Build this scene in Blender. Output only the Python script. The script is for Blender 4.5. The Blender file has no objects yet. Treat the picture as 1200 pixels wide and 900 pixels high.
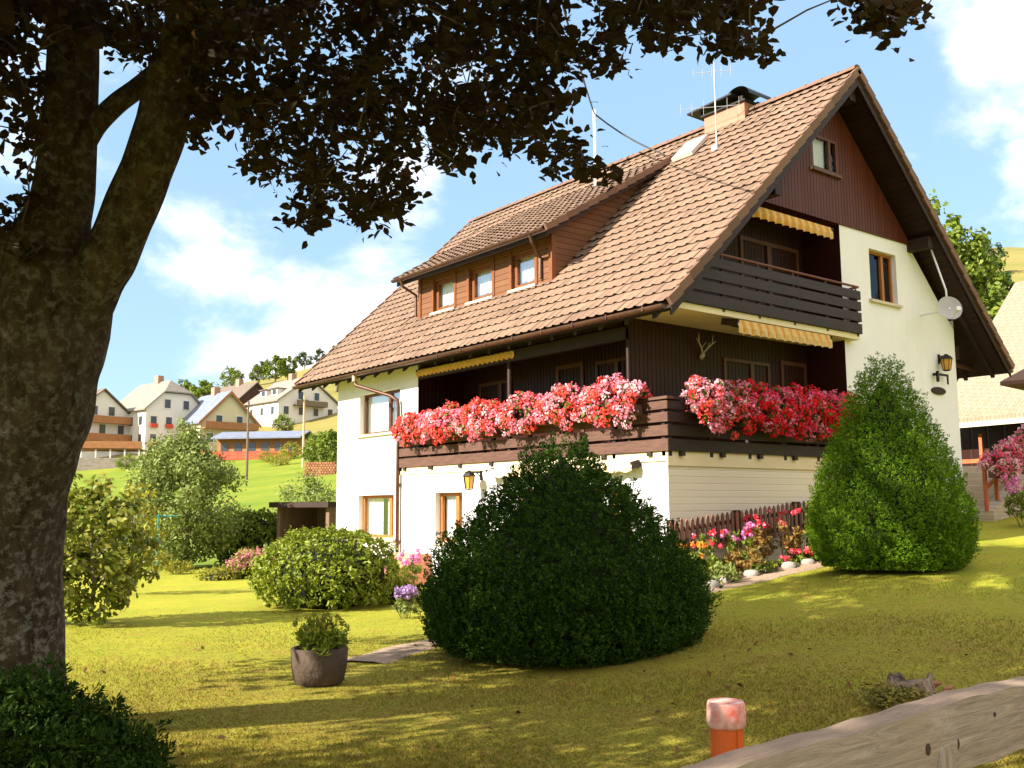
import bpy, bmesh, math, random
import numpy as np
from mathutils import Vector, Matrix
R_ = math.radians
scene = bpy.context.scene
COL = scene.collection
rng = np.random.default_rng(11)
random.seed(4)

# ------------------------------------------------------------------ camera
CAM = np.array([-11.823, -10.897, 1.727])
YAW, PITCH, ROLL = R_(51.794), R_(7.17), R_(-0.328)
Fh = np.array([math.cos(YAW), math.sin(YAW), 0.0])      # horizontal view direction
Rh = np.array([math.sin(YAW), -math.cos(YAW), 0.0])     # to the right of it
cam_data = bpy.data.cameras.new('camera')
cam_data.sensor_width = 36.0
cam_data.lens = 36.0 * 1129.76 / 1200.0
cam_data.clip_start = 0.05
cam_data.clip_end = 3000
cam = bpy.data.objects.new('camera', cam_data)
COL.objects.link(cam)
_F = Fh * math.cos(PITCH) + np.array([0, 0, math.sin(PITCH)])
_U = -Fh * math.sin(PITCH) + np.array([0, 0, math.cos(PITCH)])
_R = Rh * math.cos(ROLL) + _U * math.sin(ROLL)
_U2 = -Rh * math.sin(ROLL) + _U * math.cos(ROLL)
_m = Matrix.Identity(4)
for i in range(3):
    _m[i][0] = _R[i]; _m[i][1] = _U2[i]; _m[i][2] = -_F[i]; _m[i][3] = CAM[i]
cam.matrix_world = _m
scene.camera = cam

# ------------------------------------------------------------------ sun, sky, exposure
SUN_EL = R_(31)
to_sun_h = -Rh * math.cos(R_(28)) - Fh * math.sin(R_(28))
TO_SUN = np.array([to_sun_h[0] * math.cos(SUN_EL), to_sun_h[1] * math.cos(SUN_EL), math.sin(SUN_EL)])
sun_data = bpy.data.lights.new('sun', 'SUN')
sun_data.energy = 4.8
sun_data.angle = R_(0.5)
sun_data.color = (1.0, 0.93, 0.81)
sun = bpy.data.objects.new('sun', sun_data)
COL.objects.link(sun)
sun.location = (-30, 20, 40)
sun.rotation_euler = Vector(-TO_SUN).to_track_quat('-Z', 'Y').to_euler()

world = bpy.data.worlds.new('World')
scene.world = world
world.use_nodes = True
scene.view_settings.view_transform = 'Standard'
scene.view_settings.look = 'None'
scene.view_settings.exposure = 1.55
scene.view_settings.gamma = 1.0
scene.view_settings.use_curve_mapping = False
scene.cycles.max_bounces = 8
scene.cycles.transparent_max_bounces = 12


def build_sky():
    nt = world.node_tree
    nt.nodes.clear()
    N = nt.nodes.new; L = nt.links.new
    out = N('ShaderNodeOutputWorld')
    bg = N('ShaderNodeBackground')
    bg.inputs['Strength'].default_value = 0.135
    sky = N('ShaderNodeTexSky')
    sky.sky_type = 'NISHITA'
    sky.sun_disc = False
    sky.sun_elevation = SUN_EL
    sky.sun_rotation = math.atan2(TO_SUN[0], TO_SUN[1])
    sky.altitude = 900
    sky.air_density = 1.0
    sky.dust_density = 0.6
    sky.ozone_density = 1.6
    tc = N('ShaderNodeTexCoord')
    mp = N('ShaderNodeMapping'); mp.inputs['Scale'].default_value = (1, 1, 1.9)
    mp.inputs['Location'].default_value = (0.37, 1.3, 0.12)
    L(tc.outputs['Generated'], mp.inputs['Vector'])
    n1 = N('ShaderNodeTexNoise'); n1.inputs['Scale'].default_value = 3.2
    n1.inputs['Detail'].default_value = 12; n1.inputs['Roughness'].default_value = 0.60; n1.inputs['Distortion'].default_value = 0.3
    L(mp.outputs['Vector'], n1.inputs['Vector'])
    total = n1.outputs['Fac']
    # banks of cloud: directions in the sky where cloud is thicker, some unseen and added as fill (weight, sharpness)
    for dx, dy, dz, wgt, c0 in CLOUD_AND_FILL_BANKS:
        dot = N('ShaderNodeVectorMath'); dot.operation = 'DOT_PRODUCT'
        v = Vector((dx, dy, dz)).normalized()
        nrm = N('ShaderNodeVectorMath'); nrm.operation = 'NORMALIZE'
        L(tc.outputs['Generated'], nrm.inputs[0])
        L(nrm.outputs['Vector'], dot.inputs[0]); dot.inputs[1].default_value = v
        mr = N('ShaderNodeMapRange'); mr.interpolation_type = 'SMOOTHSTEP'
        mr.inputs['From Min'].default_value = c0; mr.inputs['From Max'].default_value = 1.0
        mr.inputs['To Min'].default_value = 0.0; mr.inputs['To Max'].default_value = wgt
        L(dot.outputs['Value'], mr.inputs['Value'])
        ad = N('ShaderNodeMath'); ad.operation = 'ADD'
        L(total, ad.inputs[0]); L(mr.outputs['Result'], ad.inputs[1])
        total = ad.outputs['Value']
    ramp = N('ShaderNodeMapRange'); ramp.interpolation_type = 'SMOOTHSTEP'
    ramp.inputs['From Min'].default_value = 0.50; ramp.inputs['From Max'].default_value = 0.74
    ramp.inputs['To Min'].default_value = 0.0; ramp.inputs['To Max'].default_value = 0.95
    L(total, ramp.inputs['Value'])
    # thin veil of high haze keeps the blue pale
    veil = N('ShaderNodeMix'); veil.data_type = 'RGBA'; veil.inputs['Factor'].default_value = 0.78
    veil.inputs['B'].default_value = (1.15, 1.8, 2.5, 1)
    L(sky.outputs['Color'], veil.inputs['A'])
    mix = N('ShaderNodeMix'); mix.data_type = 'RGBA'
    L(ramp.outputs['Result'], mix.inputs['Factor'])
    L(veil.outputs['Result'], mix.inputs['A'])
    mix.inputs['B'].default_value = (4.9, 4.7, 4.7, 1)
    L(mix.outputs['Result'], bg.inputs['Color'])
    L(bg.outputs['Background'], out.inputs['Surface'])


def sky_dir(az_deg, el_deg):
    a, e = R_(az_deg), R_(el_deg)
    v = (Fh * math.cos(a) + Rh * math.sin(a)) * math.cos(e)
    return v[0], v[1], math.sin(e)


CLOUD_AND_FILL_BANKS = []
for az, el in ((150, 25), (-150, 30), (110, 40), (180, 60), (0, 75)):
    CLOUD_AND_FILL_BANKS.append((*sky_dir(az, el), 0.25, math.cos(R_(40))))  # out-of-view bright cloud, added to whiten and fill the shaded sides
for az, el, wgt, rad in ((31, 22, 0.13, 7), (31, 15, 0.12, 5), (-19, 14, 0.07, 8), (-10, 11, 0.08, 5), (-18, 7.5, 0.14, 4), (-7, 17, 0.10, 5), (-13, 7, 0.12, 4),
                         (9, 23, -0.22, 14), (3, 17, -0.13, 8), (18, 24, -0.16, 8), (-23, 8.5, -0.1, 5)):
    CLOUD_AND_FILL_BANKS.append((*sky_dir(az, el), wgt, math.cos(R_(rad))))
build_sky()


# ------------------------------------------------------------------ materials
class NB:
    def __init__(s, name):
        s.m = bpy.data.materials.new(name); s.m.use_nodes = True
        s.t = s.m.node_tree; s.t.nodes.clear()
        s.out = s.n('ShaderNodeOutputMaterial')
    def n(s, typ, **kw):
        o = s.t.nodes.new(typ)
        for k, v in kw.items():
            if k in o.inputs: o.inputs[k].default_value = v
            else: setattr(o, k, v)
        return o
    def l(s, a, b): s.t.links.new(a, b)


def c4(c): return (c[0], c[1], c[2], 1.0)


def mat(name, col, rough=0.7, var=None, scale=6.0, bump=0.0, bscale=40.0, metal=0.0, spec=0.3, stretch=None, detail=6):
    """Principled surface; var = second colour mixed in by noise, stretch = texture scale per axis."""
    b = NB(name)
    p = b.n('ShaderNodeBsdfPrincipled', Roughness=rough, Metallic=metal)
    p.inputs['Specular IOR Level'].default_value = spec
    tc = b.n('ShaderNodeTexCoord')
    vec = tc.outputs['Object']
    if stretch:
        mp = b.n('ShaderNodeMapping'); mp.inputs['Scale'].default_value = stretch
        b.l(vec, mp.inputs['Vector']); vec = mp.outputs['Vector']
    if var is not None:
        nz = b.n('ShaderNodeTexNoise', Scale=scale, Detail=detail, Roughness=0.62)
        b.l(vec, nz.inputs['Vector'])
        mr = b.n('ShaderNodeMapRange'); mr.inputs['From Min'].default_value = 0.32; mr.inputs['From Max'].default_value = 0.68
        b.l(nz.outputs['Fac'], mr.inputs['Value'])
        mx = b.n('ShaderNodeMix', data_type='RGBA')
        mx.inputs['A'].default_value = c4(col); mx.inputs['B'].default_value = c4(var)
        b.l(mr.outputs['Result'], mx.inputs['Factor']); b.l(mx.outputs['Result'], p.inputs['Base Color'])
    else:
        p.inputs['Base Color'].default_value = c4(col)
    if bump:
        n2 = b.n('ShaderNodeTexNoise', Scale=bscale, Detail=5)
        b.l(vec, n2.inputs['Vector'])
        bp = b.n('ShaderNodeBump', Strength=bump, Distance=0.03)
        b.l(n2.outputs['Fac'], bp.inputs['Height']); b.l(bp.outputs['Normal'], p.inputs['Normal'])
    b.l(p.outputs['BSDF'], b.out.inputs['Surface'])
    return b.m


def planks(name, col, var, width, axis, gap_depth=1.0, rough=0.6, grain=(1, 1, 1), spec=0.25):
    """Boards with grooves every `width` along `axis` (0 x, 1 y, 2 z) and one tone per board."""
    b = NB(name)
    p = b.n('ShaderNodeBsdfPrincipled', Roughness=rough)
    p.inputs['Specular IOR Level'].default_value = spec
    tc = b.n('ShaderNodeTexCoord'); sx = b.n('ShaderNodeSeparateXYZ')
    b.l(tc.outputs['Object'], sx.inputs['Vector'])
    u = sx.outputs[axis]
    dv = b.n('ShaderNodeMath', operation='DIVIDE'); b.l(u, dv.inputs[0]); dv.inputs[1].default_value = width
    fl = b.n('ShaderNodeMath', operation='FLOOR'); b.l(dv.outputs[0], fl.inputs[0])
    fr = b.n('ShaderNodeMath', operation='FRACT'); b.l(dv.outputs[0], fr.inputs[0])
    wn = b.n('ShaderNodeTexWhiteNoise', noise_dimensions='1D'); b.l(fl.outputs[0], wn.inputs['W'])
    mp = b.n('ShaderNodeMapping'); mp.inputs['Scale'].default_value = grain
    b.l(tc.outputs['Object'], mp.inputs['Vector'])
    nz = b.n('ShaderNodeTexNoise', Scale=5.0, Detail=7); b.l(mp.outputs['Vector'], nz.inputs['Vector'])
    av = b.n('ShaderNodeMath', operation='MULTIPLY_ADD'); b.l(wn.outputs['Value'], av.inputs[0]); av.inputs[1].default_value = 0.5
    ml = b.n('ShaderNodeMath', operation='MULTIPLY'); b.l(nz.outputs['Fac'], ml.inputs[0]); ml.inputs[1].default_value = 0.6
    b.l(ml.outputs[0], av.inputs[2])
    mx = b.n('ShaderNodeMix', data_type='RGBA'); mx.inputs['A'].default_value = c4(col); mx.inputs['B'].default_value = c4(var)
    b.l(av.outputs[0], mx.inputs['Factor']); b.l(mx.outputs['Result'], p.inputs['Base Color'])
    # groove height: 0 at the joint, 1 on the board
    pp = b.n('ShaderNodeMath', operation='PINGPONG'); b.l(fr.outputs[0], pp.inputs[0]); pp.inputs[1].default_value = 0.5
    mr = b.n('ShaderNodeMapRange'); mr.inputs['From Min'].default_value = 0.0; mr.inputs['From Max'].default_value = 0.09
    b.l(pp.outputs[0], mr.inputs['Value'])
    bp = b.n('ShaderNodeBump', Strength=gap_depth, Distance=0.02)
    b.l(mr.outputs['Result'], bp.inputs['Height']); b.l(bp.outputs['Normal'], p.inputs['Normal'])
    b.l(p.outputs['BSDF'], b.out.inputs['Surface'])
    return b.m


def leafmat(name, cols, rough=0.55, trans=0.25, spec=0.3, tcol=None):
    """Leaves: one tone per leaf (random per island) over a spread of tones, some light through the blade."""
    b = NB(name)
    g = b.n('ShaderNodeNewGeometry')
    rp = b.n('ShaderNodeValToRGB')
    els = rp.color_ramp.elements
    while len(els) < len(cols): els.new(0.5)
    for i, c in enumerate(cols):
        els[i].position = i / max(1, len(cols) - 1); els[i].color = c4(c)
    b.l(g.outputs['Random Per Island'], rp.inputs['Fac'])
    p = b.n('ShaderNodeBsdfPrincipled', Roughness=rough)
    p.inputs['Specular IOR Level'].default_value = spec
    b.l(rp.outputs['Color'], p.inputs['Base Color'])
    tr = b.n('ShaderNodeBsdfTranslucent')
    if tcol: tr.inputs['Color'].default_value = c4(tcol)
    else: b.l(rp.outputs['Color'], tr.inputs['Color'])
    ms = b.n('ShaderNodeMixShader', Fac=trans)
    b.l(p.outputs['BSDF'], ms.inputs[1]); b.l(tr.outputs['BSDF'], ms.inputs[2])
    b.l(ms.outputs['Shader'], b.out.inputs['Surface'])
    return b.m


def islandmat(name, cols, rough=0.8, spec=0.2, bump=0.0, bscale=30, stain=None, stain_scale=0.8):
    """Tone per tile / board / stone from Random Per Island."""
    b = NB(name)
    g = b.n('ShaderNodeNewGeometry'); rp = b.n('ShaderNodeValToRGB'); els = rp.color_ramp.elements
    while len(els) < len(cols): els.new(0.5)
    for i, c in enumerate(cols):
        els[i].position = i / max(1, len(cols) - 1); els[i].color = c4(c)
    b.l(g.outputs['Random Per Island'], rp.inputs['Fac'])
    p = b.n('ShaderNodeBsdfPrincipled', Roughness=rough); p.inputs['Specular IOR Level'].default_value = spec
    src = rp.outputs['Color']
    tc = b.n('ShaderNodeTexCoord')
    if stain:
        nz = b.n('ShaderNodeTexNoise', Scale=stain_scale, Detail=8, Roughness=0.7); b.l(tc.outputs['Object'], nz.inputs['Vector'])
        mr = b.n('ShaderNodeMapRange'); mr.inputs['From Min'].default_value = 0.5; mr.inputs['From Max'].default_value = 0.72; mr.inputs['To Max'].default_value = 0.85
        b.l(nz.outputs['Fac'], mr.inputs['Value'])
        mx = b.n('ShaderNodeMix', data_type='RGBA'); b.l(src, mx.inputs['A']); mx.inputs['B'].default_value = c4(stain)
        b.l(mr.outputs['Result'], mx.inputs['Factor']); src = mx.outputs['Result']
    b.l(src, p.inputs['Base Color'])
    if bump:
        n2 = b.n('ShaderNodeTexNoise', Scale=bscale, Detail=5); b.l(tc.outputs['Object'], n2.inputs['Vector'])
        bp = b.n('ShaderNodeBump', Strength=bump, Distance=0.02); b.l(n2.outputs['Fac'], bp.inputs['Height']); b.l(bp.outputs['Normal'], p.inputs['Normal'])
    b.l(p.outputs['BSDF'], b.out.inputs['Surface'])
    return b.m


def glassmat(name, tint, rough=0.03, boost=0.02):
    """Window glass: mirror reflection over a see-through tint."""
    b = NB(name)
    gl = b.n('ShaderNodeBsdfGlossy', Roughness=rough); gl.inputs['Color'].default_value = (0.9, 0.93, 0.95, 1)
    tr = b.n('ShaderNodeBsdfTransparent'); tr.inputs['Color'].default_value = c4(tint)
    fr = b.n('ShaderNodeFresnel', IOR=1.6)
    mr = b.n('ShaderNodeMath', operation='MULTIPLY_ADD'); b.l(fr.outputs[0], mr.inputs[0]); mr.inputs[1].default_value = 0.40; mr.inputs[2].default_value = boost
    ms = b.n('ShaderNodeMixShader'); b.l(mr.outputs[0], ms.inputs['Fac'])
    b.l(tr.outputs[0], ms.inputs[1]); b.l(gl.outputs[0], ms.inputs[2]); b.l(ms.outputs[0], b.out.inputs['Surface'])
    return b.m


def brickmat(name, c1, c2, mortar, scale, bw=0.5, rh=0.25, rot=(R_(90), 0, 0), rough=0.9):
    b = NB(name)
    tc = b.n('ShaderNodeTexCoord'); mp = b.n('ShaderNodeMapping'); mp.inputs['Rotation'].default_value = rot
    b.l(tc.outputs['Object'], mp.inputs['Vector'])
    br = b.n('ShaderNodeTexBrick', Scale=scale); br.inputs['Color1'].default_value = c4(c1); br.inputs['Color2'].default_value = c4(c2)
    br.inputs['Mortar'].default_value = c4(mortar); br.inputs['Brick Width'].default_value = bw; br.inputs['Row Height'].default_value = rh
    br.inputs['Mortar Size'].default_value = 0.015
    b.l(mp.outputs['Vector'], br.inputs['Vector'])
    p = b.n('ShaderNodeBsdfPrincipled', Roughness=rough); b.l(br.outputs['Color'], p.inputs['Base Color'])
    bp = b.n('ShaderNodeBump', Strength=0.6, Distance=0.01); bp.invert = True
    b.l(br.outputs['Fac'], bp.inputs['Height']); b.l(bp.outputs['Normal'], p.inputs['Normal'])
    b.l(p.outputs['BSDF'], b.out.inputs['Surface'])
    return b.m


# ------------------------------------------------------------------ mesh helpers
def tag(o, label=None, cat=None, group=None, kind=None):
    if label: o['label'] = label
    if cat: o['category'] = cat
    if group: o['group'] = group
    if kind: o['kind'] = kind
    return o


def empty(name, loc, label, cat, group=None, rot=0.0):
    o = bpy.data.objects.new(name, None); COL.objects.link(o)
    o.location = loc; o.rotation_euler = (0, 0, rot)
    o.empty_display_size = 0.2
    return tag(o, label, cat, group)


def link(name, me, m, parent=None):
    if m is not None:
        for k in (m if isinstance(m, (list, tuple)) else [m]): me.materials.append(k)
    o = bpy.data.objects.new(name, me); COL.objects.link(o)
    if parent is not None: o.parent = parent
    return o


class MB:
    """Collects shapes and links them as one mesh object."""
    def __init__(s, off=(0, 0, 0)): s.v = []; s.f = []; s.off = np.array(off, float)
    def face(s, *pts):
        i = len(s.v); s.v += [tuple(p) for p in pts]; s.f.append(tuple(range(i, i + len(pts)))); return s
    def hexa(s, p):
        i = len(s.v); s.v += [tuple(q) for q in p]
        for f in ((0, 3, 2, 1), (4, 5, 6, 7), (0, 1, 5, 4), (1, 2, 6, 5), (2, 3, 7, 6), (3, 0, 4, 7)): s.f.append(tuple(i + k for k in f))
        return s
    def box(s, x0, x1, y0, y1, z0, z1):
        return s.hexa([(x0, y0, z0), (x1, y0, z0), (x1, y1, z0), (x0, y1, z0), (x0, y0, z1), (x1, y0, z1), (x1, y1, z1), (x0, y1, z1)])
    def bar(s, a, b, w, h, up=(0, 0, 1)):
        a = np.array(a, float); b = np.array(b, float); d = b - a; d /= np.linalg.norm(d)
        u = np.array(up, float); sd = np.cross(d, u)
        if np.linalg.norm(sd) < 1e-6: sd = np.array([1.0, 0, 0])
        sd /= np.linalg.norm(sd); u = np.cross(sd, d)
        sd *= w / 2; u = u * h / 2
        return s.hexa([a - sd - u, a + sd - u, b + sd - u, b - sd - u, a - sd + u, a + sd + u, b + sd + u, b - sd + u])
    def tube(s, pts, rad, n=8, cap=True):
        pts = [np.array(p, float) for p in pts]; k = len(pts)
        if not hasattr(rad, '__len__'): rad = [rad] * k
        base = len(s.v); ref = None
        for i, p in enumerate(pts):
            t = pts[min(i + 1, k - 1)] - pts[max(i - 1, 0)]; t /= (np.linalg.norm(t) + 1e-9)
            if ref is None:
                ref = np.array([0, 0, 1.0]) if abs(t[2]) < 0.9 else np.array([1.0, 0, 0])
            a = ref - t * (ref @ t); a /= (np.linalg.norm(a) + 1e-9); ref = a; bb = np.cross(t, a)
            for j in range(n):
                an = 2 * math.pi * j / n
                s.v.append(tuple(p + rad[i] * (math.cos(an) * a + math.sin(an) * bb)))
        for i in range(k - 1):
            for j in range(n):
                s.f.append((base + i * n + j, base + i * n + (j + 1) % n, base + (i + 1) * n + (j + 1) % n, base + (i + 1) * n + j))
        if cap:
            s.f.append(tuple(base + j for j in reversed(range(n)))); s.f.append(tuple(base + (k - 1) * n + j for j in range(n)))
        return s
    def lathe(s, prof, c=(0, 0, 0), n=20, cap=True):
        base = len(s.v); k = len(prof)
        for r, z in prof:
            for j in range(n):
                a = 2 * math.pi * j / n; s.v.append((c[0] + r * math.cos(a), c[1] + r * math.sin(a), c[2] + z))
        for i in range(k - 1):
            for j in range(n): s.f.append((base + i * n + j, base + i * n + (j + 1) % n, base + (i + 1) * n + (j + 1) % n, base + (i + 1) * n + j))
        if cap:
            s.f.append(tuple(base + j for j in reversed(range(n)))); s.f.append(tuple(base + (k - 1) * n + j for j in range(n)))
        return s
    def prism(s, poly, d):
        """Extrude a flat polygon (list of 3D points) along d."""
        i = len(s.v); n = len(poly); d = np.array(d, float)
        s.v += [tuple(p) for p in poly] + [tuple(np.array(p, float) + d) for p in poly]
        s.f.append(tuple(range(i, i + n))); s.f.append(tuple(range(i + 2 * n - 1, i + n - 1, -1)))
        for j in range(n): s.f.append((i + j, i + n + j, i + n + (j + 1) % n, i + (j + 1) % n))
        return s
    def build_each(s, name, m, parent=None, **kw):
        """One mesh per connected piece."""
        par = list(range(len(s.v)))
        def root(i):
            while par[i] != i: par[i] = par[par[i]]; i = par[i]
            return i
        for f in s.f:
            for k in f[1:]: par[root(k)] = root(f[0])
        groups = {}
        for f in s.f: groups.setdefault(root(f[0]), []).append(f)
        out = []
        for fs in groups.values():
            ids = sorted({k for f in fs for k in f}); mp = {k: i for i, k in enumerate(ids)}
            q = MB(s.off); q.v = [s.v[k] for k in ids]; q.f = [tuple(mp[k] for k in f) for f in fs]
            out.append(q.build(name, m, parent, **kw))
        return out
    def build(s, name, m, parent=None, smooth=False, bevel=0.0, fix=True):
        me = bpy.data.meshes.new(name)
        v = [tuple(np.array(p, float) - s.off) for p in s.v]
        me.from_pydata(v, [], s.f); me.update()
        if fix or bevel:
            bm = bmesh.new(); bm.from_mesh(me)
            if bevel: bmesh.ops.bevel(bm, geom=list(bm.edges), offset=bevel, segments=1, affect='EDGES', clamp_overlap=True)
            bmesh.ops.recalc_face_normals(bm, faces=bm.faces); bm.to_mesh(me); bm.free()
        if smooth: me.polygons.foreach_set('use_smooth', [True] * len(me.polygons))
        return link(name, me, m, parent)


def np_mesh(name, verts, faces_n, m, parent=None, smooth=False):
    """verts (N,3) laid out face by face, faces_n vertices each."""
    me = bpy.data.meshes.new(name); n = len(verts); nf = n // faces_n
    me.vertices.add(n); me.vertices.foreach_set('co', np.asarray(verts, np.float32).ravel())
    me.loops.add(n); me.loops.foreach_set('vertex_index', np.arange(n, dtype=np.int32))
    me.polygons.add(nf); me.polygons.foreach_set('loop_start', np.arange(0, n, faces_n, dtype=np.int32))
    me.update(calc_edges=True)
    if smooth: me.polygons.foreach_set('use_smooth', np.ones(nf, bool))
    return link(name, me, m, parent)


def unit(v): return v / (np.linalg.norm(v, axis=-1, keepdims=True) + 1e-9)


def leaf_quads(c, nrm, size, aspect=0.6, jitter=0.6, direc=None, fold=0.0):
    """Diamond / lance shaped leaves: centres c (N,3), facing nrm with jitter. Returns (N*4,3)."""
    n = len(c)
    nn = unit(unit(nrm) + rng.normal(size=(n, 3)) * jitter)
    d = rng.normal(size=(n, 3)) if direc is None else direc + rng.normal(size=(n, 3)) * 0.35
    d = unit(d - nn * (d * nn).sum(1, keepdims=True)); w = np.cross(nn, d)
    L = (size * rng.uniform(0.65, 1.25, n))[:, None]
    a = c - d * L * 0.5; b = c + d * L * 0.5
    p = c - d * L * 0.06 + nn * L * fold
    return np.stack([a, p + w * L * aspect * 0.5, b, p - w * L * aspect * 0.5], 1).reshape(-1, 3)


def hex_leaves(c, nrm, size, aspect=0.7, jitter=0.7):
    """Rounder six-sided leaves. Returns (N*6,3)."""
    n = len(c)
    nn = unit(unit(nrm) + rng.normal(size=(n, 3)) * jitter)
    d = rng.normal(size=(n, 3)); d = unit(d - nn * (d * nn).sum(1, keepdims=True)); w = np.cross(nn, d)
    L = (size * rng.uniform(0.6, 1.25, n))[:, None]; W = L * aspect
    droop = nn * L * 0.12
    return np.stack([c - d * L * .5 - droop, c - d * L * .16 + w * W * .48, c + d * L * .2 + w * W * .4, c + d * L * .55 - droop,
                     c + d * L * .2 - w * W * .4, c - d * L * .16 - w * W * .48], 1).reshape(-1, 3)


def ball_points(n, surf=0.55):
    u = unit(rng.normal(size=(n, 3))); r = rng.uniform(surf, 1.0, n)[:, None]
    return u * r, u


def clump_cloud(centers, radii, per, surf=0.5):
    """Leaf centres scattered round many clump centres; returns points and outward normals."""
    P, Nn = [], []
    for c, r in zip(centers, radii):
        p, u = ball_points(per, surf); P.append(np.array(c) + p * r); Nn.append(u)
    return np.concatenate(P), np.concatenate(Nn)


# surveyed ground points (x, y, z) and the leaf clumps of the beech crown (centimetres)
ANCHORS = [(-7.90, -5.89, 0.08), (-10.15, -3.88, 0.15), (-10.20, -2.93, 0.03), (-7.48, -2.38, 0.05), (-5.19, -3.15, 0.04), (-4.17, 3.75, 0.01), (-0.19, 7.95, -0.12), (-0.06, 11.19, -0.20), (-7.75, 4.12, 0.08), (-2.39, 16.59, -0.02), (-5.27, 17.57, -0.03), (-0.21, 13.58, 0.03), (-5.76, -0.90, 0.02), (-4.96, -0.51, 0.03), (0.18, 0.21, 0.74), (-0.23, -1.22, 0.46), (3.12, -1.09, 0.77), (1.25, -3.07, 0.74), (5.86, -2.88, 0.89), (10.32, -0.05, 1.36), (-0.29, -5.66, 0.46), (-3.17, -5.31, 0.39), (-4.88, -6.76, 0.26), (-7.72, -7.46, 0.15), (4.32, -2.96, 1.01), (-1.75, -3.22, 0.36), (-0.71, 31.91, 0.15), (4.86, 27.54, 0.11), (13.05, 46.54, 1.40), (4.74, 53.15, 0.94), (22.68, 127.94, 6.41), (41.49, 128.06, 9.35), (53.86, 115.72, 9.52), (25.42, 36.48, 3.42), (62.20, 83.20, 11.44), (37.79, 26.41, 5.44), (34.78, 9.70, 4.44), (111.69, 42.96, 19.50), (55.62, 189.33, 21.82), (107.49, 273.78, 40.43), (117.76, 265.34, 42.72), (127.89, 256.70, 46.86), (170.92, 221.11, 57.61), (253.08, 153.59, 75.45), (288.11, 125.04, 81.52), (294.49, 120.28, 79.89), (68.46, 305.85, 32.02), (52.15, 319.52, 26.87), (326.35, 96.43, 72.29), (39.60, 6.17, 2.83), (6.55, -4.70, 0.85), (-9.07, 20.56, 0.00), (0.95, 144.98, 6.80), (16.85, 347.68, 24.49)]
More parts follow.
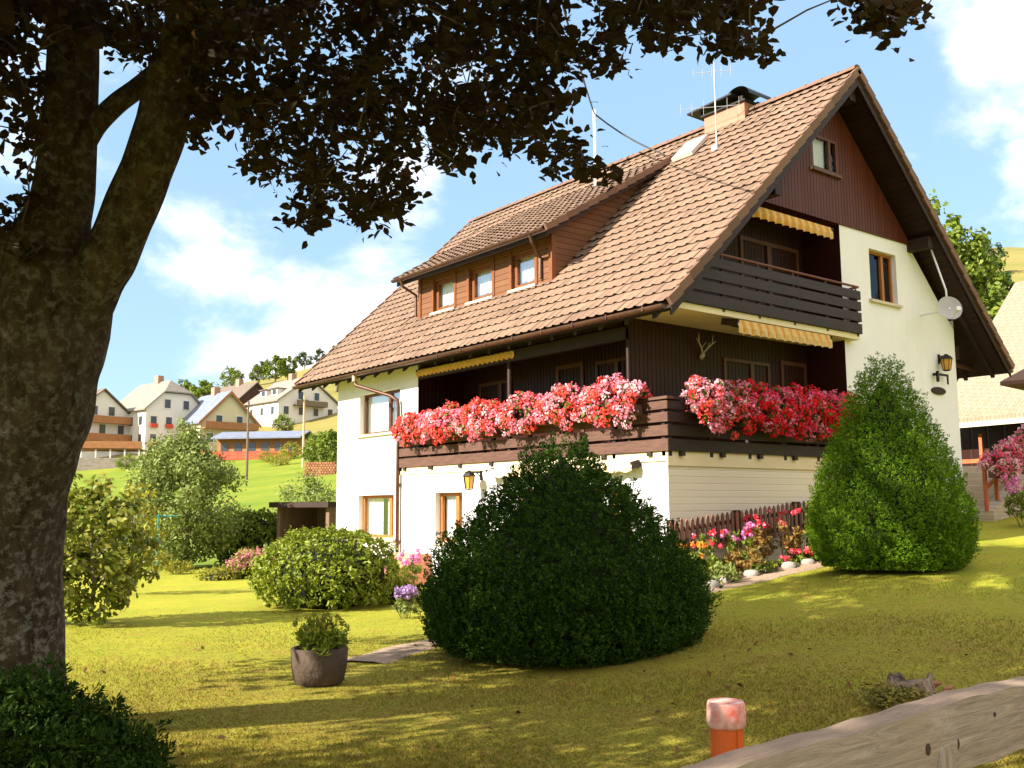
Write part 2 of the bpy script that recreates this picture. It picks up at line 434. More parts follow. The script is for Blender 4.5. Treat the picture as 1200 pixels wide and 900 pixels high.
EDGE = '''-747,-444,469 -864,-610,392 -950,-422,440 -814,-671,381 -680,-705,488 -1001,-250,576 -783,-505,446 -717,-662,491 -796,-642,427 -764,-594,444 -898,-501,389 -716,-734,482 -775,-615,522 -999,-309,550 -867,-454,436 -826,-676,459
-826,-668,390 -1045,-431,487 -662,-790,469 -906,-584,396 -762,-623,415 -655,-787,473 -844,-379,447 -772,-531,449 -849,-605,389 -849,-640,403 -695,-705,471 -790,-638,441 -959,-290,567 -863,-457,445 -979,-503,441 -980,-365,526
-665,-688,517 -1016,-228,431 -1045,-260,376 -791,-740,450 -741,-446,459 -701,-716,497 -702,-719,506 -920,-341,531 -698,-739,454 -783,-744,467 -1010,-466,477 -837,-692,427 -861,-469,449 -849,-621,402 -696,-690,502 -833,-515,444
-734,-637,509 -923,-346,510 -754,-683,486 -650,-798,473 -724,-732,479 -675,-693,482 -731,-691,495 -729,-700,487 -791,-679,444 -908,-336,508 -847,-444,420 -748,-665,500 -850,-441,431 -851,-431,438 -764,-617,485 -731,-649,521
-909,-450,411 -678,-654,524 -719,-619,485 -741,-528,455 -785,-699,472 -848,-685,381 -943,-409,484 -839,-367,451 -809,-487,401 -981,-408,504 -808,-531,420 -821,-453,396 -962,-468,432 -667,-710,473 -779,-720,444 -908,-324,472
-1004,-401,503 -766,-648,387 -728,-608,408 -1018,-258,443 -1048,-384,348 -902,-518,370 -964,-480,426 -840,-472,408 -909,-320,560 -831,-690,436 -753,-766,457 -779,-672,497 -854,-551,411 -758,-445,458 -840,-673,403 -764,-609,397
-807,-701,426 -975,-311,549 -736,-457,483 -620,-755,511 -824,-510,397 -988,-528,443 -952,-387,523 -656,-799,467 -1020,-296,545 -758,-720,472 -1077,-401,341 -771,-734,474 -697,-711,469 -881,-567,367 -749,-700,477 -742,-485,473
-752,-741,450 -636,-795,472 -811,-733,445 -791,-731,440 -660,-667,517 -913,-510,411 -792,-652,387 -1030,-420,491 -885,-491,376 -815,-485,412 -799,-382,422 -872,-529,403 -742,-632,524 -963,-543,416 -861,-556,418 -1061,-452,457
-963,-483,440 -988,-521,437 -986,-301,559 -657,-807,484 -905,-548,385 -887,-564,354 -976,-470,489 -929,-436,462 -927,-347,483 -680,-676,512 -745,-516,464 -745,-456,467 -961,-526,416 -919,-317,568 -1002,-433,484 -757,-771,431
-800,-539,429 -890,-338,501 -756,-715,474 -874,-461,382 -1045,-385,347 -908,-586,363 -891,-353,497 -816,-653,485 -782,-598,426 -1067,-319,358 -823,-610,412 -796,-465,438 -715,-613,490 -970,-500,424 -738,-602,497 -1019,-257,483
-719,-638,539 -739,-676,498 -894,-575,349 -831,-673,474 -814,-680,436 -702,-636,515 -893,-383,474 -923,-339,528 -724,-742,476 -851,-408,440 -824,-657,413 -817,-399,493 -766,-599,423 -1045,-377,384 -696,-661,514 -738,-639,507
-775,-622,490 -841,-421,449 -954,-527,403 -805,-633,413 -831,-511,406 -717,-729,455 -1052,-429,431 -745,-647,489 -807,-642,496 -737,-506,466 -869,-565,365 -690,-699,489 -665,-790,466 -937,-395,474 -963,-328,546 -780,-757,445
-694,-789,479 -857,-627,376 -807,-695,368 -869,-574,355 -927,-565,351 -880,-585,406 -1068,-198,387 -787,-629,487 -1050,-421,410 -860,-510,420 -936,-526,399 -768,-612,521 -871,-571,399 -935,-393,497 -895,-580,397 -1017,-280,374
-893,-496,408 -663,-790,467 -1052,-398,445 -893,-521,416 -713,-705,508 -1048,-479,461 -768,-721,449 -819,-487,395 -676,-810,463 -765,-588,439 -916,-407,469 -922,-569,369 -724,-736,450 -1032,-246,390 -823,-676,484 -805,-671,391
-916,-352,526 -916,-526,358 -781,-649,464 -884,-422,425 -917,-324,480 -677,-691,498 -949,-313,565 -788,-690,448 -827,-376,447 -891,-590,351 -707,-708,469 -874,-443,385 -805,-418,480 -887,-513,395 -1042,-353,441 -883,-380,441
-850,-542,379 -736,-599,425 -982,-514,413 -683,-642,504 -923,-360,499 -779,-459,472 -771,-613,520 -765,-660,380 -950,-542,384 -778,-628,404 -666,-688,495 -840,-400,416 -806,-651,389 -963,-538,416 -769,-624,479 -1024,-408,506
-895,-506,363 -728,-614,543 -799,-692,451 -666,-801,454 -763,-611,505 -1032,-289,473 -733,-725,495 -746,-587,460 -925,-547,398 -693,-636,511 -932,-518,399 -772,-662,480 -821,-685,443 -948,-448,447 -834,-510,442 -997,-332,552
-830,-686,405 -842,-683,374 -717,-733,489 -819,-438,413 -907,-538,381 -816,-685,373 -1025,-289,497 -745,-735,444 -589,-763,517 -787,-617,455 -589,-770,506 -819,-381,433 -799,-452,442 -676,-684,492 -1051,-185,403 -586,-758,524
-787,-638,472 -755,-759,465 -856,-468,455 -965,-462,494 -933,-474,438 -799,-657,452 -878,-599,397 -836,-463,394 -856,-423,402 -1035,-337,461 -802,-688,477 -919,-443,455'''
SMALL = '''-846,-578,477 -915,-524,452 -628,-322,649 -836,-449,552 -837,-473,402 -807,-507,466 -1099,-342,357 -661,-369,630 -607,-287,601 -957,-515,445 -740,-435,573 -637,-330,696 -1105,-229,559 -731,-343,556 -1007,-457,493 -814,-273,569
-733,-437,559 -1066,-168,639 -690,-410,533 -682,-407,536 -886,-551,481 -1070,14,656 -971,-415,553 -774,-515,484 -951,-359,555 -1114,-292,561 -1027,-237,413 -698,-337,673 -837,-422,520 -1075,-308,517 -688,-270,659 -672,-792,486
-773,-273,484 -770,-307,578 -827,-439,593 -691,-262,589 -922,-518,530 -959,-87,670 -1117,-369,525 -583,-312,690 -830,-310,509 -1012,33,693 -957,-482,488 -1085,-285,520 -831,-445,589 -685,-349,588 -693,-256,666 -1089,-199,578
-776,-529,464 -925,-450,467 -825,-506,480 -943,-266,604 -882,-564,509 -941,-427,571 -832,-476,554 -861,-321,589 -840,-661,399 -730,-429,638 -1085,-373,537 -691,-660,529 -895,-512,376 -885,-372,583 -837,-398,563 -718,-279,670
-782,-174,654 -909,-362,566 -834,-467,487 -1047,-350,373 -770,-306,547 -1103,-161,638 -864,-530,480 -767,-573,509 -933,-499,440 -661,-687,531 -1057,29,704 -1009,-185,660 -808,-632,496 -885,-504,449 -817,-349,652 -764,-411,617
-1059,-272,587 -781,-716,487 -823,-661,446 -650,-223,529 -914,-434,555 -1038,-273,570 -718,-421,577 -785,-598,477 -916,-478,458 -984,-476,526 -1056,-430,521 -683,-255,676 -875,-184,631 -682,-429,522 -987,4,724 -798,-564,509
-820,-620,524 -786,-156,564 -696,-228,655 -1099,-408,504 -802,-302,654 -919,-533,461 -850,-500,559 -764,-268,586 -874,-559,391 -848,-320,475 -632,-352,572 -748,-183,716 -1009,-189,534 -965,-209,648 -1101,-212,604 -902,-278,591
-1006,-101,687 -823,-358,634 -855,-258,622 -784,-418,590 -811,-584,515 -766,-596,456 -762,-590,508 -905,-314,524 -680,-240,724 -948,-243,610 -683,-414,512 -635,-304,639 -888,-258,541 -962,-485,517 -798,-369,600 -930,-257,614
-836,-603,434 -1068,-28,664 -828,-150,668 -1039,-3,685 -1082,-291,542 -967,-310,553 -933,-309,602 -891,-295,616 -904,-58,726 -737,-698,502 -1098,-287,568 -1098,-379,504 -1012,-263,600 -638,-289,729 -1042,-76,699 -997,-291,570
-950,-399,534 -824,-570,502 -712,-495,559 -828,-426,591 -713,-278,483 -618,-278,718 -727,-449,518 -1089,-106,670 -1083,-305,463 -869,-369,576 -837,-216,667 -713,-276,619 -1022,-463,494 -1035,-133,563 -765,-425,532 -895,-519,474
-817,-666,453 -746,-700,493 -861,-381,510 -865,-493,449 -1029,-28,643 -788,-576,435 -576,-754,518 -626,-344,595 -948,-135,662 -830,-428,503 -775,-582,449 -800,-621,434 -752,-242,568 -1036,-225,540 -1042,-300,560 -833,-396,446
-813,-404,499 -881,-473,526 -797,-367,510 -747,-429,506 -855,-342,467 -768,-574,520 -830,-486,568 -943,-181,625 -640,-271,622 -1072,-266,475 -807,-151,710 -833,-339,543 -678,-233,661 -631,-301,655 -1001,-300,577 -669,-791,476
-716,-282,519 -776,-148,616 -821,-410,614 -792,-721,467 -912,-423,546 -812,-619,502 -825,-335,506 -1061,29,468 -990,-567,461 -1020,-400,520 -716,-499,515 -1032,-278,466 -1030,-258,599 -899,-433,476 -919,-393,484 -1060,-331,533
-918,-529,412 -702,-655,526 -898,-628,474 -722,-503,562 -785,-546,511 -956,-556,468 -856,-537,462 -891,-364,585 -911,-558,449 -1086,-357,435 -773,-554,486 -769,-598,491 -764,-488,538 -934,-550,485 -1033,-321,491 -968,-539,506
-813,-768,452 -1094,-475,469 -814,-559,548 -734,-733,475 -1069,-394,484 -832,-547,445 -840,-424,584 -820,-628,504 -935,-344,612 -942,-458,455 -1006,-357,561 -955,-500,524 -781,-624,467 -719,-680,526 -994,-563,477 -1009,-482,472
-1102,-206,617 -760,-466,568 -863,-634,493 -958,-451,454 -946,-575,409 -1110,-379,415 -780,-502,485 -1114,-443,403 -916,-618,422 -855,-503,458 -1035,-323,558 -975,-524,444 -1080,-281,543 -800,-618,440 -1035,-529,483 -615,-776,502
-948,-519,433 -820,-580,435 -852,-478,488 -848,-605,410 -1055,-419,522 -967,-545,446 -741,-833,442 -943,-412,513 -1096,-395,498 -1080,-259,573 -848,-593,501 -1008,-553,470 -1033,-317,573 -843,-413,480 -975,-422,504 -860,-398,527
-865,-509,549 -874,-575,521 -810,-657,475 -873,-526,503 -849,-544,510 -821,-473,575 -868,-655,450 -1044,-388,535 -813,-458,474 -923,-521,497 -885,-577,497 -756,-488,565 -742,-471,544 -1056,-465,504 -811,-632,430 -822,-652,423
-947,-580,452 -1052,-376,520 -965,-307,555 -1039,-445,485 -885,-569,437 -837,-544,504 -1074,-333,497 -829,-662,487 -848,-561,523 -1086,-282,558 -760,-546,557 -799,-526,460'''
BIG = '''-1237,-692,547 -714,-295,960 -1190,-394,326 -1418,-235,457 -681,-344,1270 -729,-120,855 -1077,-856,661 -1392,7,512 -1317,-241,1278 -1368,-751,356 -937,-169,1446 -1024,-648,493 -1785,-461,733 -1342,-401,870 -500,-387,947 -1072,-480,645
-850,-821,912 -1518,-424,1041 -1598,-696,922 -1431,-142,1178 -830,-797,887 -1303,-752,911 -648,-189,1077 -1275,-262,322 -1688,-793,741 -1414,-68,565 -616,-564,837 -1244,-1074,678 -1272,-4,1051 -829,-561,871 -1646,-518,885 -776,-626,1052
-900,-32,1120 -1463,-868,929 -1260,-524,512 -1116,-436,1335 -1325,-283,834 -752,-101,853 -1290,-162,1391 -1619,-757,875 -1127,-65,1154 -929,-88,1393 -1323,-725,514 -1336,-221,1172 -977,-719,766 -1626,-482,819 -1210,-138,349 -1002,-777,888
-1486,-1015,800 -1321,-86,525 -1339,47,688 -1471,-997,540 -906,-697,815 -857,-754,730 -1373,-844,874 -1234,-813,763 -1268,-38,1265 -1211,-421,807 -1580,-190,569 -1483,-247,1144 -1763,-510,978 -1018,-661,725 -1256,69,560 -1750,-743,619
-633,-190,880 -1229,-184,579 -1154,-781,972 -1621,-270,1079 -1449,-355,1213 -1325,-485,315 -1334,-205,1130 -1124,-680,1276 -1553,-168,720 -640,-423,903 -1372,-148,834 -1765,-849,566 -1147,-261,1436 -1315,-525,503 -1311,-356,378 -732,-71,1152
-1078,-495,1158 -1488,-107,815 -1044,-704,669 -738,-564,848 -1801,-440,454 -1196,-681,888 -1405,-247,745 -1218,-521,511 -757,-227,1111 -1497,81,949 -1195,-396,847 -664,-472,780 -1271,-478,371 -1337,-244,665 -1334,-97,686 -1097,-779,1195
-1427,-713,1049 -753,-642,759 -761,-765,669 -1258,-322,945 -1016,-28,1401 -675,-622,824 -1654,-786,478 -897,-553,1193 -1349,-758,795 -1255,-407,841 -711,-812,1018 -960,-512,633 -1248,-357,525 -487,-482,1111 -1309,-66,902 -1125,-729,863
-836,-493,1357 -464,-471,917 -1229,-801,432 -713,-491,1045 -493,-454,997 -1808,-564,827 -1422,78,846 -1451,99,788 -1347,-357,765 -1197,-24,448 -640,-339,1077 -1342,-443,868 -1334,46,687 -1173,-40,1165 -1203,-765,633 -1365,-37,887
-1384,-226,344 -1595,-318,380 -760,-786,622 -1410,-258,1058 -1345,-390,870 -908,-199,1239 -1327,-78,1224 -1769,-365,544 -1010,-421,1361 -642,-166,1303 -1902,-471,575 -1210,-102,569 -1013,-899,763 -1860,-503,805 -878,-530,663 -1222,-261,535
-1345,-614,338 -659,-344,1130 -1160,-70,1339 -1369,-713,873 -995,-675,737 -1106,-22,712 -1470,-715,485 -1162,-160,521 -1332,-38,895 -1449,-335,471 -1158,-630,518 -1189,-715,985 -1276,-286,779 -1202,11,872 -1455,-250,1132 -1571,-754,615
-1335,-506,1284 -1077,-628,697 -1531,-619,899 -1596,-421,1021 -520,-577,921 -1134,-760,825 -1357,-366,871 -714,-302,881 -1674,-380,790 -1032,-528,1169 -1374,-711,1001 -1615,-854,585 -711,-218,1183 -1026,-342,1398 -1361,-830,452 -1423,-221,912
-1412,-473,1062 -1535,-785,787 -1484,78,1052 -766,-662,1273 -1446,-88,627 -1465,-164,739 -1121,-63,1128 -1032,-835,562 -1564,-447,717 -513,-551,740 -1315,-138,655 -1570,-33,820 -1079,-871,801 -1344,-241,818 -1292,-586,921 -945,-622,1353
-911,-652,707 -1187,-431,1158 -1348,-448,611 -1334,-304,677 -1323,-72,683 -1203,-625,1291 -1242,-1007,528 -813,-802,955 -1249,-496,1356 -1320,-844,777 -1175,-688,1184 -1589,-259,740 -1259,-671,954 -1151,0,772 -1325,-14,604 -1249,-477,523
-514,-446,831 -594,-529,990 -1588,-692,923 -1231,-25,1324 -1552,37,802 -1711,-602,1006 -822,-793,688 -1302,-571,1033 -1131,-666,895 -908,-718,673 -1597,-139,826 -1436,-363,973 -1613,-418,764 -1414,-568,1129 -1039,-858,591 -632,-465,734
-1408,-680,940 -1191,-365,437 -1295,-107,943 -811,-200,1164 -1771,-295,487 -830,-876,852 -813,-744,795 -1558,-716,1042 -1344,-435,994 -1382,86,786 -1351,-834,824 -759,-207,1226 -1305,-315,1044 -1572,-598,1056 -974,-227,1450 -1079,-27,1028
-1314,-517,467 -633,-543,1259 -1019,-561,1030 -1290,-955,868 -1173,71,438 -1306,-418,412 -1294,-362,816 -1007,-50,1319 -968,-683,753 -1740,-818,735 -668,-608,636 -1314,271,790 -1524,-864,659 -453,-504,985 -602,-106,878 -1119,-505,830
-1112,-595,594 -991,-556,1264 -1382,-274,703 -1437,-156,761 -1310,-491,807 -1320,-173,768 -873,-246,1330 -1161,-591,1213 -1634,-587,555 -1152,24,558 -1140,-310,363 -1394,-531,477 -1361,-96,504 -616,-223,1223 -1638,-604,437 -1101,-366,526
-846,-519,1058 -1309,-237,780 -1116,-100,410 -738,-705,969 -1111,-556,580 -1429,-221,1310 -1396,95,664 -1293,-570,957 -918,-40,1099 -656,-439,1117 -1598,-267,964 -679,-100,885 -1184,-218,1459 -1626,-732,912 -869,-728,1067 -1355,44,1174
-1386,-977,815 -1401,-450,485 -884,-104,1179 -1566,-591,455 -853,-734,602 -822,-507,1141 -1184,-440,587 -681,-672,1116 -741,-327,1018 -1398,-731,854 -1436,-328,937 -579,-189,992 -1610,-744,686 -1090,-73,1182 -1014,-463,1438 -1567,-967,841
-1407,-182,1071 -1379,-401,634 -1667,-796,466 -996,-139,1382 -1166,-354,1340 -1566,-770,655 -823,-102,1026 -1509,6,1024 -1478,-369,394 -1310,-488,937 -1162,-625,981 -1537,-841,873 -884,-776,655 -950,-494,1136 -1509,-686,1056 -1186,-745,884
-1260,-264,1241 -1311,-747,401 -1084,-769,1173 -982,-806,701 -1465,-973,748 -1461,-232,967 -1513,-537,718 -1244,-343,464 -866,-861,774 -1253,-340,1169 -1307,-120,675 -939,-778,947 -1458,-82,949 -1062,-334,706 -1581,-475,715 -1069,-637,481
-1336,-908,583 -623,-333,1026 -982,-33,1010 -1239,-497,381 -1278,29,843 -642,-571,1146 -1673,-668,994 -860,-579,1065 -919,-782,1128 -1026,-794,777 -964,-100,1127 -1223,-310,595 -1204,-174,775 -906,-120,1152 -1338,-542,583 -971,-892,609
-563,-465,1041 -919,-691,608 -1807,-515,612 -1445,-37,773 -783,-80,1172 -1449,-864,645 -716,-235,1217 -956,-664,1212 -1596,-529,387 -1418,-634,997 -1244,-310,572 -1525,-719,880 -796,-509,946 -890,-702,1261 -1085,-517,758 -1467,-193,1168
-805,-461,1196 -1450,-875,559 -1202,-497,1135 -1335,-69,663 -1689,-532,927 -1011,-524,600 -1335,-36,1147 -1525,-891,574 -971,-647,952 -1171,-8,381 -1139,-971,516 -555,-135,963 -720,-272,969 -1083,-908,569 -1148,-703,1098 -1255,-1,1026
-1086,-467,873 -1229,-243,610 -1512,-295,833 -1038,-561,781 -1192,-523,747 -799,-634,636 -1621,-501,519 -919,-528,620 -1263,-51,1323 -1121,-921,860 -983,-705,1090 -1297,-422,481 -1237,-211,503 -1058,-80,538 -1249,26,490 -1105,-538,733
-1359,-314,1252 -1139,-779,1128 -1427,-484,409 -1392,-536,1250 -1241,-734,1107 -1626,-240,735 -996,-822,832 -1082,-729,439 -1725,-834,799 -1302,-127,428 -677,-493,805 -1332,-594,484 -898,-103,1349 -1376,-366,1237 -1498,-283,448 -1303,-814,878
-530,-239,880 -1617,-836,443 -642,-604,865 -1098,-63,1069 -1292,-423,1007 -1233,-458,1334 -647,-392,1171 -1050,-944,762 -1135,-288,1284 -790,-563,763 -1692,-551,695 -494,-597,878 -1413,-379,750 -1280,-963,445 -1358,-153,719 -1366,14,480
-1101,-367,477 -1322,-572,455 -1478,24,968 -1251,-397,818 -957,-889,801 -860,-682,1097 -1482,-822,675 -494,-332,846 -1310,-22,688 -1682,-302,676 -1175,-287,447 -896,-779,629 -1344,-603,438 -922,-49,1076 -1340,-400,941 -1653,-499,445
-1142,-771,614 -791,-709,1202 -1078,-584,982 -940,-423,1174 -1329,-531,1102 -1867,-690,759 -750,-773,1177 -1433,-470,643 -1308,-390,439 -1121,-706,1187 -1231,-776,940 -1233,-869,749 -1017,-447,1184 -1054,-734,1280 -1739,-462,577 -726,-798,1029
-1299,-680,1161 -1816,-568,833 -1420,-357,1259 -1137,-481,446 -1416,-449,870 -998,-173,1293 -1114,78,635 -1113,-459,611 -1207,-343,1279 -1132,-636,967 -1231,-384,665 -1307,-450,980 -1450,-9,554 -1087,-518,851 -1439,-157,492 -1515,-272,810
-1144,-614,729 -874,-690,742 -1409,-283,987 -1394,-887,1002 -1505,-277,800 -595,-310,940 -1585,-433,449 -788,-267,1307 -998,-755,1181 -1277,-769,527 -1287,-390,1364 -1060,-17,1141 -1347,-709,454 -1643,-279,825 -1420,-400,931 -1242,-404,674
-685,-250,939 -645,-326,1306 -1167,-849,651 -556,-707,1037 -1319,-709,884 -1630,-680,374 -1062,-646,526 -1206,-372,510 -1458,-851,1006 -1450,-145,931 -1140,-727,644 -1377,-481,868 -1137,-706,1043 -1174,-84,437 -1228,-594,905 -1350,-9,724
-448,-431,1072 -1690,-454,795 -935,-540,1112 -694,-753,575 -1289,-841,504 -1301,-740,769 -1300,-809,842 -1738,-695,440 -803,-122,1104 -1492,62,1008 -1318,-999,588 -754,-289,1022 -423,-388,1010 -1564,-666,414 -775,-696,1100 -1231,-111,455
-1382,-173,562 -555,-436,806 -812,-789,993 -1064,-910,749 -1300,-450,1068 -1232,17,638 -1195,-559,834 -1464,-407,1249 -1244,-561,509 -1285,-960,770 -1483,-430,774 -1395,-558,488 -1067,-986,587 -1577,-309,867 -1463,-221,494 -1426,-362,521
-580,-414,812 -1368,-614,918 -950,-616,682 -1361,-249,868 -1237,-226,450 -924,-688,702 -830,-262,1136 -1059,-592,1061 -1565,-269,815 -574,-673,899 -552,-438,791 -1698,-963,744 -722,-465,758 -835,-787,773 -1366,-648,455 -962,-663,905
-761,-536,1056 -1310,-933,911 -926,-638,582 -1174,-664,757 -1664,-726,569 -1449,-162,574 -1351,-96,1265 -1126,-455,822 -837,-306,1273 -1270,-404,413 -1406,-166,555 -1575,-201,745 -866,-646,883 -1531,-269,874 -1254,-230,463 -672,-707,995
-1412,-563,928 -1409,-204,729 -1079,-785,802 -1516,-641,449 -1139,-67,552 -833,-485,1036 -1065,-643,779 -1407,-335,493 -765,-706,571 -1535,-318,604 -609,-556,1196 -1274,-308,1333 -1382,-904,566 -1077,-277,543 -760,-427,1019 -1293,-1076,601
-1391,-294,886 -1164,-670,629 -1367,-343,654 -1142,10,1062 -979,-575,1330 -1636,-509,973 -891,-685,1218 -1090,-613,739 -1463,-220,833 -1373,113,823 -1543,-446,1044 -1576,-641,962 -1192,-562,771 -803,-29,844 -1263,-305,798 -714,-609,1271
-1142,-815,1077 -1786,-575,533 -1414,-84,1109 -1193,-653,1042 -1658,-360,772 -558,-527,748 -1343,-119,1066 -1578,-410,972 -1277,9,748 -1384,-392,618 -1200,-815,858 -1277,134,473 -1139,-694,421 -1637,-870,836 -567,-179,1018 -779,-128,1302
-1397,-453,924 -1011,-562,613 -519,-469,1005 -1472,-363,1011 -1002,-199,1173 -1035,-818,1099 -1317,-540,482 -1427,-602,552 -1184,-479,1282 -1308,-334,465 -545,-350,973 -937,-544,1057 -1020,-381,686 -1194,-733,712 -1328,-803,923 -1523,-392,492
-1205,-622,585 -631,-308,936 -1272,-856,486 -1058,-590,1014 -913,-690,701 -1409,-193,594 -957,-667,760 -640,-363,872 -1681,-906,679 -1307,-599,1283 -730,-783,607 -1005,-572,637 -680,-773,1035 -475,-329,834 -1380,-620,498 -784,-674,863
-819,-151,1305 -1811,-749,615 -932,-742,860 -1293,-5,1083 -1265,-399,600 -789,-89,1100 -1155,-506,1133 -1506,-248,526 -1221,-720,945 -1413,-703,874 -1231,-1018,571 -1226,-408,1339 -1073,-668,771 -1029,-895,520 -1158,-739,1225 -578,-636,1163
-1784,-415,690 -1376,-128,934 -679,-382,1334 -1357,-901,620 -1217,-173,624 -1238,-199,1243 -1138,-646,681 -1305,-413,1216 -1213,-323,1342 -1524,-892,721 -1212,-183,1251 -1542,-373,1060 -1527,-941,706 -1516,-343,927 -1514,-271,1173 -1857,-650,528
-769,-220,1160 -1325,-30,865 -1306,-763,400 -1182,-611,1349 -1312,-297,1291 -1760,-763,872 -1420,-509,643 -828,-241,1085 -1565,-587,949 -1148,-272,1363 -1649,-167,857 -1582,-427,493 -1229,-203,583 -762,-719,782 -1115,-630,566 -1106,-753,941
-1283,-341,1357 -1427,-268,623 -774,-636,900 -1160,-143,320 -1124,-807,899 -1554,-437,1147 -1448,-163,651 -1614,-253,879 -884,-33,1224 -612,-395,976 -1482,-988,743 -887,-511,1071 -1323,210,699 -1461,-323,602 -1461,-312,554 -1253,-201,488
-1243,-618,352 -1520,-215,964 -1162,135,664 -1469,-109,788 -1347,-291,698 -1291,-595,908 -1886,-730,627 -1229,-200,490 -1017,-653,869 -1398,-945,775 -779,-845,803 -1511,-35,764 -1234,-245,512 -1294,-5,377 -1225,-759,1168 -1584,-262,602
-1171,-720,511 -1117,-735,1045 -1227,-809,972 -1532,-565,886 -674,-277,1045 -1139,-356,867 -1480,-53,474 -1433,88,733 -1730,-687,650 -1319,-416,514 -1135,-17,441 -1721,-472,908 -1509,-14,898 -1447,-134,964 -1733,-726,758 -747,-404,1403
-1266,-85,438 -1368,-1069,802 -1232,-449,1238 -1244,158,735 -1244,-320,674 -1065,-255,538 -1449,55,774 -1671,-711,956 -1016,-273,1409 -1147,-210,503 -1753,-357,837 -1422,-402,745 -1276,-648,867 -1127,-711,664 -1183,-600,790 -1419,45,745
-1551,-987,742 -1515,-375,956 -1376,-505,1033 -1713,-533,530 -982,-833,743 -778,-135,1009 -1570,-845,615 -1012,-826,771 -547,-254,1107 -1253,-387,956 -1357,-621,782 -588,-613,887 -1187,-790,852 -962,-325,1407 -1380,-212,905 -1351,-257,676
-952,-554,1074 -684,-504,980 -1548,-676,846 -719,-202,1089 -1113,-265,380 -1126,-743,945 -670,-784,903 -985,-656,1072 -1139,-559,650 -1155,-503,641 -1352,-194,532 -1689,-275,669 -1039,-661,1149 -964,-506,1213 -1764,-357,927 -1098,-232,502
-1118,-173,1208 -1186,-437,901 -1458,-311,1152 -1014,-183,1196 -1800,-636,904 -924,-681,734 -1374,-126,682 -1076,-906,715 -1251,-534,715 -1540,-105,981 -1138,-902,481 -1202,-223,405 -1475,-99,1227 -1126,-232,715 -1122,-735,896 -1032,-75,346
-1249,-792,956 -1267,-542,1075 -1113,-110,1236 -1531,-936,644 -1180,-45,1270 -1115,-504,462 -1236,-655,405 -729,-220,1144 -1521,-459,768 -1330,-543,430 -704,-150,919 -1130,-407,1362 -1075,-749,560 -651,-429,1098 -799,-502,722 -1182,-470,640
-903,-443,1127 -704,-340,1038 -1749,-321,730 -1515,-169,503 -1484,-238,460 -1695,-344,433 -1354,57,1068 -1458,-539,969 -1161,-678,551 -1002,-405,1195 -1340,-49,678 -1168,-520,498 -1226,-654,937 -950,-664,1234 -1875,-617,528 -1113,-590,550
-1488,-409,1167 -1454,-444,947 -1366,-59,1173 -706,-194,1006 -1178,-229,728 -967,-87,1120 -829,-369,1398 -1303,-443,365 -902,-10,997 -1200,-19,929 -1722,-760,623 -1235,-318,1122 -1318,-530,784 -1249,-831,607 -1143,-427,445 -496,-511,1044
-1108,-286,620 -759,-552,1193 -1440,-282,1073 -1221,-1004,549 -985,-789,878 -1050,-836,735 -1412,-303,714 -1477,-135,701 -1385,-421,1308 -1771,-365,831 -1396,-444,434 -819,-472,1236 -1019,-684,605 -1026,-231,1339 -1309,-515,556 -1067,-837,567
-1402,-563,604 -1159,-200,507 -1642,-400,759 -1407,-135,1212 -1342,-584,1289 -1704,-881,612 -1344,-162,760 -1018,-483,1177 -1678,-346,414 -1412,-52,1259 -1091,92,561 -1075,-268,731 -721,-701,916 -1411,-26,1010 -1302,-382,608 -1237,-266,589
-1332,215,722 -1735,-337,650 -999,-243,1304 -1434,-419,1175 -1599,-463,378 -542,-263,903 -1560,-423,852 -1495,-800,958 -843,-47,1190 -1247,-413,1316 -1506,-806,759 -1281,-668,940 -1258,257,655 -1650,-181,761 -962,-28,1033 -1370,-481,774
-1200,-580,530 -1174,-292,1407 -1326,-15,751 -1278,-515,499 -1409,-437,784 -1408,-139,1194 -1179,-634,505 -1395,-74,739 -1305,-324,561 -1772,-507,784 -908,-116,1429 -882,-799,739 -1725,-353,543 -739,-294,1022 -986,-285,1352 -1140,-816,493
-1230,-460,684 -1466,-303,1071 -1293,-1001,522 -507,-190,926 -1578,-145,789 -1282,-317,849 -1294,-604,1261 -1187,-162,1136 -1838,-680,802 -779,-165,1261 -1285,-91,1385 -1738,-247,793 -653,-492,1140 -1361,-386,503 -1299,-656,1052 -952,-785,667
-1014,-370,1398 -1456,-221,575 -671,-373,1164 -1172,-96,464 -1676,-188,826 -912,-321,1368 -579,-434,1237 -1805,-493,822 -992,-586,659 -1230,-498,1292 -1052,-709,699 -746,-804,619 -1246,-368,619 -1077,-643,638 -1187,214,622 -1001,-870,891
-1145,-499,836 -1265,-525,731 -1462,97,712 -1577,-974,652 -1635,-316,835 -674,-650,1014 -1257,-489,445 -657,-672,869 -1311,-149,533 -1127,-825,457 -1566,-469,898 -828,-831,1050 -1137,-782,442 -1369,-420,840 -695,-420,825 -1266,-888,895
-964,-401,1412 -1322,28,979 -1283,-848,809 -912,-61,1089 -1355,-227,844 -1675,-814,948 -1195,-300,1244 -1195,-473,633 -1228,-946,480 -1173,-84,1152 -731,-103,844 -1306,-709,478 -1381,-76,421 -581,-595,942 -1292,-646,361 -1119,-242,1428
-1253,-536,953 -1471,-821,644 -1040,-511,1317 -619,-678,634 -1694,-385,785 -1363,-454,1159 -1237,-263,1442 -1049,-748,880'''

# ------------------------------------------------------------------ ground height
ANCH = np.array(ANCHORS, float)


def _uv(x, y):
    dx = np.asarray(x, float) - CAM[0]; dy = np.asarray(y, float) - CAM[1]
    f = dx * Fh[0] + dy * Fh[1]; r = dx * Rh[0] + dy * Rh[1]
    d = np.hypot(f, r); az = np.degrees(np.arctan2(r, f))
    return np.stack([np.clip(az, -75, 75) / 22.0, np.log(np.maximum(d, 3.0)) * 1.35], -1)


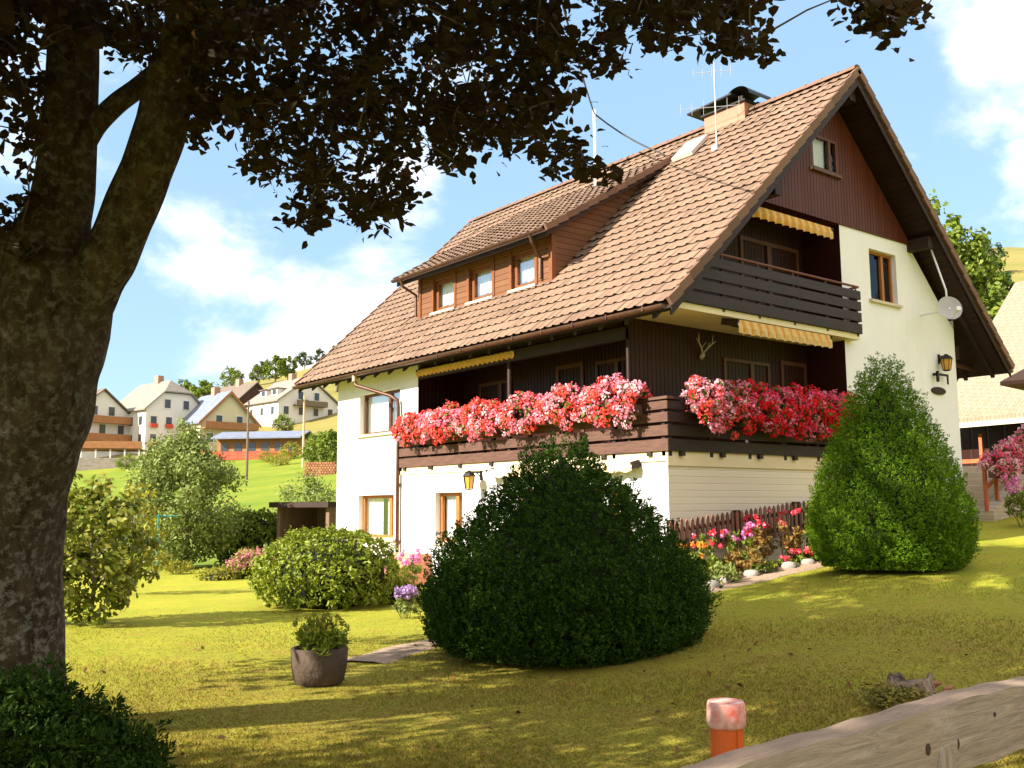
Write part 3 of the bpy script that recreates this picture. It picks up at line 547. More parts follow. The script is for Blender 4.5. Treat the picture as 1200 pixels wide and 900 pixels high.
_A = _uv(ANCH[:, 0], ANCH[:, 1]); _n = len(_A)


def _k(a, b):
    r = np.linalg.norm(a[:, None, :] - b[None, :, :], axis=-1)
    return r


_K = np.zeros((_n + 1, _n + 1)); _K[:_n, :_n] = _k(_A, _A) - np.eye(_n) * 0.05; _K[:_n, _n] = 1; _K[_n, :_n] = 1
_hz = np.sign(ANCH[:, 2]) * np.sqrt(np.abs(ANCH[:, 2]) + 0.04)
_W = np.linalg.solve(_K, np.append(_hz, 0))


def ground_z(x, y):
    q = _uv(np.atleast_1d(x), np.atleast_1d(y))
    s = _k(q, _A) @ _W[:_n] + _W[_n]
    z = np.sign(s) * (s * s - 0.04)
    z = np.where(np.abs(s) < 0.2, 0.0, z)
    return z


def gz(x, y): return float(ground_z(np.array([x]), np.array([y]))[0])


def at(az_px, depth):
    """Ground point straight below a viewing azimuth and a forward distance (metres)."""
    t = (az_px - 600) / 1129.76 / math.cos(PITCH)
    w = CAM + depth * (Fh + Rh * t)
    return float(w[0]), float(w[1]), gz(w[0], w[1])

# ================================================================== MATERIALS
M = {}


def plastermat():
    b = NB('white_plaster'); tc = b.n('ShaderNodeTexCoord'); p = b.n('ShaderNodeBsdfPrincipled', Roughness=.9); p.inputs['Specular IOR Level'].default_value = .2
    def nz(scale, lo, hi, st=None, det=7):
        v = tc.outputs['Object']
        if st:
            mp = b.n('ShaderNodeMapping'); mp.inputs['Scale'].default_value = st; b.l(v, mp.inputs['Vector']); v = mp.outputs['Vector']
        n = b.n('ShaderNodeTexNoise', Scale=scale, Detail=det, Roughness=.65); b.l(v, n.inputs['Vector'])
        m = b.n('ShaderNodeMapRange'); m.inputs['From Min'].default_value = lo; m.inputs['From Max'].default_value = hi; b.l(n.outputs['Fac'], m.inputs['Value']); return m.outputs['Result']
    def mix(f, a, c):
        x = b.n('ShaderNodeMix', data_type='RGBA'); b.l(f, x.inputs['Factor'])
        for k, q in (('A', a), ('B', c)):
            if isinstance(q, tuple): x.inputs[k].default_value = c4(q)
            else: b.l(q, x.inputs[k])
        return x.outputs['Result']
    g = mix(nz(1.1, .35, .7), (.81, .78, .765), (.76, .725, .70))
    g = mix(nz(2.2, .58, .85, (2.4, 2.4, .16)), g, (.62, .56, .48))
    g = mix(nz(5, .6, .8), g, (.70, .64, .56))
    b.l(g, p.inputs['Base Color']); n2 = b.n('ShaderNodeTexNoise', Scale=110, Detail=4); b.l(tc.outputs['Object'], n2.inputs['Vector'])
    bp = b.n('ShaderNodeBump', Strength=.3, Distance=.02); b.l(n2.outputs['Fac'], bp.inputs['Height']); b.l(bp.outputs['Normal'], p.inputs['Normal'])
    b.l(p.outputs[0], b.out.inputs['Surface']); return b.m


M['plaster'] = plastermat()
M['cream'] = mat('cream_render', (0.78, 0.66, 0.42), 0.85, var=(0.70, 0.58, 0.36), scale=1.5, bump=0.15, bscale=90)
M['clap'] = planks('cream_weatherboard', (0.70, 0.60, 0.46), (0.74, 0.65, 0.51), 0.115, 2, 0.45, 0.75, (0.5, 0.5, 6))
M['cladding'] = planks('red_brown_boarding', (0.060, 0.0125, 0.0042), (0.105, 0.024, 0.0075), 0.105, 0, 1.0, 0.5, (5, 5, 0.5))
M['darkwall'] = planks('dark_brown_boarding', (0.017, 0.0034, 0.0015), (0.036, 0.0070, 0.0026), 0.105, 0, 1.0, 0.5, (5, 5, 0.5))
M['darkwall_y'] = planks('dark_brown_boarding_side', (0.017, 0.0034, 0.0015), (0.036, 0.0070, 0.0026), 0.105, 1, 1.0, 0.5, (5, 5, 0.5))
M['soffit'] = planks('dark_soffit_boards', (0.018, 0.007, 0.004), (0.032, 0.012, 0.006), 0.12, 0, 0.8, 0.6, (5, 1, 1))
M['beam'] = mat('dark_beam_wood', (0.020, 0.008, 0.005), 0.6, var=(0.035, 0.014, 0.008), scale=5, stretch=(6, 1, 6), bump=0.2)
M['balcony_dark'] = mat('blackish_brown_boards', (0.018, 0.011, 0.009), 0.55, var=(0.036, 0.020, 0.015), scale=6, stretch=(1, 1, 8), bump=0.2)
M['balcony_brown'] = mat('weathered_brown_boards', (0.13, 0.062, 0.040), 0.65, var=(0.07, 0.034, 0.024), scale=4, stretch=(1, 1, 8), bump=0.3)
M['rail'] = mat('red_brown_rail', (0.17, 0.05, 0.03), 0.4, var=(0.12, 0.03, 0.02), scale=8)
M['tile'] = islandmat('clay_roof_tiles', [(0.188, 0.119, 0.078), (0.213, 0.136, 0.090), (0.197, 0.126, 0.083), (0.235, 0.152, 0.102), (0.205, 0.131, 0.086), (0.165, 0.103, 0.068), (0.220, 0.143, 0.097), (0.192, 0.123, 0.081), (0.208, 0.133, 0.088)], 0.75, 0.2, 0.3, 60,
                      stain=(0.145, 0.090, 0.064), stain_scale=0.7)
M['tile_edge'] = islandmat('roof_edge_tiles', [(0.15, 0.082, 0.052), (0.19, 0.105, 0.066), (0.13, 0.07, 0.044)], 0.75, 0.25, 0.3, 60)
M['slab'] = mat('roof_timber', (0.028, 0.014, 0.009), 0.7, var=(0.04, 0.02, 0.012), scale=3)
M['copper'] = mat('brown_metal_gutter', (0.13, 0.065, 0.04), 0.4, var=(0.08, 0.04, 0.03), scale=5, metal=0.5)
M['pipe_light'] = mat('pale_pipe', (0.45, 0.33, 0.22), 0.45)
M['dormer_wood'] = planks('dormer_shingle_boards', (0.12, 0.048, 0.020), (0.19, 0.082, 0.034), 0.13, 2, 0.8, 0.6, (1, 1, 5))
M['frame'] = mat('orange_brown_frame', (0.42, 0.16, 0.04), 0.45, var=(0.30, 0.10, 0.025), scale=6, stretch=(4, 4, 1))
M['frame_dormer'] = mat('brown_dormer_frame', (0.20, 0.070, 0.022), 0.5, var=(0.14, 0.046, 0.016), scale=6, stretch=(4, 4, 1))
M['frame_dark'] = mat('dark_window_frame', (0.12, 0.045, 0.022), 0.45, var=(0.08, 0.03, 0.015), scale=6)
M['sill'] = mat('pale_stone_sill', (0.62, 0.52, 0.38), 0.7, var=(0.5, 0.42, 0.30), scale=9)
M['glass'] = glassmat('window_glass', (0.86, 0.9, 0.88))
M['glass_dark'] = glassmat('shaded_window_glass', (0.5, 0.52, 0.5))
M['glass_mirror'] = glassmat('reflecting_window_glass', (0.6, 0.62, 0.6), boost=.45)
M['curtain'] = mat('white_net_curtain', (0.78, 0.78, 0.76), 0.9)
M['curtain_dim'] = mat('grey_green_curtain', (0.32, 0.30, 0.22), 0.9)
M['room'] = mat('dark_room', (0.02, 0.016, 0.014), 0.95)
M['awning'] = mat('yellow_awning_cloth', (0.80, 0.42, 0.07), 0.85, var=(0.85, 0.55, 0.16), scale=5)
M['awning_pale'] = mat('cream_awning_cloth', (0.78, 0.66, 0.46), 0.85, var=(0.82, 0.55, 0.25), scale=3)
M['metal'] = mat('galvanised_metal', (0.55, 0.55, 0.56), 0.35, metal=0.8)
M['metal_white'] = mat('white_painted_metal', (0.75, 0.75, 0.74), 0.4)
M['iron'] = mat('black_iron', (0.02, 0.018, 0.016), 0.5, metal=0.3)
M['lampglass'] = mat('amber_lamp_glass', (0.62, 0.30, 0.04), 0.2, spec=0.5)
M['dish'] = mat('grey_dish_paint', (0.42, 0.40, 0.38), 0.5, var=(0.36, 0.34, 0.33), scale=5)
M['brick'] = brickmat('chimney_brick', (0.30, 0.14, 0.085), (0.38, 0.19, 0.12), (0.3, 0.24, 0.19), 4.0)
M['steps'] = brickmat('red_step_brick', (0.50, 0.17, 0.10), (0.60, 0.24, 0.15), (0.55, 0.42, 0.34), 5.0)

# ================================================================== MAIN HOUSE
ZR, XR, S = 10.457, 5.207, 0.955
XE, XE2 = -0.525, 11.027
Y0, Y1 = -0.62, 12.69
W, LEN = 9.70, 11.41
def rt(x): return ZR - S * abs(x - XR)          # top of the main roof
house = empty('chalet_house', (0, 0, 0), 'large white chalet with steep brown tiled roof, dark timber gable and flower-covered balconies', 'house')


def wall_sheet(mb, O, U, N, u0, u1, v0, v1, holes, depth):
    """Wall face with openings; O origin, U horizontal direction, N outward normal, reveals go `depth` inward."""
    O, U, N = (np.array(k, float) for k in (O, U, N)); V = np.array([0, 0, 1.0])
    P = lambda u, v, d=0.0: O + U * u + V * v - N * d
    us = sorted({u0, u1, *[h[0] for h in holes], *[h[1] for h in holes]}); vs = sorted({v0, v1, *[h[2] for h in holes], *[h[3] for h in holes]})
    for a, b in zip(us, us[1:]):
        for c, d in zip(vs, vs[1:]):
            um, vm = (a + b) / 2, (c + d) / 2
            if any(h[0] < um < h[1] and h[2] < vm < h[3] for h in holes): continue
            mb.face(P(a, c), P(b, c), P(b, d), P(a, d))
    for a, b, c, d in holes:
        mb.face(P(a, c), P(b, c), P(b, c, depth), P(a, c, depth)); mb.face(P(a, d), P(a, d, depth), P(b, d, depth), P(b, d))
        mb.face(P(a, c), P(a, c, depth), P(a, d, depth), P(a, d)); mb.face(P(b, c), P(b, d), P(b, d, depth), P(b, c, depth))


def window(parent, O, U, N, u0, u1, v0, v1, inset, fm, mull=(), fw=0.07, curtain='curtain', gm='glass', name='window', sill=True, gap=None, openleaf=None, label=None):
    """Window in a wall plane: frame bars with mullions; pane, curtain and sill are its children."""
    O, U, N = (np.array(k, float) for k in (O, U, N)); V = np.array([0, 0, 1.0])
    P = lambda u, v, d: O + U * u + V * v - N * d
    fr = MB()
    def bar(a, b, c, d, t0=inset - 0.03, t1=inset + 0.04):
        fr.hexa([P(a, c, t0), P(b, c, t0), P(b, c, t1), P(a, c, t1), P(a, d, t0), P(b, d, t0), P(b, d, t1), P(a, d, t1)])
    bar(u0, u0 + fw, v0, v1); bar(u1 - fw, u1, v0, v1); bar(u0 + fw, u1 - fw, v0, v0 + fw); bar(u0 + fw, u1 - fw, v1 - fw, v1)
    for mu in mull: bar(mu - fw * 0.8, mu + fw * 0.8, v0 + fw, v1 - fw, inset - 0.04, inset + 0.03)
    w = fr.build(name, M[fm], parent)
    if label: w['label'] = label
    MB().face(P(u0 + fw, v0 + fw, inset + .01), P(u1 - fw, v0 + fw, inset + .01), P(u1 - fw, v1 - fw, inset + .01), P(u0 + fw, v1 - fw, inset + .01)).build('pane', M[gm], w)
    if curtain:
        cu = MB(); spans = [(u0 + 0.02, u1 - 0.02)] if gap is None else [(u0 + .02, gap[0]), (gap[1], u1 - .02)]
        for a, b in spans:
            n = max(6, int((b - a) / 0.035))
            for i in range(n):
                t0, t1 = a + (b - a) * i / n, a + (b - a) * (i + 1) / n
                f = lambda t: inset + 0.10 + 0.018 * math.sin(t * 58) + 0.008 * math.sin(t * 131)
                cu.face(P(t0, v0 + .03, f(t0)), P(t1, v0 + .03, f(t1)), P(t1, v1 - .02, f(t1)), P(t0, v1 - .02, f(t0)))
        for q0, q1 in spans:
            one = MB(); lo, hi = sorted((float(P(q0, 0, 0) @ U), float(P(q1, 0, 0) @ U)))
            for f in cu.f:
                if all(lo - 1e-4 <= float(np.array(cu.v[k]) @ U) <= hi + 1e-4 for k in f): one.face(*[cu.v[k] for k in f])
            one.build('curtain', M[curtain], w, smooth=True)
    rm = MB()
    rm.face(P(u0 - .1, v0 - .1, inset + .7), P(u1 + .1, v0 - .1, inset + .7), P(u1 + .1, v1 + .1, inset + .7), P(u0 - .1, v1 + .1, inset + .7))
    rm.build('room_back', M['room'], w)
    if sill:
        s = MB(); s.hexa([P(u0 - .08, v0 - .06, -.07), P(u1 + .08, v0 - .06, -.07), P(u1 + .08, v0 - .06, inset - .03), P(u0 - .08, v0 - .06, inset - .03),
                          P(u0 - .08, v0 - .004, -.07), P(u1 + .08, v0 - .004, -.07), P(u1 + .08, v0 + .012, inset - .03), P(u0 - .08, v0 + .012, inset - .03)])
        s.build('sill', M['sill'], w)
    return w


# --- white walls, side facing the lawn (x = 0)
NX, UY, NY, UX = (-1, 0, 0), (0, 1, 0), (0, -1, 0), (1, 0, 0)
mb = MB()
wall_sheet(mb, (0, 0, 0), UY, NX, 7.59, LEN, -1.2, 5.21, [(8.36, 10.27, 3.47, 4.48), (8.60, 10.28, 0.97, 1.99)], 0.26)
wall_sheet(mb, (0, 0, 0), UY, NX, 0.0, 7.59, -1.2, 2.52, [(5.84, 6.87, 0.95, 2.01), (0.9, 3.6, 0.0, 2.05)], 0.26)
mb.face((0, LEN, -1.2), (W, LEN, -1.2), (W, LEN, 5.9), (XR, LEN, 10.15), (0, LEN, 5.21))
mb.face((W, 0, -1.2), (W, LEN, -1.2), (W, LEN, 5.9), (W, 0, 5.9))
# gable side, right of the balconies
wx = lambda z: min(W, XR + (ZR - 0.45 - z) / S)
mb.face((5.28, 0, -1.2), (W, 0, -1.2), (W, 0, 5.66), (7.92, 0, 7.38), (7.37, 0, 7.38), (7.37, 0, 5.96), (6.33, 0, 5.96), (6.33, 0, 7.06), (7.37, 0, 7.06), (7.37, 0, 7.38), (5.28, 0, 7.38))
for a, b, c, d in ((6.33, 7.37, 5.96, 7.06),):
    mb.face((a, 0, c), (b, 0, c), (b, .22, c), (a, .22, c)); mb.face((a, 0, d), (b, 0, d), (b, .22, d), (a, .22, d))
    mb.face((a, 0, c), (a, .22, c), (a, .22, d), (a, 0, d)); mb.face((b, 0, c), (b, .22, c), (b, .22, d), (b, 0, d))
mb.build('wall', M['plaster'], house, fix=False)
# cream band under the balcony and plinth boards
mb = MB()
mb.box(-0.03, 5.30, -0.035, 0.0, 2.36, 2.60); mb.box(-0.035, 0.0, 0.0, 8.33, 2.44, 2.60)
mb.build('cornice_band', M['cream'], house)
MB().face((0, 0, -1.2), (5.28, 0, -1.2), (5.28, 0, 2.36), (0, 0, 2.36)).build('weatherboard', M['clap'], house, fix=False)
MB().box(-0.012, 0.0, 0.0, 8.2, -1.2, 0.22).build('plinth', M['sill'], house)

# --- windows
window(house, (0, 0, 0), UY, NX, 8.36, 10.27, 3.47, 4.48, 0.17, 'frame_dark', (9.05,), 0.06)
window(house, (0, 0, 0), UY, NX, 8.60, 10.28, 0.97, 1.99, 0.17, 'frame', (8.95,), 0.075, gap=(9.28, 9.5))
window(house, (0, 0, 0), UY, NX, 5.84, 6.87, 0.95, 2.01, 0.17, 'frame', (6.2,), 0.075)
window(house, (0, 0, 0), UX, NY, 6.33, 7.37, 5.96, 7.06, 0.14, 'frame', (6.98,), 0.055, curtain=None, gm='glass_dark')
window(house, (0, 0, 0), UX, NY, 4.40, 5.28, 8.40, 9.12, 0.0, 'frame_dark', (5.0,), 0.05, curtain='curtain', gm='glass', gap=(4.98, 5.26))
window(house, (0, .26, 0), UY, NX, 0.92, 3.58, 0.02, 2.03, 0.0, 'frame', (1.8, 2.7), 0.08, sill=False, name='terrace_door')

# --- recessed timber walls of the balconies
mb = MB()
mb.face((0, 0.9, 2.62), (5.28, 0.9, 2.62), (5.28, 0.9, 5.0), (0, 0.9, 5.0))            # behind the gable balcony
mb.face((0.05, 0.9, 5.1), (5.28, 0.9, 5.1), (5.28, 0.9, 8.2), (XR + (8.2 - ZR + .3) / S, 0.9, 8.2))          # behind the upper balcony
mb.face((5.28, 0, 2.62), (5.28, 0.9, 2.62), (5.28, 0.9, 7.38), (5.28, 0, 7.38))
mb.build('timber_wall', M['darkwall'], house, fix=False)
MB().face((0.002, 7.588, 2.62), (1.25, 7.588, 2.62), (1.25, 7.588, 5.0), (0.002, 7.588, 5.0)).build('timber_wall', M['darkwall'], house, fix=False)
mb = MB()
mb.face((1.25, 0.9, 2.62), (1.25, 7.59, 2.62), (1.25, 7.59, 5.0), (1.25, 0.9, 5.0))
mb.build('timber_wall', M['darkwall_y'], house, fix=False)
mb = MB()
mb.box(0.0, 1.25, 1.0, 7.58, 4.86, 4.93)
mb.build('timber_ceiling', M['soffit'], house)
mb = MB(); mb.tube([(0.0, 0.86, 2.65), (0.0, 0.86, 4.58)], 0.035, 8)
mb.tube([(0.0, 4.2, 2.65), (0.0, 4.2, 4.6)], 0.05, 8)
mb.build_each('balcony_post', M['beam'], house)
MB().box(-0.06, 0.06, 0.9, 7.5, 4.58, 4.80).build('eaves_beam', M['beam'], house)
# openings in the recessed walls
window(house, (1.25, 0, 0), UY, NX, 1.75, 3.0, 3.55, 4.55, 0.0, 'frame_dark', (2.4,), 0.07, curtain='curtain_dim', gm='glass_mirror', sill=False)
window(house, (1.25, 0, 0), UY, NX, 3.35, 4.2, 2.66, 4.6, 0.0, 'frame_dark', (), 0.09, curtain='curtain', gm='glass', sill=False, gap=(3.55, 4.15), name='balcony_door')
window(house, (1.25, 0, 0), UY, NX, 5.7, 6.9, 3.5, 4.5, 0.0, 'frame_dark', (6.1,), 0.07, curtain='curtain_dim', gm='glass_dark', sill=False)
window(house, (0, .9, 0), UX, NY, 2.58, 3.98, 3.6, 4.50, 0.0, 'frame_dark', (3.42,), 0.06, curtain='curtain', gm='glass_mirror', sill=False, gap=(3.4, 3.96))
window(house, (0, .9, 0), UX, NY, 4.35, 5.2, 2.66, 4.6, 0.0, 'frame_dark', (), 0.08, curtain=None, gm='glass_dark', sill=False, name='balcony_door')
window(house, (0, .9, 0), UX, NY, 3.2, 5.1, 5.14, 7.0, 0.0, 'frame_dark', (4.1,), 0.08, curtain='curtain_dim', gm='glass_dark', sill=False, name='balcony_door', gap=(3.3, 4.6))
# deer antlers on the timber wall
an = MB(); c = np.array((1.93, 0.84, 4.50))
an.tube([c + (0, .05, -.08), c + (0, -.02, 0)], [0.05, 0.04], 8)
for sgn in (-1, 1):
    an.tube([c, c + (sgn * .08, -.05, .10), c + (sgn * .19, -.08, .2), c + (sgn * .2, -.1, .36)], [.018, .016, .013, .006], 6)
    an.tube([c + (sgn * .08, -.05, .10), c + (sgn * .05, -.14, .2)], [.012, .004], 6); an.tube([c + (sgn * .17, -.08, .18), c + (sgn * .28, -.1, .26)], [.012, .004], 6)
an.build('antlers', mat('bleached_antler', (0.5, 0.42, 0.33), 0.6), house, smooth=True)

# --- gable boarding with window opening around the small attic window
gx = lambda z: ((ZR - 0.42 - z) / S)
mb = MB()
yb = -0.03
zz = [7.38, 8.40, 9.12, 9.98]
def row(z0, z1, xa0, xb0, xa1, xb1): mb.face((xa0, yb, z0), (xb0, yb, z0), (xb1, yb, z1), (xa1, yb, z1))
L0 = lambda z: XR - gx(z); R0 = lambda z: XR + gx(z)
row(7.38, 8.40, L0(7.38), R0(7.38), L0(8.40), R0(8.40))
row(8.40, 9.12, L0(8.40), 4.40, L0(9.12), 4.40); row(8.40, 9.12, 5.28, R0(8.40), 5.28, R0(9.12))
mb.face((L0(9.12), yb, 9.12), (R0(9.12), yb, 9.12), (XR, yb, ZR - .42))
mb.face((L0(7.38), yb, 7.38), (R0(7.38), yb, 7.38), (R0(7.38), 0.9, 7.38), (L0(7.38), 0.9, 7.38))
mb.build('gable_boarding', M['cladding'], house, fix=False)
window_trim = MB(); window_trim.box(4.34, 5.34, -0.10, -0.034, 8.33, 8.395); window_trim.build('window_ledge', M['frame_dark'], house)

# --- roof: timber deck, tiles, edges
roof = MB()
def slab(x0, x1, y0, y1, t0, t1):
    roof.prism([(x0, y0, rt(x0) - t0), (x1, y0, rt(x1) - t0), (x1, y0, rt(x1) - t1), (x0, y0, rt(x0) - t1)], (0, y1 - y0, 0))
slab(XE + .03, XR, Y0 + .03, Y1 - .03, 0.05, 0.22)
slab(XR, XE2 - .03, Y0 + .03, Y1 - .03, 0.05, 0.22)
roof_o = roof.build('roof', M['slab'], house)


def tile_field(ea, eb, ra, rb, ncol, nrow, m, name, parent, roll=0.028, butt=0.05):
    """Interlocking clay tiles between eave points ea..eb and top points ra..rb, every tile a mesh island."""
    ea, eb, ra, rb = (np.array(k, float) for k in (ea, eb, ra, rb))
    nrm = unit(np.cross(eb - ea, ra - ea)); nrm = nrm if nrm[2] > 0 else -nrm
    prof = [(0.0, 0.55), (0.10, 1.0), (0.24, 0.85), (0.40, 0.15), (0.60, 0.0), (0.82, 0.05), (1.0, 0.5)]
    V = []; F = []
    for r in range(nrow):
        v0, v1 = r / nrow, (r + 1.12) / nrow
        for cc in range(ncol):
            jit = rng.normal() * 0.0028; sk = rng.normal() * 0.0007
            base = len(V)
            for lev, (vv, lift) in enumerate(((v0, .026), (min(v1, 1.0), 0.004))):
                for t, h in prof:
                    u = (cc + t) / ncol
                    p = (ea + (eb - ea) * u) * (1 - vv) + (ra + (rb - ra) * u) * vv
                    V.append(p + nrm * (lift + jit + sk * t * 5 + h * (.029 if lev == 0 else .008)))
            n = len(prof)
            for lv in (0,):
                for j in range(n - 1): F.append((base + lv * n + j, base + lv * n + j + 1, base + (lv + 1) * n + j + 1, base + (lv + 1) * n + j))
    me = bpy.data.meshes.new(name); me.from_pydata([tuple(p) for p in V], [], F); me.update()
    return link(name, me, m, parent)


tile_field((XE - .05, Y0 - .02, rt(XE - .05)), (XE - .05, Y1, rt(XE - .05)), (XR, Y0 - .02, ZR), (XR, Y1, ZR), 58, 26, M['tile'], 'roof_tiles', roof_o)
tile_field((XE2 + .05, Y1, rt(XE2 + .05)), (XE2 + .05, Y0 - .02, rt(XE2 + .05)), (XR, Y1, ZR), (XR, Y0 - .02, ZR), 44, 23, M['tile'], 'roof_tiles', roof_o)
# ridge caps
rc = MB()
for i in range(34):
    y = Y0 - .03 + i * (Y1 - Y0 + .05) / 34
    L = (Y1 - Y0) / 34 * 1.12
    pts = []
    for k in range(7):
        a = math.pi * k / 6; pts.append((XR + 0.13 * math.cos(a), y, ZR - 0.02 + 0.115 * math.sin(a)))
    up = 0.012
    for k in range(6):
        p, q = pts[k], pts[k + 1]
        rc.face(p, q, (q[0], y + L, q[2] - up), (p[0], y + L, p[2] - up))
    rc.face(*[(XR + .115 * math.cos(math.pi * k / 6), y + .002, ZR - .02 + .1 * math.sin(math.pi * k / 6)) for k in range(7)])
rc.build('ridge_caps', M['tile_edge'], roof_o, fix=False)
# verge tiles along both gables, stepped with the courses
for yv, dy in ((Y0 - .06, 0.06), (Y1, 0.06)):
    for side in (-1, 1):
        vt = MB()
        xe = XE - .05 if side < 0 else XE2 + .05
        n = 23
        for r in range(n):
            a = np.array((xe, yv + dy / 2, rt(xe) - .035)); b = np.array((XR, yv + dy / 2, ZR - .035))
            p = a + (b - a) * (r / n); q = a + (b - a) * ((r + 1.08) / n)
            vt.bar(p + (0, 0, .03), q + (0, 0, -.012), 0.07, 0.15, up=(0, 0, 1))
        vt.build('verge_tiles', M['tile_edge'], roof_o)
bb = MB()
for side in (-1, 1):
    xe = XE + .02 if side < 0 else XE2 - .02
    for yy in (Y0 - .012, Y1 - .02):
        bb.prism([(xe, yy, rt(xe) - .12), (XR, yy, ZR - .12), (XR, yy, ZR - .34), (xe, yy, rt(xe) - .30)], (0, .035, 0))
bb.build_each('bargeboard', M['beam'], roof_o)
# boarded soffit and purlins under the gable overhang
sf = MB()
for x0, x1 in ((XE + .12, XR), (XR, XE2 - .1)):
    sf.prism([(x0, Y0 + .06, rt(x0) - .225), (x1, Y0 + .06, rt(x1) - .225), (x1, Y0 + .06, rt(x1) - .27), (x0, Y0 + .06, rt(x0) - .27)], (0, 1.6, 0))
sf.build_each('soffit', M['soffit'], roof_o)
pu = MB()
for x in (2.6, 7.95):
    pu.box(x - .09, x + .09, Y0 + .12, 1.0, rt(x) - .62, rt(x) - .36)
pu.box(XR - .10, XR + .10, Y0 + .12, 1.0, ZR - .62, ZR - .38)
pu.box(W + .02, W + .2, .0, LEN, 5.0, 5.3)
pu.build_each('purlin', M['beam'], roof_o)
ra = MB()
for i in range(20):
    y = Y0 + .35 + i * .64
    for sgn, xw, xe in ((-1, 0.25, XE + .05), (1, W - .25, XE2 - .05)):
        ra.prism([(xw, y, rt(xw) - .225), (xe, y, rt(xe) - .225), (xe, y, rt(xe) - .31), (xw, y, rt(xw) - .36)], (0, .09, 0))
ra.build_each('rafter_tail', M['beam'], roof_o)
# gutters and downpipes
gu = MB()
for x, sg in ((XE - .11, 1), (XE2 + .11, 1)):
    k = 8; y0, y1 = Y0 + .02, Y1 - .02; zc = rt(x) + 0.005
    ring = [(x + .075 * math.cos(math.pi + math.pi * j / k), zc + .075 * math.sin(math.pi + math.pi * j / k)) for j in range(k + 1)]
    for j in range(k): gu.face((ring[j][0], y0, ring[j][1]), (ring[j + 1][0], y0, ring[j + 1][1]), (ring[j + 1][0], y1, ring[j + 1][1]), (ring[j][0], y1, ring[j][1]))
    for yy in (y0, y1): gu.face(*[(q[0], yy, q[1]) for q in ring])
    for i in range(15): gu.box(x - .08, x - .06, y0 + .4 + i * .85, y0 + .43 + i * .85, zc - .06, zc + .02)
gu.build_each('gutter', M['copper'], house, fix=False)
dpz = rt(XE - .1)
dp = MB(); dp.tube([(XE - .11, 9.42, dpz - .05), (XE - .11, 9.42, dpz - .2)], .055, 10)
dp.build('downpipe', M['pipe_light'], house)
dp = MB(); dp.tube([(XE - .11, 9.42, dpz - .19), (XE - .09, 9.36, dpz - .3), (-.17, 8.5, dpz - .6), (-.09, 8.33, dpz - .72), (-.08, 8.31, 4.0), (-.08, 8.31, 3.0), (-.08, 8.31, -.2)], .045, 10)
for z in (3.6, 2.2, 0.9): dp.box(-.09, -.0, 8.255, 8.365, z, z + .04)
dp.build('downpipe', M['copper'], house, smooth=True)
dp = MB()
dp.tube([(XE2 + .11, 0.2, rt(XE2) - .05), (W + .15, 0.12, 4.9), (W + .1, 0.1, 4.6), (W + .08, .1, 1.2)], .045, 10)
dp.build('downpipe', M['copper'], house, smooth=True)

# --- dormer
DX, DY0, DY1 = 0.839, 3.82, 8.86
dz0, dz1 = 5.9, 7.30
SD = (9.72 - 7.30) / (4.425 - 0.42)
dt = lambda x: 7.30 + SD * (x - 0.42)
dorm = MB()
dwins = [(4.39, 5.17), (5.88, 6.75), (7.37, 8.22)]
wall_sheet(dorm, (DX, 0, 0), UY, NX, DY0, DY1, dz0, 7.40, [(a, b, 6.24 + .1, 7.12) for a, b in dwins], 0.14)
for y in (DY0, DY1):
    dorm.face((DX, y, dz0), (DX, y, dt(DX) - .12), (4.3, y, dt(4.3) - .12), (4.3, y, 9.0))
dorm_o = dorm.build('dormer', M['dormer_wood'], house, fix=False)
dr = MB(); dy0, dy1 = 3.55, 9.32
dr.prism([(0.46, dy0, dt(.46) - .04), (4.42, dy0, dt(4.42) - .04), (4.42, dy0, dt(4.42) - .17), (0.46, dy0, dt(.46) - .2)], (0, dy1 - dy0, 0))
dr.build('dormer_roof', M['beam'], dorm_o)
tile_field((0.40, dy0 - .02, dt(.40)), (0.40, dy1 + .02, dt(.40)), (4.43, dy0 - .02, dt(4.43) + .015), (4.43, dy1 + .02, dt(4.43) + .015), 24, 15, M['tile'], 'dormer_tiles', dorm_o)
for yv in (dy0 - .035, dy1 + .035):
    vt = MB()
    for r in range(14):
        p = np.array((0.40, yv, dt(.40) - .02)); q = np.array((4.4, yv, dt(4.4) - .02))
        vt.bar(p + (q - p) * (r / 14) + (0, 0, .025), p + (q - p) * ((r + 1.06) / 14) + (0, 0, -.01), .06, .13)
    vt.build('dormer_verge_tiles', M['tile_edge'], dorm_o)
cor = MB()
for y in (DY0, DY1): cor.box(DX - .03, DX + .09, y - .02 if y == DY0 else y - .09, y + .09 if y == DY0 else y + .02, dz0, 7.28)
for a, b in dwins: cor.box(DX - .02, DX, a - .09, a - .002, 6.3, 7.2); cor.box(DX - .02, DX, b + .002, b + .09, 6.3, 7.2)
cor.build_each('corner_board', M['frame_dormer'], dorm_o)
gu = MB(); x = .34; zc = dt(.40) - .02
ring = [(x + .06 * math.cos(math.pi + math.pi * j / 8), zc + .06 * math.sin(math.pi + math.pi * j / 8)) for j in range(9)]
for j in range(8): gu.face((ring[j][0], dy0, ring[j][1]), (ring[j + 1][0], dy0, ring[j + 1][1]), (ring[j + 1][0], dy1, ring[j + 1][1]), (ring[j][0], dy1, ring[j][1]))
for yy in (dy0, dy1): gu.face(*[(q[0], yy, q[1]) for q in ring])
gu.tube([(.34, 3.95, zc - .03), (.40, 3.95, zc - .2), (.79, 4.15, zc - .42), (.79, 4.15, 6.4)], .035, 8)
gu.tube([(.34, 8.95, zc - .03), (.40, 8.95, zc - .2), (.78, 8.93, zc - .38), (.78, 8.93, 6.35)], .035, 8)
gu.build('dormer_gutter', M['copper'], dorm_o, fix=False)
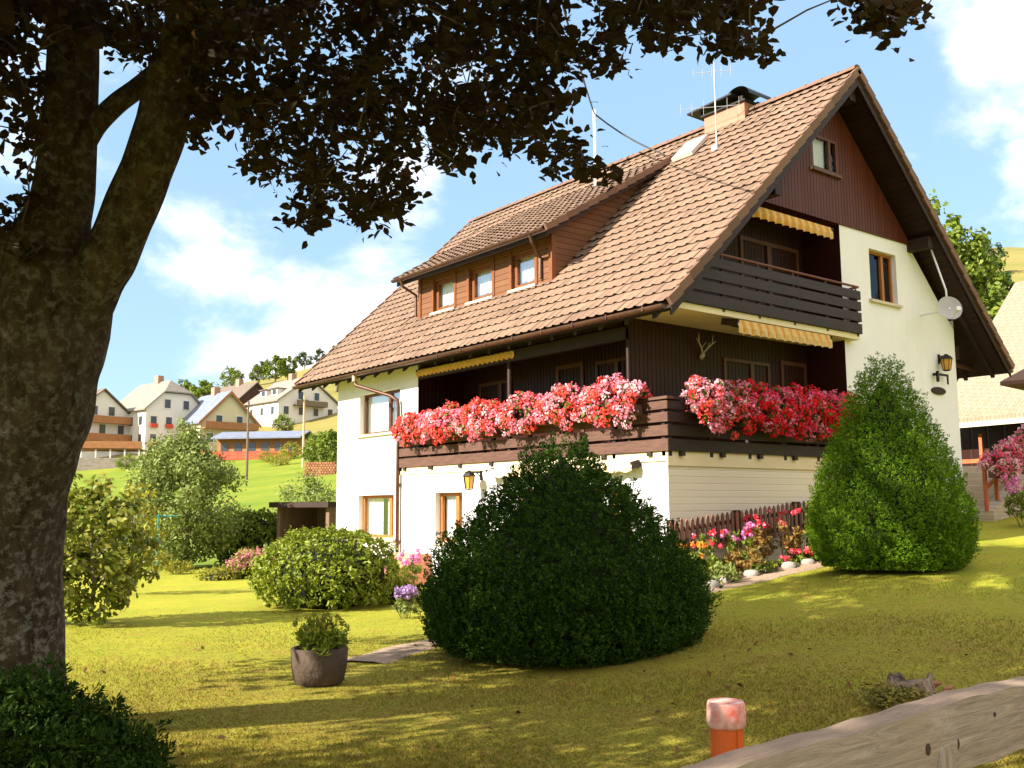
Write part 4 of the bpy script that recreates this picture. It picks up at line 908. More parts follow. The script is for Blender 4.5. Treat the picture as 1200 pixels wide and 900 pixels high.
for a, b in dwins:
    window(house, (DX, 0, 0), UY, NX, a, b, 6.34, 7.12, 0.10, 'frame_dormer', (), 0.10, curtain='curtain', gm='glass', name='dormer_window')

# --- chimney with hood
ch = MB(); ch.box(4.95, 5.5, 2.0, 3.15, 9.7, 10.62); ch_o = ch.build('chimney', M['brick'], roof_o)
cp = MB(); cp.box(4.89, 5.56, 1.94, 3.21, 10.622, 10.66)
for y in (2.05, 3.2):
    for x in (4.95, 5.5): cp.box(x - .03, x + .03, y - .03, y + .03, 10.66, 10.76)
cp.prism([(4.75, 2.2, 10.80), (5.7, 2.2, 10.80), (5.7, 3.5, 10.74), (4.75, 3.5, 10.74)], (0, 0, .04))
k = 10
prev = None
for j in range(k + 1):
    a = math.pi * j / k; q = (1.75 + (1 - math.cos(a)) * .33, 10.70 + .24 * math.sin(a))
    if prev: cp.face((4.8, prev[0], prev[1]), (5.65, prev[0], prev[1]), (5.65, q[0], q[1]), (4.8, q[0], q[1]))
    prev = q
cp.build('chimney_hood', M['iron'], roof_o, fix=False)
# --- roof fittings
sk = MB(); zf = lambda x: rt(x) + .05
sk.prism([(4.05, 2.75, zf(4.05)), (4.05, 3.35, zf(4.05)), (4.6, 3.35, zf(4.6)), (4.6, 2.75, zf(4.6))], (-.05, 0, .07))
sk.build('skylight', mat('pale_skylight', (0.55, 0.45, 0.40), 0.3), roof_o)
am = MB(); ax, ay, az_ = 3.99, 2.03, 9.30
am.tube([(ax, ay, az_ - .1), (ax, ay, az_ + 1.95)], .017, 8); am.box(ax - .08, ax + .08, ay - .08, ay + .08, az_ - .05, az_ + .08)
def yagi(z, L0, L1, n, el):
    d = np.array((-.55, .83, 0.05)); d /= np.linalg.norm(d); c = np.array((ax, ay, z)); e = np.array((0.1, 0.05, 1.0))
    am.tube([c - d * L0, c + d * L1], .007, 6)
    for i in range(n):
        p = c - d * L0 + d * (L0 + L1) * i / (n - 1); am.tube([p - e * el * (1 - .3 * i / n), p + e * el * (1 - .3 * i / n)], .004, 5)
yagi(az_ + .95, .5, .75, 6, .2); yagi(az_ + 1.75, .35, .45, 5, .12)
am.build('antenna', mat('weathered_aluminium', (.30, .29, .28), .5, metal=.6), roof_o)
pm = MB(); mx, my, mz = 4.117, 5.96, 9.42
pm.tube([(mx, my, mz - .1), (mx, my, mz + 2.05)], .035, 10); pm.tube([(mx, my, mz + 1.85), (mx, my, mz + 2.12)], .05, 10); pm.lathe([(.16, 0), (.06, .12)], (mx, my, mz - .05), 12)
pm.build('service_mast', M['metal_white'], roof_o)
wi = MB(); top = np.array((mx, my, mz + 2.02)); end = np.array((-4.6, -2.4, 8.8))
pts = [top + (end - top) * t + np.array((0, 0, -0.12 * 4 * t * (1 - t))) for t in np.linspace(0, 1, 14)]
wi.tube(pts, .018, 6); p2 = np.array((4.55, 4.05, rt(4.55) + .08)); wi.tube([top + (p2 - top) * t + np.array((0, 0, -.1 * 4 * t * (1 - t))) for t in np.linspace(0, 1, 6)], .02, 6)
wi.build('service_cable', M['iron'], roof_o)

# --- balconies
# lower balcony, side over the lawn: brown boards with gaps and posts
def board_run(mb, a, b, z0, z1, t=.035):
    a = np.array(a, float); b = np.array(b, float); mb.bar((a[0], a[1], (z0 + z1) / 2), (b[0], b[1], (z0 + z1) / 2), t, z1 - z0)
bl = MB()
for z0, z1 in ((2.60, 2.80), (2.85, 3.03), (3.08, 3.24), (3.29, 3.43)): board_run(bl, (-.06, -.085, 0), (-.06, 8.33, 0), z0, z1)
bl_o = bl.build('balcony', M['balcony_brown'], house, bevel=.004)
bp = MB()
for i in range(8): y = 0.05 + i * 1.17; bp.box(-.035, .025, y - .04, y + .04, 2.52, 3.45)
for i in range(8): y = 0.35 + i * 1.1; bp.box(-.08, .5, y - .05, y + .05, 2.525, 2.60)
board_run(bp, (0.0, 8.33, 0), (0.0, 7.6, 0), 2.60, 3.43)
bp.build_each('railing_post', M['balcony_dark'], bl_o)
hr = MB(); hr.box(-.11, .04, -.12, 8.34, 3.455, 3.50); hr.build('handrail', M['balcony_brown'], bl_o)
fl = MB(); fl.box(.001, 1.25, .9, 7.585, 2.53, 2.615); fl.box(.001, 5.275, .001, .895, 2.53, 2.615); fl.build('balcony_floor', M['sill'], bl_o)
bg_ = MB()
for z0, z1 in ((2.60, 2.80), (2.85, 3.03), (3.08, 3.24), (3.29, 3.43)): board_run(bg_, (-.04, -.065, 0), (5.27, -.065, 0), z0, z1)
bg_o = bg_.build('balcony', M['balcony_dark'], house, bevel=.004)
bp = MB()
for i in range(6): x = 0.03 + i * 1.03; bp.box(x - .04, x + .04, -.04, .02, 2.52, 3.45); bp.box(x + .2, x + .3, -.10, .3, 2.525, 2.60)
bp.build_each('railing_post', M['balcony_dark'], bg_o)
hr = MB(); hr.box(.045, 5.27, -.11, .03, 3.455, 3.50); hr.build('handrail', M['balcony_dark'], bg_o)
# upper balcony projecting from the gable
ub = MB()
for z0, z1 in ((5.10, 5.30), (5.345, 5.53), (5.575, 5.755), (5.80, 5.975)):
    xa = (z1 - rt(XE)) / S + XE + .42
    board_run(ub, (xa, -.235, 0), (5.53, -.235, 0), z0, z1); board_run(ub, (5.51, -.215, 0), (5.51, -.004, 0), z0, z1)
ub_o = ub.build('balcony', M['balcony_dark'], house, bevel=.004)
up = MB()
for x in (1.3, 2.3, 3.35, 4.4, 5.44): up.box(x - .03, x + .03, -.21, -.16, 5.05, 6.0)
up.build_each('railing_post', M['balcony_brown'], ub_o)
hr = MB(); hr.tube([(1.1, -.2, 6.07), (5.53, -.2, 6.07), (5.53, -.01, 6.07)], .025, 8)
for x in (1.3, 2.3, 3.35, 4.4, 5.44): hr.tube([(x, -.19, 5.95), (x, -.2, 6.07)], .015, 6)
hr.build('handrail', M['rail'], ub_o)
sl = MB(); sl.box(-.20, 5.50, -.20, .895, 4.985, 5.095); sl.build('balcony_slab', M['cream'], ub_o)
cl = MB()
for x, z in ((1.62, 5.995), (1.85, 5.985)): cl.box(x, x + .2, -.262, -.255, z - .06, z - .0)
fold = cl

# --- awnings
def awning(a, b, out, zt, zv, m, name='awning', n=10, cass=True):
    """Retracted awning: cassette, cloth and scalloped valance between points a and b (plan), `out` = outward direction."""
    a = np.array(a, float); b = np.array(b, float); o = np.array(out, float)
    root = MB()
    P = lambda t, d, z: (a[0] + (b[0] - a[0]) * t + o[0] * d, a[1] + (b[1] - a[1]) * t + o[1] * d, z)
    root.hexa([P(0, -.12, zt - .10), P(1, -.12, zt - .10), P(1, .03, zt - .10), P(0, .03, zt - .10), P(0, -.12, zt), P(1, -.12, zt), P(1, .03, zt), P(0, .03, zt)])
    for t in (0.002, .998): root.bar(P(t, -.3, zt + .02), P(t, .05, zt - .06), .05, .12)
    ro = root.build(name, M['beam'] if cass else m, house)
    va = MB(); k = n * 8
    for i in range(k):
        t0, t1 = i / k, (i + 1) / k
        f = lambda t: (zv + .035 * abs(math.cos(math.pi * n * t)))
        w = lambda t: .06 + .03 * math.sin(t * n * 2 * math.pi)
        va.face(P(t0, .035, zt + .003), P(t1, .035, zt + .003), P(t1, .045 + w(t1) * .3, (zt + zv) / 2), P(t0, .045 + w(t0) * .3, (zt + zv) / 2))
        va.face(P(t0, .045 + w(t0) * .3, (zt + zv) / 2), P(t1, .045 + w(t1) * .3, (zt + zv) / 2), P(t1, w(t1), f(t1)), P(t0, w(t0), f(t0)))
    va.build('valance', m, ro, smooth=True, fix=False)
    return ro
stripes = NB('striped_awning_cloth')
tc = stripes.n('ShaderNodeTexCoord'); sp = stripes.n('ShaderNodeSeparateXYZ'); stripes.l(tc.outputs['Object'], sp.inputs['Vector'])
wv = stripes.n('ShaderNodeMath', operation='MULTIPLY'); wv.inputs[1].default_value = 28.0
adx = stripes.n('ShaderNodeMath', operation='ADD'); stripes.l(sp.outputs[0], adx.inputs[0]); stripes.l(sp.outputs[1], adx.inputs[1]); stripes.l(adx.outputs[0], wv.inputs[0])
sn = stripes.n('ShaderNodeMath', operation='SINE'); stripes.l(wv.outputs[0], sn.inputs[0])
cr = stripes.n('ShaderNodeMapRange'); cr.inputs['From Min'].default_value = -.5; cr.inputs['From Max'].default_value = .5; stripes.l(sn.outputs[0], cr.inputs['Value'])
mx_ = stripes.n('ShaderNodeMix', data_type='RGBA'); mx_.inputs['A'].default_value = (.80, .36, .045, 1); mx_.inputs['B'].default_value = (.86, .60, .24, 1)
stripes.l(cr.outputs['Result'], mx_.inputs['Factor']); pb = stripes.n('ShaderNodeBsdfPrincipled', Roughness=.85); stripes.l(mx_.outputs['Result'], pb.inputs['Base Color'])
tl = stripes.n('ShaderNodeBsdfTranslucent'); stripes.l(mx_.outputs['Result'], tl.inputs['Color']); mm = stripes.n('ShaderNodeMixShader', Fac=.35)
stripes.l(pb.outputs[0], mm.inputs[1]); stripes.l(tl.outputs[0], mm.inputs[2]); stripes.l(mm.outputs[0], stripes.out.inputs['Surface'])
M['stripe'] = stripes.m
awning((-.02, 7.55), (-.02, 3.95), (-1, 0), 4.80, 4.62, M['awning'], n=22)
awning((1.37, -.40), (4.14, -.40), (0, -1), 4.89, 4.62, M['stripe'], n=12)
awning((2.13, -.12), (4.78, -.12), (0, -1), 7.18, 6.92, M['stripe'], n=12)
awning((-.16, 4.7), (-.16, 0.62), (-1, 0), 2.44, 2.26, M['awning_pale'], n=14)

# --- lanterns, dish, plates
def lantern(base, out, hang=.28, s=1.0):
    b = np.array(base, float); o = np.array(out, float); c = b + o * hang
    ir = MB(); ir.bar(b, c, .025, .03); ir.bar(b + (0, 0, -.12), b + o * .14, .02, .02); ir.box(b[0] - .03, b[0] + .03, b[1] - .03, b[1] + .03, b[2] - .16, b[2] + .05)
    ir.lathe([(.15 * s, -.06), (.11 * s, 0), (.02, .06)], c + (0, 0, -.02), 6); ir.lathe([(.07 * s, -.36 * s), (.085 * s, -.34 * s)], c, 6)
    for j in range(6):
        a = 2 * math.pi * j / 6; ir.tube([c + (.127 * s * math.cos(a), .127 * s * math.sin(a), -.07), c + (.085 * s * math.cos(a), .085 * s * math.sin(a), -.34 * s)], .008, 5)
    lo = ir.build('wall_lantern', M['iron'], house)
    MB().lathe([(.075 * s, -.335 * s), (.118 * s, -.075)], c, 6).build('lamp_glass', M['lampglass'], lo)
lantern((-.0, 5.15, 2.40), (-1, 0, 0), .32); lantern((8.93, -.0, 4.98), (0, -1, 0), .18, .95)
si = MB(); si.bar((8.62, -.02, 4.55), (8.62, -.12, 4.55), .03, .06); si.bar((8.62, -.12, 4.55), (9.08, -.12, 4.55), .03, .05); si.bar((9.06, -.12, 4.56), (9.06, -.12, 4.35), .03, .03); si.bar((8.63, -.12, 4.62), (8.63, -.12, 4.38), .05, .05)
si.build('sign_bracket', M['iron'], house)
pl = MB(); k = 16; pts = [(8.82 + .30 * math.cos(2 * math.pi * j / k), -.035, 4.20 + .085 * math.sin(2 * math.pi * j / k)) for j in range(k)]; pl.prism(pts, (0, .033, 0)); pl.build('house_plate', M['beam'], house)
dsh = MB(); dc = np.array((8.02, -.8, 5.85)); dn = unit(np.array((-.62, -.74, .25))); du = unit(np.cross((0, 0, 1), dn)); dv = np.cross(dn, du)
ringp = None
for r in range(6):
    rr = .26 * r / 5; rg = [dc + du * rr * math.cos(2 * math.pi * j / 24) + dv * rr * 1.05 * math.sin(2 * math.pi * j / 24) + dn * (rr * rr * .55 - .03) for j in range(24)]
    if ringp is not None:
        for j in range(24): dsh.face(ringp[j], ringp[(j + 1) % 24], rg[(j + 1) % 24], rg[j])
    ringp = rg
do = dsh.build('satellite_dish', M['dish'], house, smooth=True, fix=False)
ar = MB(); ar.tube([dc - dn * .02, dc - dn * .12, dc - dn * .14 + (0, 0, .45), (8.25, -.35, rt(8.25) - .3)], .02, 8); ar.tube([dc - dn * .12, (8.3, 0, 5.85)], .02, 8)
f = dc + dn * .3 - dv * .2; ar.tube([dc - dv * .26, f], .012, 6); ar.tube([f, f + dn * .1], .05, 10)
ar.build('dish_arm', M['metal_white'], do)
sp_ = MB(); sp_.box(-1.5, -.02, 7.0, 8.2, -.5, .0)
for i in range(4): sp_.box(-1.5 + (i + 1) * .29, -.02, 7.0 + .003 * i, 8.2 - .003 * i, .0 + i * .17, .17 + i * .17 - .002)
sp_.build('entrance_steps', M['steps'], house)

# ================================================================== GROUND
def groundmat():
    b = NB('lawn_grass')
    tc = b.n('ShaderNodeTexCoord'); p = b.n('ShaderNodeBsdfPrincipled', Roughness=0.95); p.inputs['Specular IOR Level'].default_value = 0.1
    def noise(scale, lo, hi, det=6, ro=.6, st=None):
        v = tc.outputs['Object']
        if st:
            mp = b.n('ShaderNodeMapping'); mp.inputs['Scale'].default_value = st; mp.inputs['Rotation'].default_value = (0, 0, YAW - math.pi / 2); b.l(v, mp.inputs['Vector']); v = mp.outputs['Vector']
        n = b.n('ShaderNodeTexNoise', Scale=scale, Detail=det, Roughness=ro); b.l(v, n.inputs['Vector'])
        m = b.n('ShaderNodeMapRange'); m.inputs['From Min'].default_value = lo; m.inputs['From Max'].default_value = hi; b.l(n.outputs['Fac'], m.inputs['Value']); return m.outputs['Result']
    def mix(f, a, c):
        x = b.n('ShaderNodeMix', data_type='RGBA'); b.l(f, x.inputs['Factor'])
        for s, q in (('A', a), ('B', c)):
            if isinstance(q, tuple): x.inputs[s].default_value = c4(q)
            else: b.l(q, x.inputs[s])
        return x.outputs['Result']
    g = mix(noise(0.9, .35, .65), (0.180, 0.235, 0.014), (0.305, 0.31, 0.022))      # green to straw
    g = mix(noise(2.2, .5, .70, 9, .75, (1, 2.0, 1)), g, (0.32, 0.205, 0.045))         # dry patches
    g = mix(noise(1.4, .56, .68, 8, .7), g, (0.32, 0.185, 0.045)); g = mix(noise(0.5, .5, .7), g, (0.16, 0.20, 0.011))
    # dry turf in the foreground, browned further to deepen the tree shade in colour
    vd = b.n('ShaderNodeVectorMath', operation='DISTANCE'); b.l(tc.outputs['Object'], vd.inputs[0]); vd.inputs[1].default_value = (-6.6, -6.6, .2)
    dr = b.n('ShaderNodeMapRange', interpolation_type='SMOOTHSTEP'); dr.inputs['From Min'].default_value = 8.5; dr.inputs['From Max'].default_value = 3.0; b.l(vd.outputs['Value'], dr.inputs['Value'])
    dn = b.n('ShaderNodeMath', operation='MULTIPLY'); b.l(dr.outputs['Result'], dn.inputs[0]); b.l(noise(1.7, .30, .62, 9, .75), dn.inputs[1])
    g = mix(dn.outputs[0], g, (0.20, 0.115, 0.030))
    g = mix(noise(7, .53, .70, 7, .75, (1, 1.8, 1)), g, (0.15, 0.135, 0.018))
    g = mix(noise(24, .52, .72, 5, .7), g, (0.17, 0.15, 0.02)); g = mix(noise(70, .35, .8, 3), g, (0.36, 0.32, 0.04))
    b.l(g, p.inputs['Base Color'])
    n = b.n('ShaderNodeTexNoise', Scale=55, Detail=6, Roughness=.75); b.l(tc.outputs['Object'], n.inputs['Vector'])
    bp = b.n('ShaderNodeBump', Strength=.6, Distance=.03); b.l(n.outputs['Fac'], bp.inputs['Height']); b.l(bp.outputs['Normal'], p.inputs['Normal'])
    b.l(p.outputs[0], b.out.inputs['Surface']); return b.m


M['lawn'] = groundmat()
M['meadow'] = mat('bright_meadow', (0.105, 0.165, 0.014), 0.95, var=(0.195, 0.215, 0.022), scale=0.22, bump=.9, bscale=2.2, spec=.1, detail=12)
M['hill'] = mat('dry_hillside', (0.26, 0.20, 0.06), 0.95, var=(0.15, 0.15, 0.04), scale=0.05, bump=.5, bscale=.6, spec=.1, detail=9)
M['gravel'] = mat('pinkish_gravel', (0.42, 0.30, 0.20), 0.95, var=(0.30, 0.20, 0.14), scale=14, bump=.8, bscale=60)
M['soil'] = mat('garden_soil', (0.11, 0.065, 0.035), 0.95, var=(0.16, 0.09, 0.045), scale=9, bump=.8, bscale=30)
M['stone'] = mat('grey_stone', (0.34, 0.30, 0.26), 0.9, var=(0.24, 0.21, 0.18), scale=5, bump=.6, bscale=20)


def polar(name, d0, d1, nd, na, m, lift=0.0, az0=-180, az1=180):
    ds = np.geomspace(d0, d1, nd); az = np.radians(np.linspace(az0, az1, na))
    D, A = np.meshgrid(ds, az, indexing='ij')
    X = CAM[0] + D * (np.cos(A) * Fh[0] + np.sin(A) * Rh[0]); Y = CAM[1] + D * (np.cos(A) * Fh[1] + np.sin(A) * Rh[1])
    Z = ground_z(X.ravel(), Y.ravel()).reshape(X.shape) + lift
    v = np.stack([X, Y, Z], -1).reshape(-1, 3); f = []
    for i in range(nd - 1):
        for j in range(na - 1):
            a = i * na + j; f.append((a, a + 1, a + na + 1, a + na))
    me = bpy.data.meshes.new(name); me.from_pydata(v.tolist(), [], f); me.update()
    me.polygons.foreach_set('use_smooth', np.ones(len(f), bool))
    return link(name, me, m)


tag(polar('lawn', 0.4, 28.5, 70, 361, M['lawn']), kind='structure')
tag(polar('meadow', 28.5, 150, 60, 361, M['meadow']), kind='structure')
tag(polar('hill', 150, 900, 50, 361, M['hill']), kind='structure')


def strip(name, pts, w, m, lift=0.012, kind='structure'):
    pts = np.array(pts, float); out = []
    for a, b in zip(pts, pts[1:]):
        k = max(2, int(np.linalg.norm(b - a) / .25))
        for i in range(k): out.append(a + (b - a) * i / k)
    out.append(pts[-1]); out = np.array(out)
    ker = np.ones(5) / 5; sm = np.stack([np.convolve(np.pad(out[:, i], 2, mode='edge'), ker, 'valid') for i in range(2)], 1)
    mb = MB(); rows = []
    for i, p in enumerate(sm):
        t = sm[min(i + 1, len(sm) - 1)] - sm[max(i - 1, 0)]; t /= np.linalg.norm(t) + 1e-9; nrm = np.array([-t[1], t[0]])
        ww = w * (1 + .12 * math.sin(i * 1.7) + .08 * math.sin(i * .63))
        rows.append([(*(p + nrm * ww * s), gz(*(p + nrm * ww * s)) + lift - (0.02 if abs(s) > .45 else 0)) for s in (-.5, -.25, 0, .25, .5)])
    for r0, r1 in zip(rows, rows[1:]):
        for j in range(4): mb.face(r0[j], r0[j + 1], r1[j + 1], r1[j])
    return tag(mb.build(name, m, smooth=True), kind=kind)


strip('gravel_path', [(-6.6, -1.5), (-5.8, -.95), (-4.9, -.45), (-3.2, -.4), (-1.6, -.75), (-.3, -1.25), (1.4, -1.3), (3.1, -1.15), (5, -1.1)], .55, M['gravel'], .022)
strip('flower_bed', [(-.9, -.55), (1.0, -.68), (3.0, -.6), (5.0, -.55)], .8, M['soil'], .03)

# grass blades over the near lawn
def grass():
    n = 210000
    d = 3.2 + 15.0 * rng.beta(1.0, 2.3, n); az = np.radians(rng.uniform(-33, 31, n))
    x = CAM[0] + d * (np.cos(az) * Fh[0] + np.sin(az) * Rh[0]); y = CAM[1] + d * (np.cos(az) * Fh[1] + np.sin(az) * Rh[1])
    z = ground_z(x, y)
    h = rng.uniform(.010, .026, n) * (1 + 0.5 * np.sin(x * 1.9 + 1.3 * np.sin(y * 1.4))); w = rng.uniform(.003, .006, n); a = rng.uniform(0, 6.28, n); ln = rng.normal(0, .022, (n, 2))
    p = np.stack([x, y, z], -1); o = np.stack([np.cos(a) * w, np.sin(a) * w, np.zeros(n)], -1)
    tip = p + np.stack([ln[:, 0], ln[:, 1], h], -1)
    V = np.stack([p - o, p + o, tip], 1).reshape(-1, 3)
    m = leafmat('grass_blades', [(0.11, 0.13, 0.008), (0.20, 0.175, 0.014), (0.30, 0.18, 0.04), (0.15, 0.165, 0.010), (0.36, 0.24, 0.07), (0.10, 0.115, 0.008)], .8, .35, .1)
    tag(np_mesh('grass', V, 3, m), kind='stuff')
grass()


def fallen_leaves():
    n = 170; d = 4 + 8.5 * rng.random(n); az = np.radians(rng.uniform(-27, 26, n))
    x = CAM[0] + d * (np.cos(az) * Fh[0] + np.sin(az) * Rh[0]); y = CAM[1] + d * (np.cos(az) * Fh[1] + np.sin(az) * Rh[1])
    p = np.stack([x, y, ground_z(x, y) + .028], -1)
    m = leafmat('dry_beech_leaves', [(.10, .045, .02), (.19, .085, .03), (.06, .03, .015), (.26, .13, .045)], .8, .1, .1)
    tag(np_mesh('fallen_leaves', hex_leaves(p, np.tile((0, 0, 1.0), (n, 1)), .06, .65, .45), 6, m), kind='stuff')
fallen_leaves()

# ================================================================== PLANT BUILDERS
G = {}
G['beech'] = leafmat('copper_beech_leaves', [(0.015, 0.010, 0.003), (0.023, 0.014, 0.004), (0.017, 0.015, 0.003), (0.028, 0.012, 0.006), (0.020, 0.021, 0.004)], .65, .22, .12, tcol=(0.09, 0.045, 0.012))
G['yew'] = leafmat('dark_yew_needles', [(0.012, 0.032, 0.003), (0.026, 0.062, 0.005), (0.052, 0.105, 0.008), (0.016, 0.043, 0.004)], .7, .12, .08)
G['yew2'] = leafmat('bright_yew_needles', [(0.012, 0.028, 0.003), (0.022, 0.046, 0.005), (0.034, 0.066, 0.006), (0.016, 0.036, 0.004)], .7, .15, .08)
G['spruce'] = leafmat('bright_spruce_needles', [(0.065, 0.145, 0.006), (0.105, 0.20, 0.008), (0.15, 0.245, 0.011), (0.08, 0.165, 0.007)], .7, .22, .08)
G['rhodo'] = leafmat('rhododendron_leaves', [(0.12, 0.165, 0.010), (0.19, 0.235, 0.015), (0.25, 0.28, 0.022), (0.14, 0.19, 0.012)], .5, .25, .25)
G['magnolia'] = leafmat('yellowing_shrub_leaves', [(0.10, 0.145, 0.014), (0.18, 0.205, 0.022), (0.26, 0.24, 0.03), (0.13, 0.165, 0.016)], .5, .3, .3)
G['willow'] = leafmat('grey_green_leaves', [(0.13, 0.175, 0.035), (0.18, 0.225, 0.045), (0.24, 0.27, 0.065), (0.155, 0.19, 0.04)], .55, .25, .3)
G['fresh'] = leafmat('fresh_green_leaves', [(0.09, 0.14, 0.012), (0.14, 0.19, 0.016), (0.19, 0.22, 0.022)], .55, .28, .3)
G['far'] = leafmat('far_tree_leaves', [(0.10, 0.15, 0.02), (0.14, 0.19, 0.024), (0.18, 0.22, 0.03)], .7, .25, .1)
G['fardark'] = leafmat('far_dark_leaves', [(0.03, 0.06, 0.018), (0.045, 0.08, 0.024), (0.065, 0.10, 0.028)], .7, .1, .1)
G['gold'] = leafmat('yellow_green_leaves', [(0.22, 0.22, 0.02), (0.30, 0.27, 0.03), (0.18, 0.20, 0.02)], .6, .25, .2)
G['geranium_leaf'] = leafmat('geranium_leaves', [(0.07, 0.11, 0.014), (0.11, 0.15, 0.02), (0.05, 0.09, 0.012)], .6, .2, .2)
G['sal'] = leafmat('salmon_pink_petals', [(0.80, 0.07, 0.07), (0.82, 0.12, 0.13), (0.85, 0.34, 0.40), (0.80, 0.10, 0.08), (0.88, 0.60, 0.66), (0.80, 0.12, 0.16)], .6, .3, .15)
G['coral'] = leafmat('coral_petals', [(0.80, 0.055, 0.04), (0.84, 0.09, 0.07), (0.82, 0.13, 0.11)], .6, .3, .15)
G['rose'] = leafmat('rose_pink_petals', [(0.80, 0.16, 0.22), (0.85, 0.27, 0.36), (0.82, 0.20, 0.30)], .6, .3, .15)
G['blush'] = leafmat('blush_white_petals', [(0.85, 0.34, 0.42), (0.87, 0.50, 0.57), (0.86, 0.42, 0.50)], .6, .3, .15)
G['scarlet'] = leafmat('scarlet_petals', [(0.72, 0.010, 0.016), (0.82, 0.016, 0.022), (0.78, 0.03, 0.04)], .6, .3, .15)
G['pinkhot'] = leafmat('hot_pink_petals', [(0.80, 0.07, 0.18), (0.82, 0.12, 0.26), (0.80, 0.05, 0.12)], .6, .3, .15)
G['red'] = leafmat('red_and_pink_petals', [(0.74, 0.012, 0.02), (0.82, 0.02, 0.03), (0.85, 0.30, 0.42), (0.80, 0.02, 0.03), (0.82, 0.05, 0.10), (0.70, 0.012, 0.03)], .6, .3, .15)
G['pinkpale'] = leafmat('pale_pink_petals', [(0.85, 0.42, 0.50), (0.80, 0.20, 0.30), (0.86, 0.60, 0.66), (0.74, 0.10, 0.16)], .6, .3, .15)
G['lilac'] = leafmat('lilac_petals', [(0.42, 0.25, 0.52), (0.52, 0.34, 0.58), (0.36, 0.22, 0.42)], .6, .3, .15)
G['phlox'] = leafmat('phlox_petals', [(0.65, 0.16, 0.42), (0.75, 0.28, 0.52), (0.58, 0.12, 0.36)], .6, .3, .15)
G['spirea'] = leafmat('rosy_flower_heads', [(0.52, 0.16, 0.20), (0.62, 0.28, 0.26), (0.45, 0.14, 0.18)], .6, .25, .15)
G['orange'] = leafmat('orange_petals', [(0.75, 0.25, 0.03), (0.80, 0.40, 0.05), (0.70, 0.16, 0.03)], .6, .25, .15)
G['rosehip'] = leafmat('bronze_leaves', [(0.22, 0.11, 0.03), (0.30, 0.17, 0.04), (0.16, 0.13, 0.03)], .6, .25, .2)


def barkmat():
    b = NB('lichened_bark'); tc = b.n('ShaderNodeTexCoord'); p = b.n('ShaderNodeBsdfPrincipled', Roughness=.95); p.inputs['Specular IOR Level'].default_value = .1
    mp = b.n('ShaderNodeMapping'); mp.inputs['Scale'].default_value = (1, 1, .45); b.l(tc.outputs['Object'], mp.inputs['Vector'])
    n1 = b.n('ShaderNodeTexNoise', Scale=9, Detail=9, Roughness=.7, Distortion=.6); b.l(mp.outputs['Vector'], n1.inputs['Vector'])
    r1 = b.n('ShaderNodeValToRGB'); e = r1.color_ramp.elements; e[0].position = .3; e[0].color = c4((.016, .009, .005)); e[1].position = .72; e[1].color = c4((.085, .060, .038)); b.l(n1.outputs['Fac'], r1.inputs['Fac'])
    v = b.n('ShaderNodeTexNoise', Scale=16, Detail=10, Roughness=.72, Distortion=.2); b.l(tc.outputs['Object'], v.inputs['Vector'])
    m2 = b.n('ShaderNodeMapRange'); m2.inputs['From Min'].default_value = .49; m2.inputs['From Max'].default_value = .60; m2.inputs['To Max'].default_value = .8; b.l(v.outputs['Fac'], m2.inputs['Value'])
    sx = b.n('ShaderNodeSeparateXYZ'); b.l(tc.outputs['Object'], sx.inputs['Vector']); hz = b.n('ShaderNodeMapRange'); hz.inputs['From Min'].default_value = .6; hz.inputs['From Max'].default_value = 2.6
    hz.inputs['To Min'].default_value = 1.0; hz.inputs['To Max'].default_value = .5; b.l(sx.outputs[2], hz.inputs['Value']); mq = b.n('ShaderNodeMath', operation='MULTIPLY'); b.l(m2.outputs['Result'], mq.inputs[0]); b.l(hz.outputs['Result'], mq.inputs[1])
    mx = b.n('ShaderNodeMix', data_type='RGBA'); b.l(mq.outputs[0], mx.inputs['Factor']); b.l(r1.outputs['Color'], mx.inputs['A']); mx.inputs['B'].default_value = c4((.19, .18, .155))
    b.l(mx.outputs['Result'], p.inputs['Base Color'])
    bp = b.n('ShaderNodeBump', Strength=1.0, Distance=.04); b.l(n1.outputs['Fac'], bp.inputs['Height']); b.l(bp.outputs['Normal'], p.inputs['Normal'])
    b.l(p.outputs[0], b.out.inputs['Surface']); return b.m


M['bark'] = barkmat()
M['twig'] = mat('brown_twigs', (0.06, 0.04, 0.025), .9, var=(.10, .07, .045), scale=20)
M['barkfar'] = mat('grey_brown_bark', (0.12, 0.09, 0.065), .9, var=(.18, .14, .10), scale=8)


def rough_tube(pts, rad, n, amp, seed):
    """Tapered limb with a lumpy, furrowed surface."""
    r = np.random.default_rng(seed); pts = np.array(pts, float); P = []; Rd = []
    k = len(pts)
    for i in range(k - 1):
        p0, p1, p2, p3 = pts[max(i - 1, 0)], pts[i], pts[i + 1], pts[min(i + 2, k - 1)]
        for t in np.linspace(0, 1, 7)[:-1]:
            P.append(.5 * ((2 * p1) + (-p0 + p2) * t + (2 * p0 - 5 * p1 + 4 * p2 - p3) * t * t + (-p0 + 3 * p1 - 3 * p2 + p3) * t ** 3)); Rd.append(rad[i] * (1 - t) + rad[i + 1] * t)
    P.append(pts[-1]); Rd.append(rad[-1])
    mb = MB().tube(P, Rd, n); ph = r.uniform(0, 6.28, 6)
    for i in range(len(P)):
        for j in range(n):
            a = 2 * math.pi * j / n; q = np.array(mb.v[i * n + j]); o = q - P[i]
            s = 1 + amp * (.5 * math.sin(3 * a + ph[0] + i * .12) + .35 * math.sin(5 * a + ph[1] - i * .2) + .3 * math.sin(i * .7 + ph[2] + 2 * a) + .25 * math.sin(9 * a + ph[3] + i * .33))
            mb.v[i * n + j] = tuple(P[i] + o * s)
    return mb


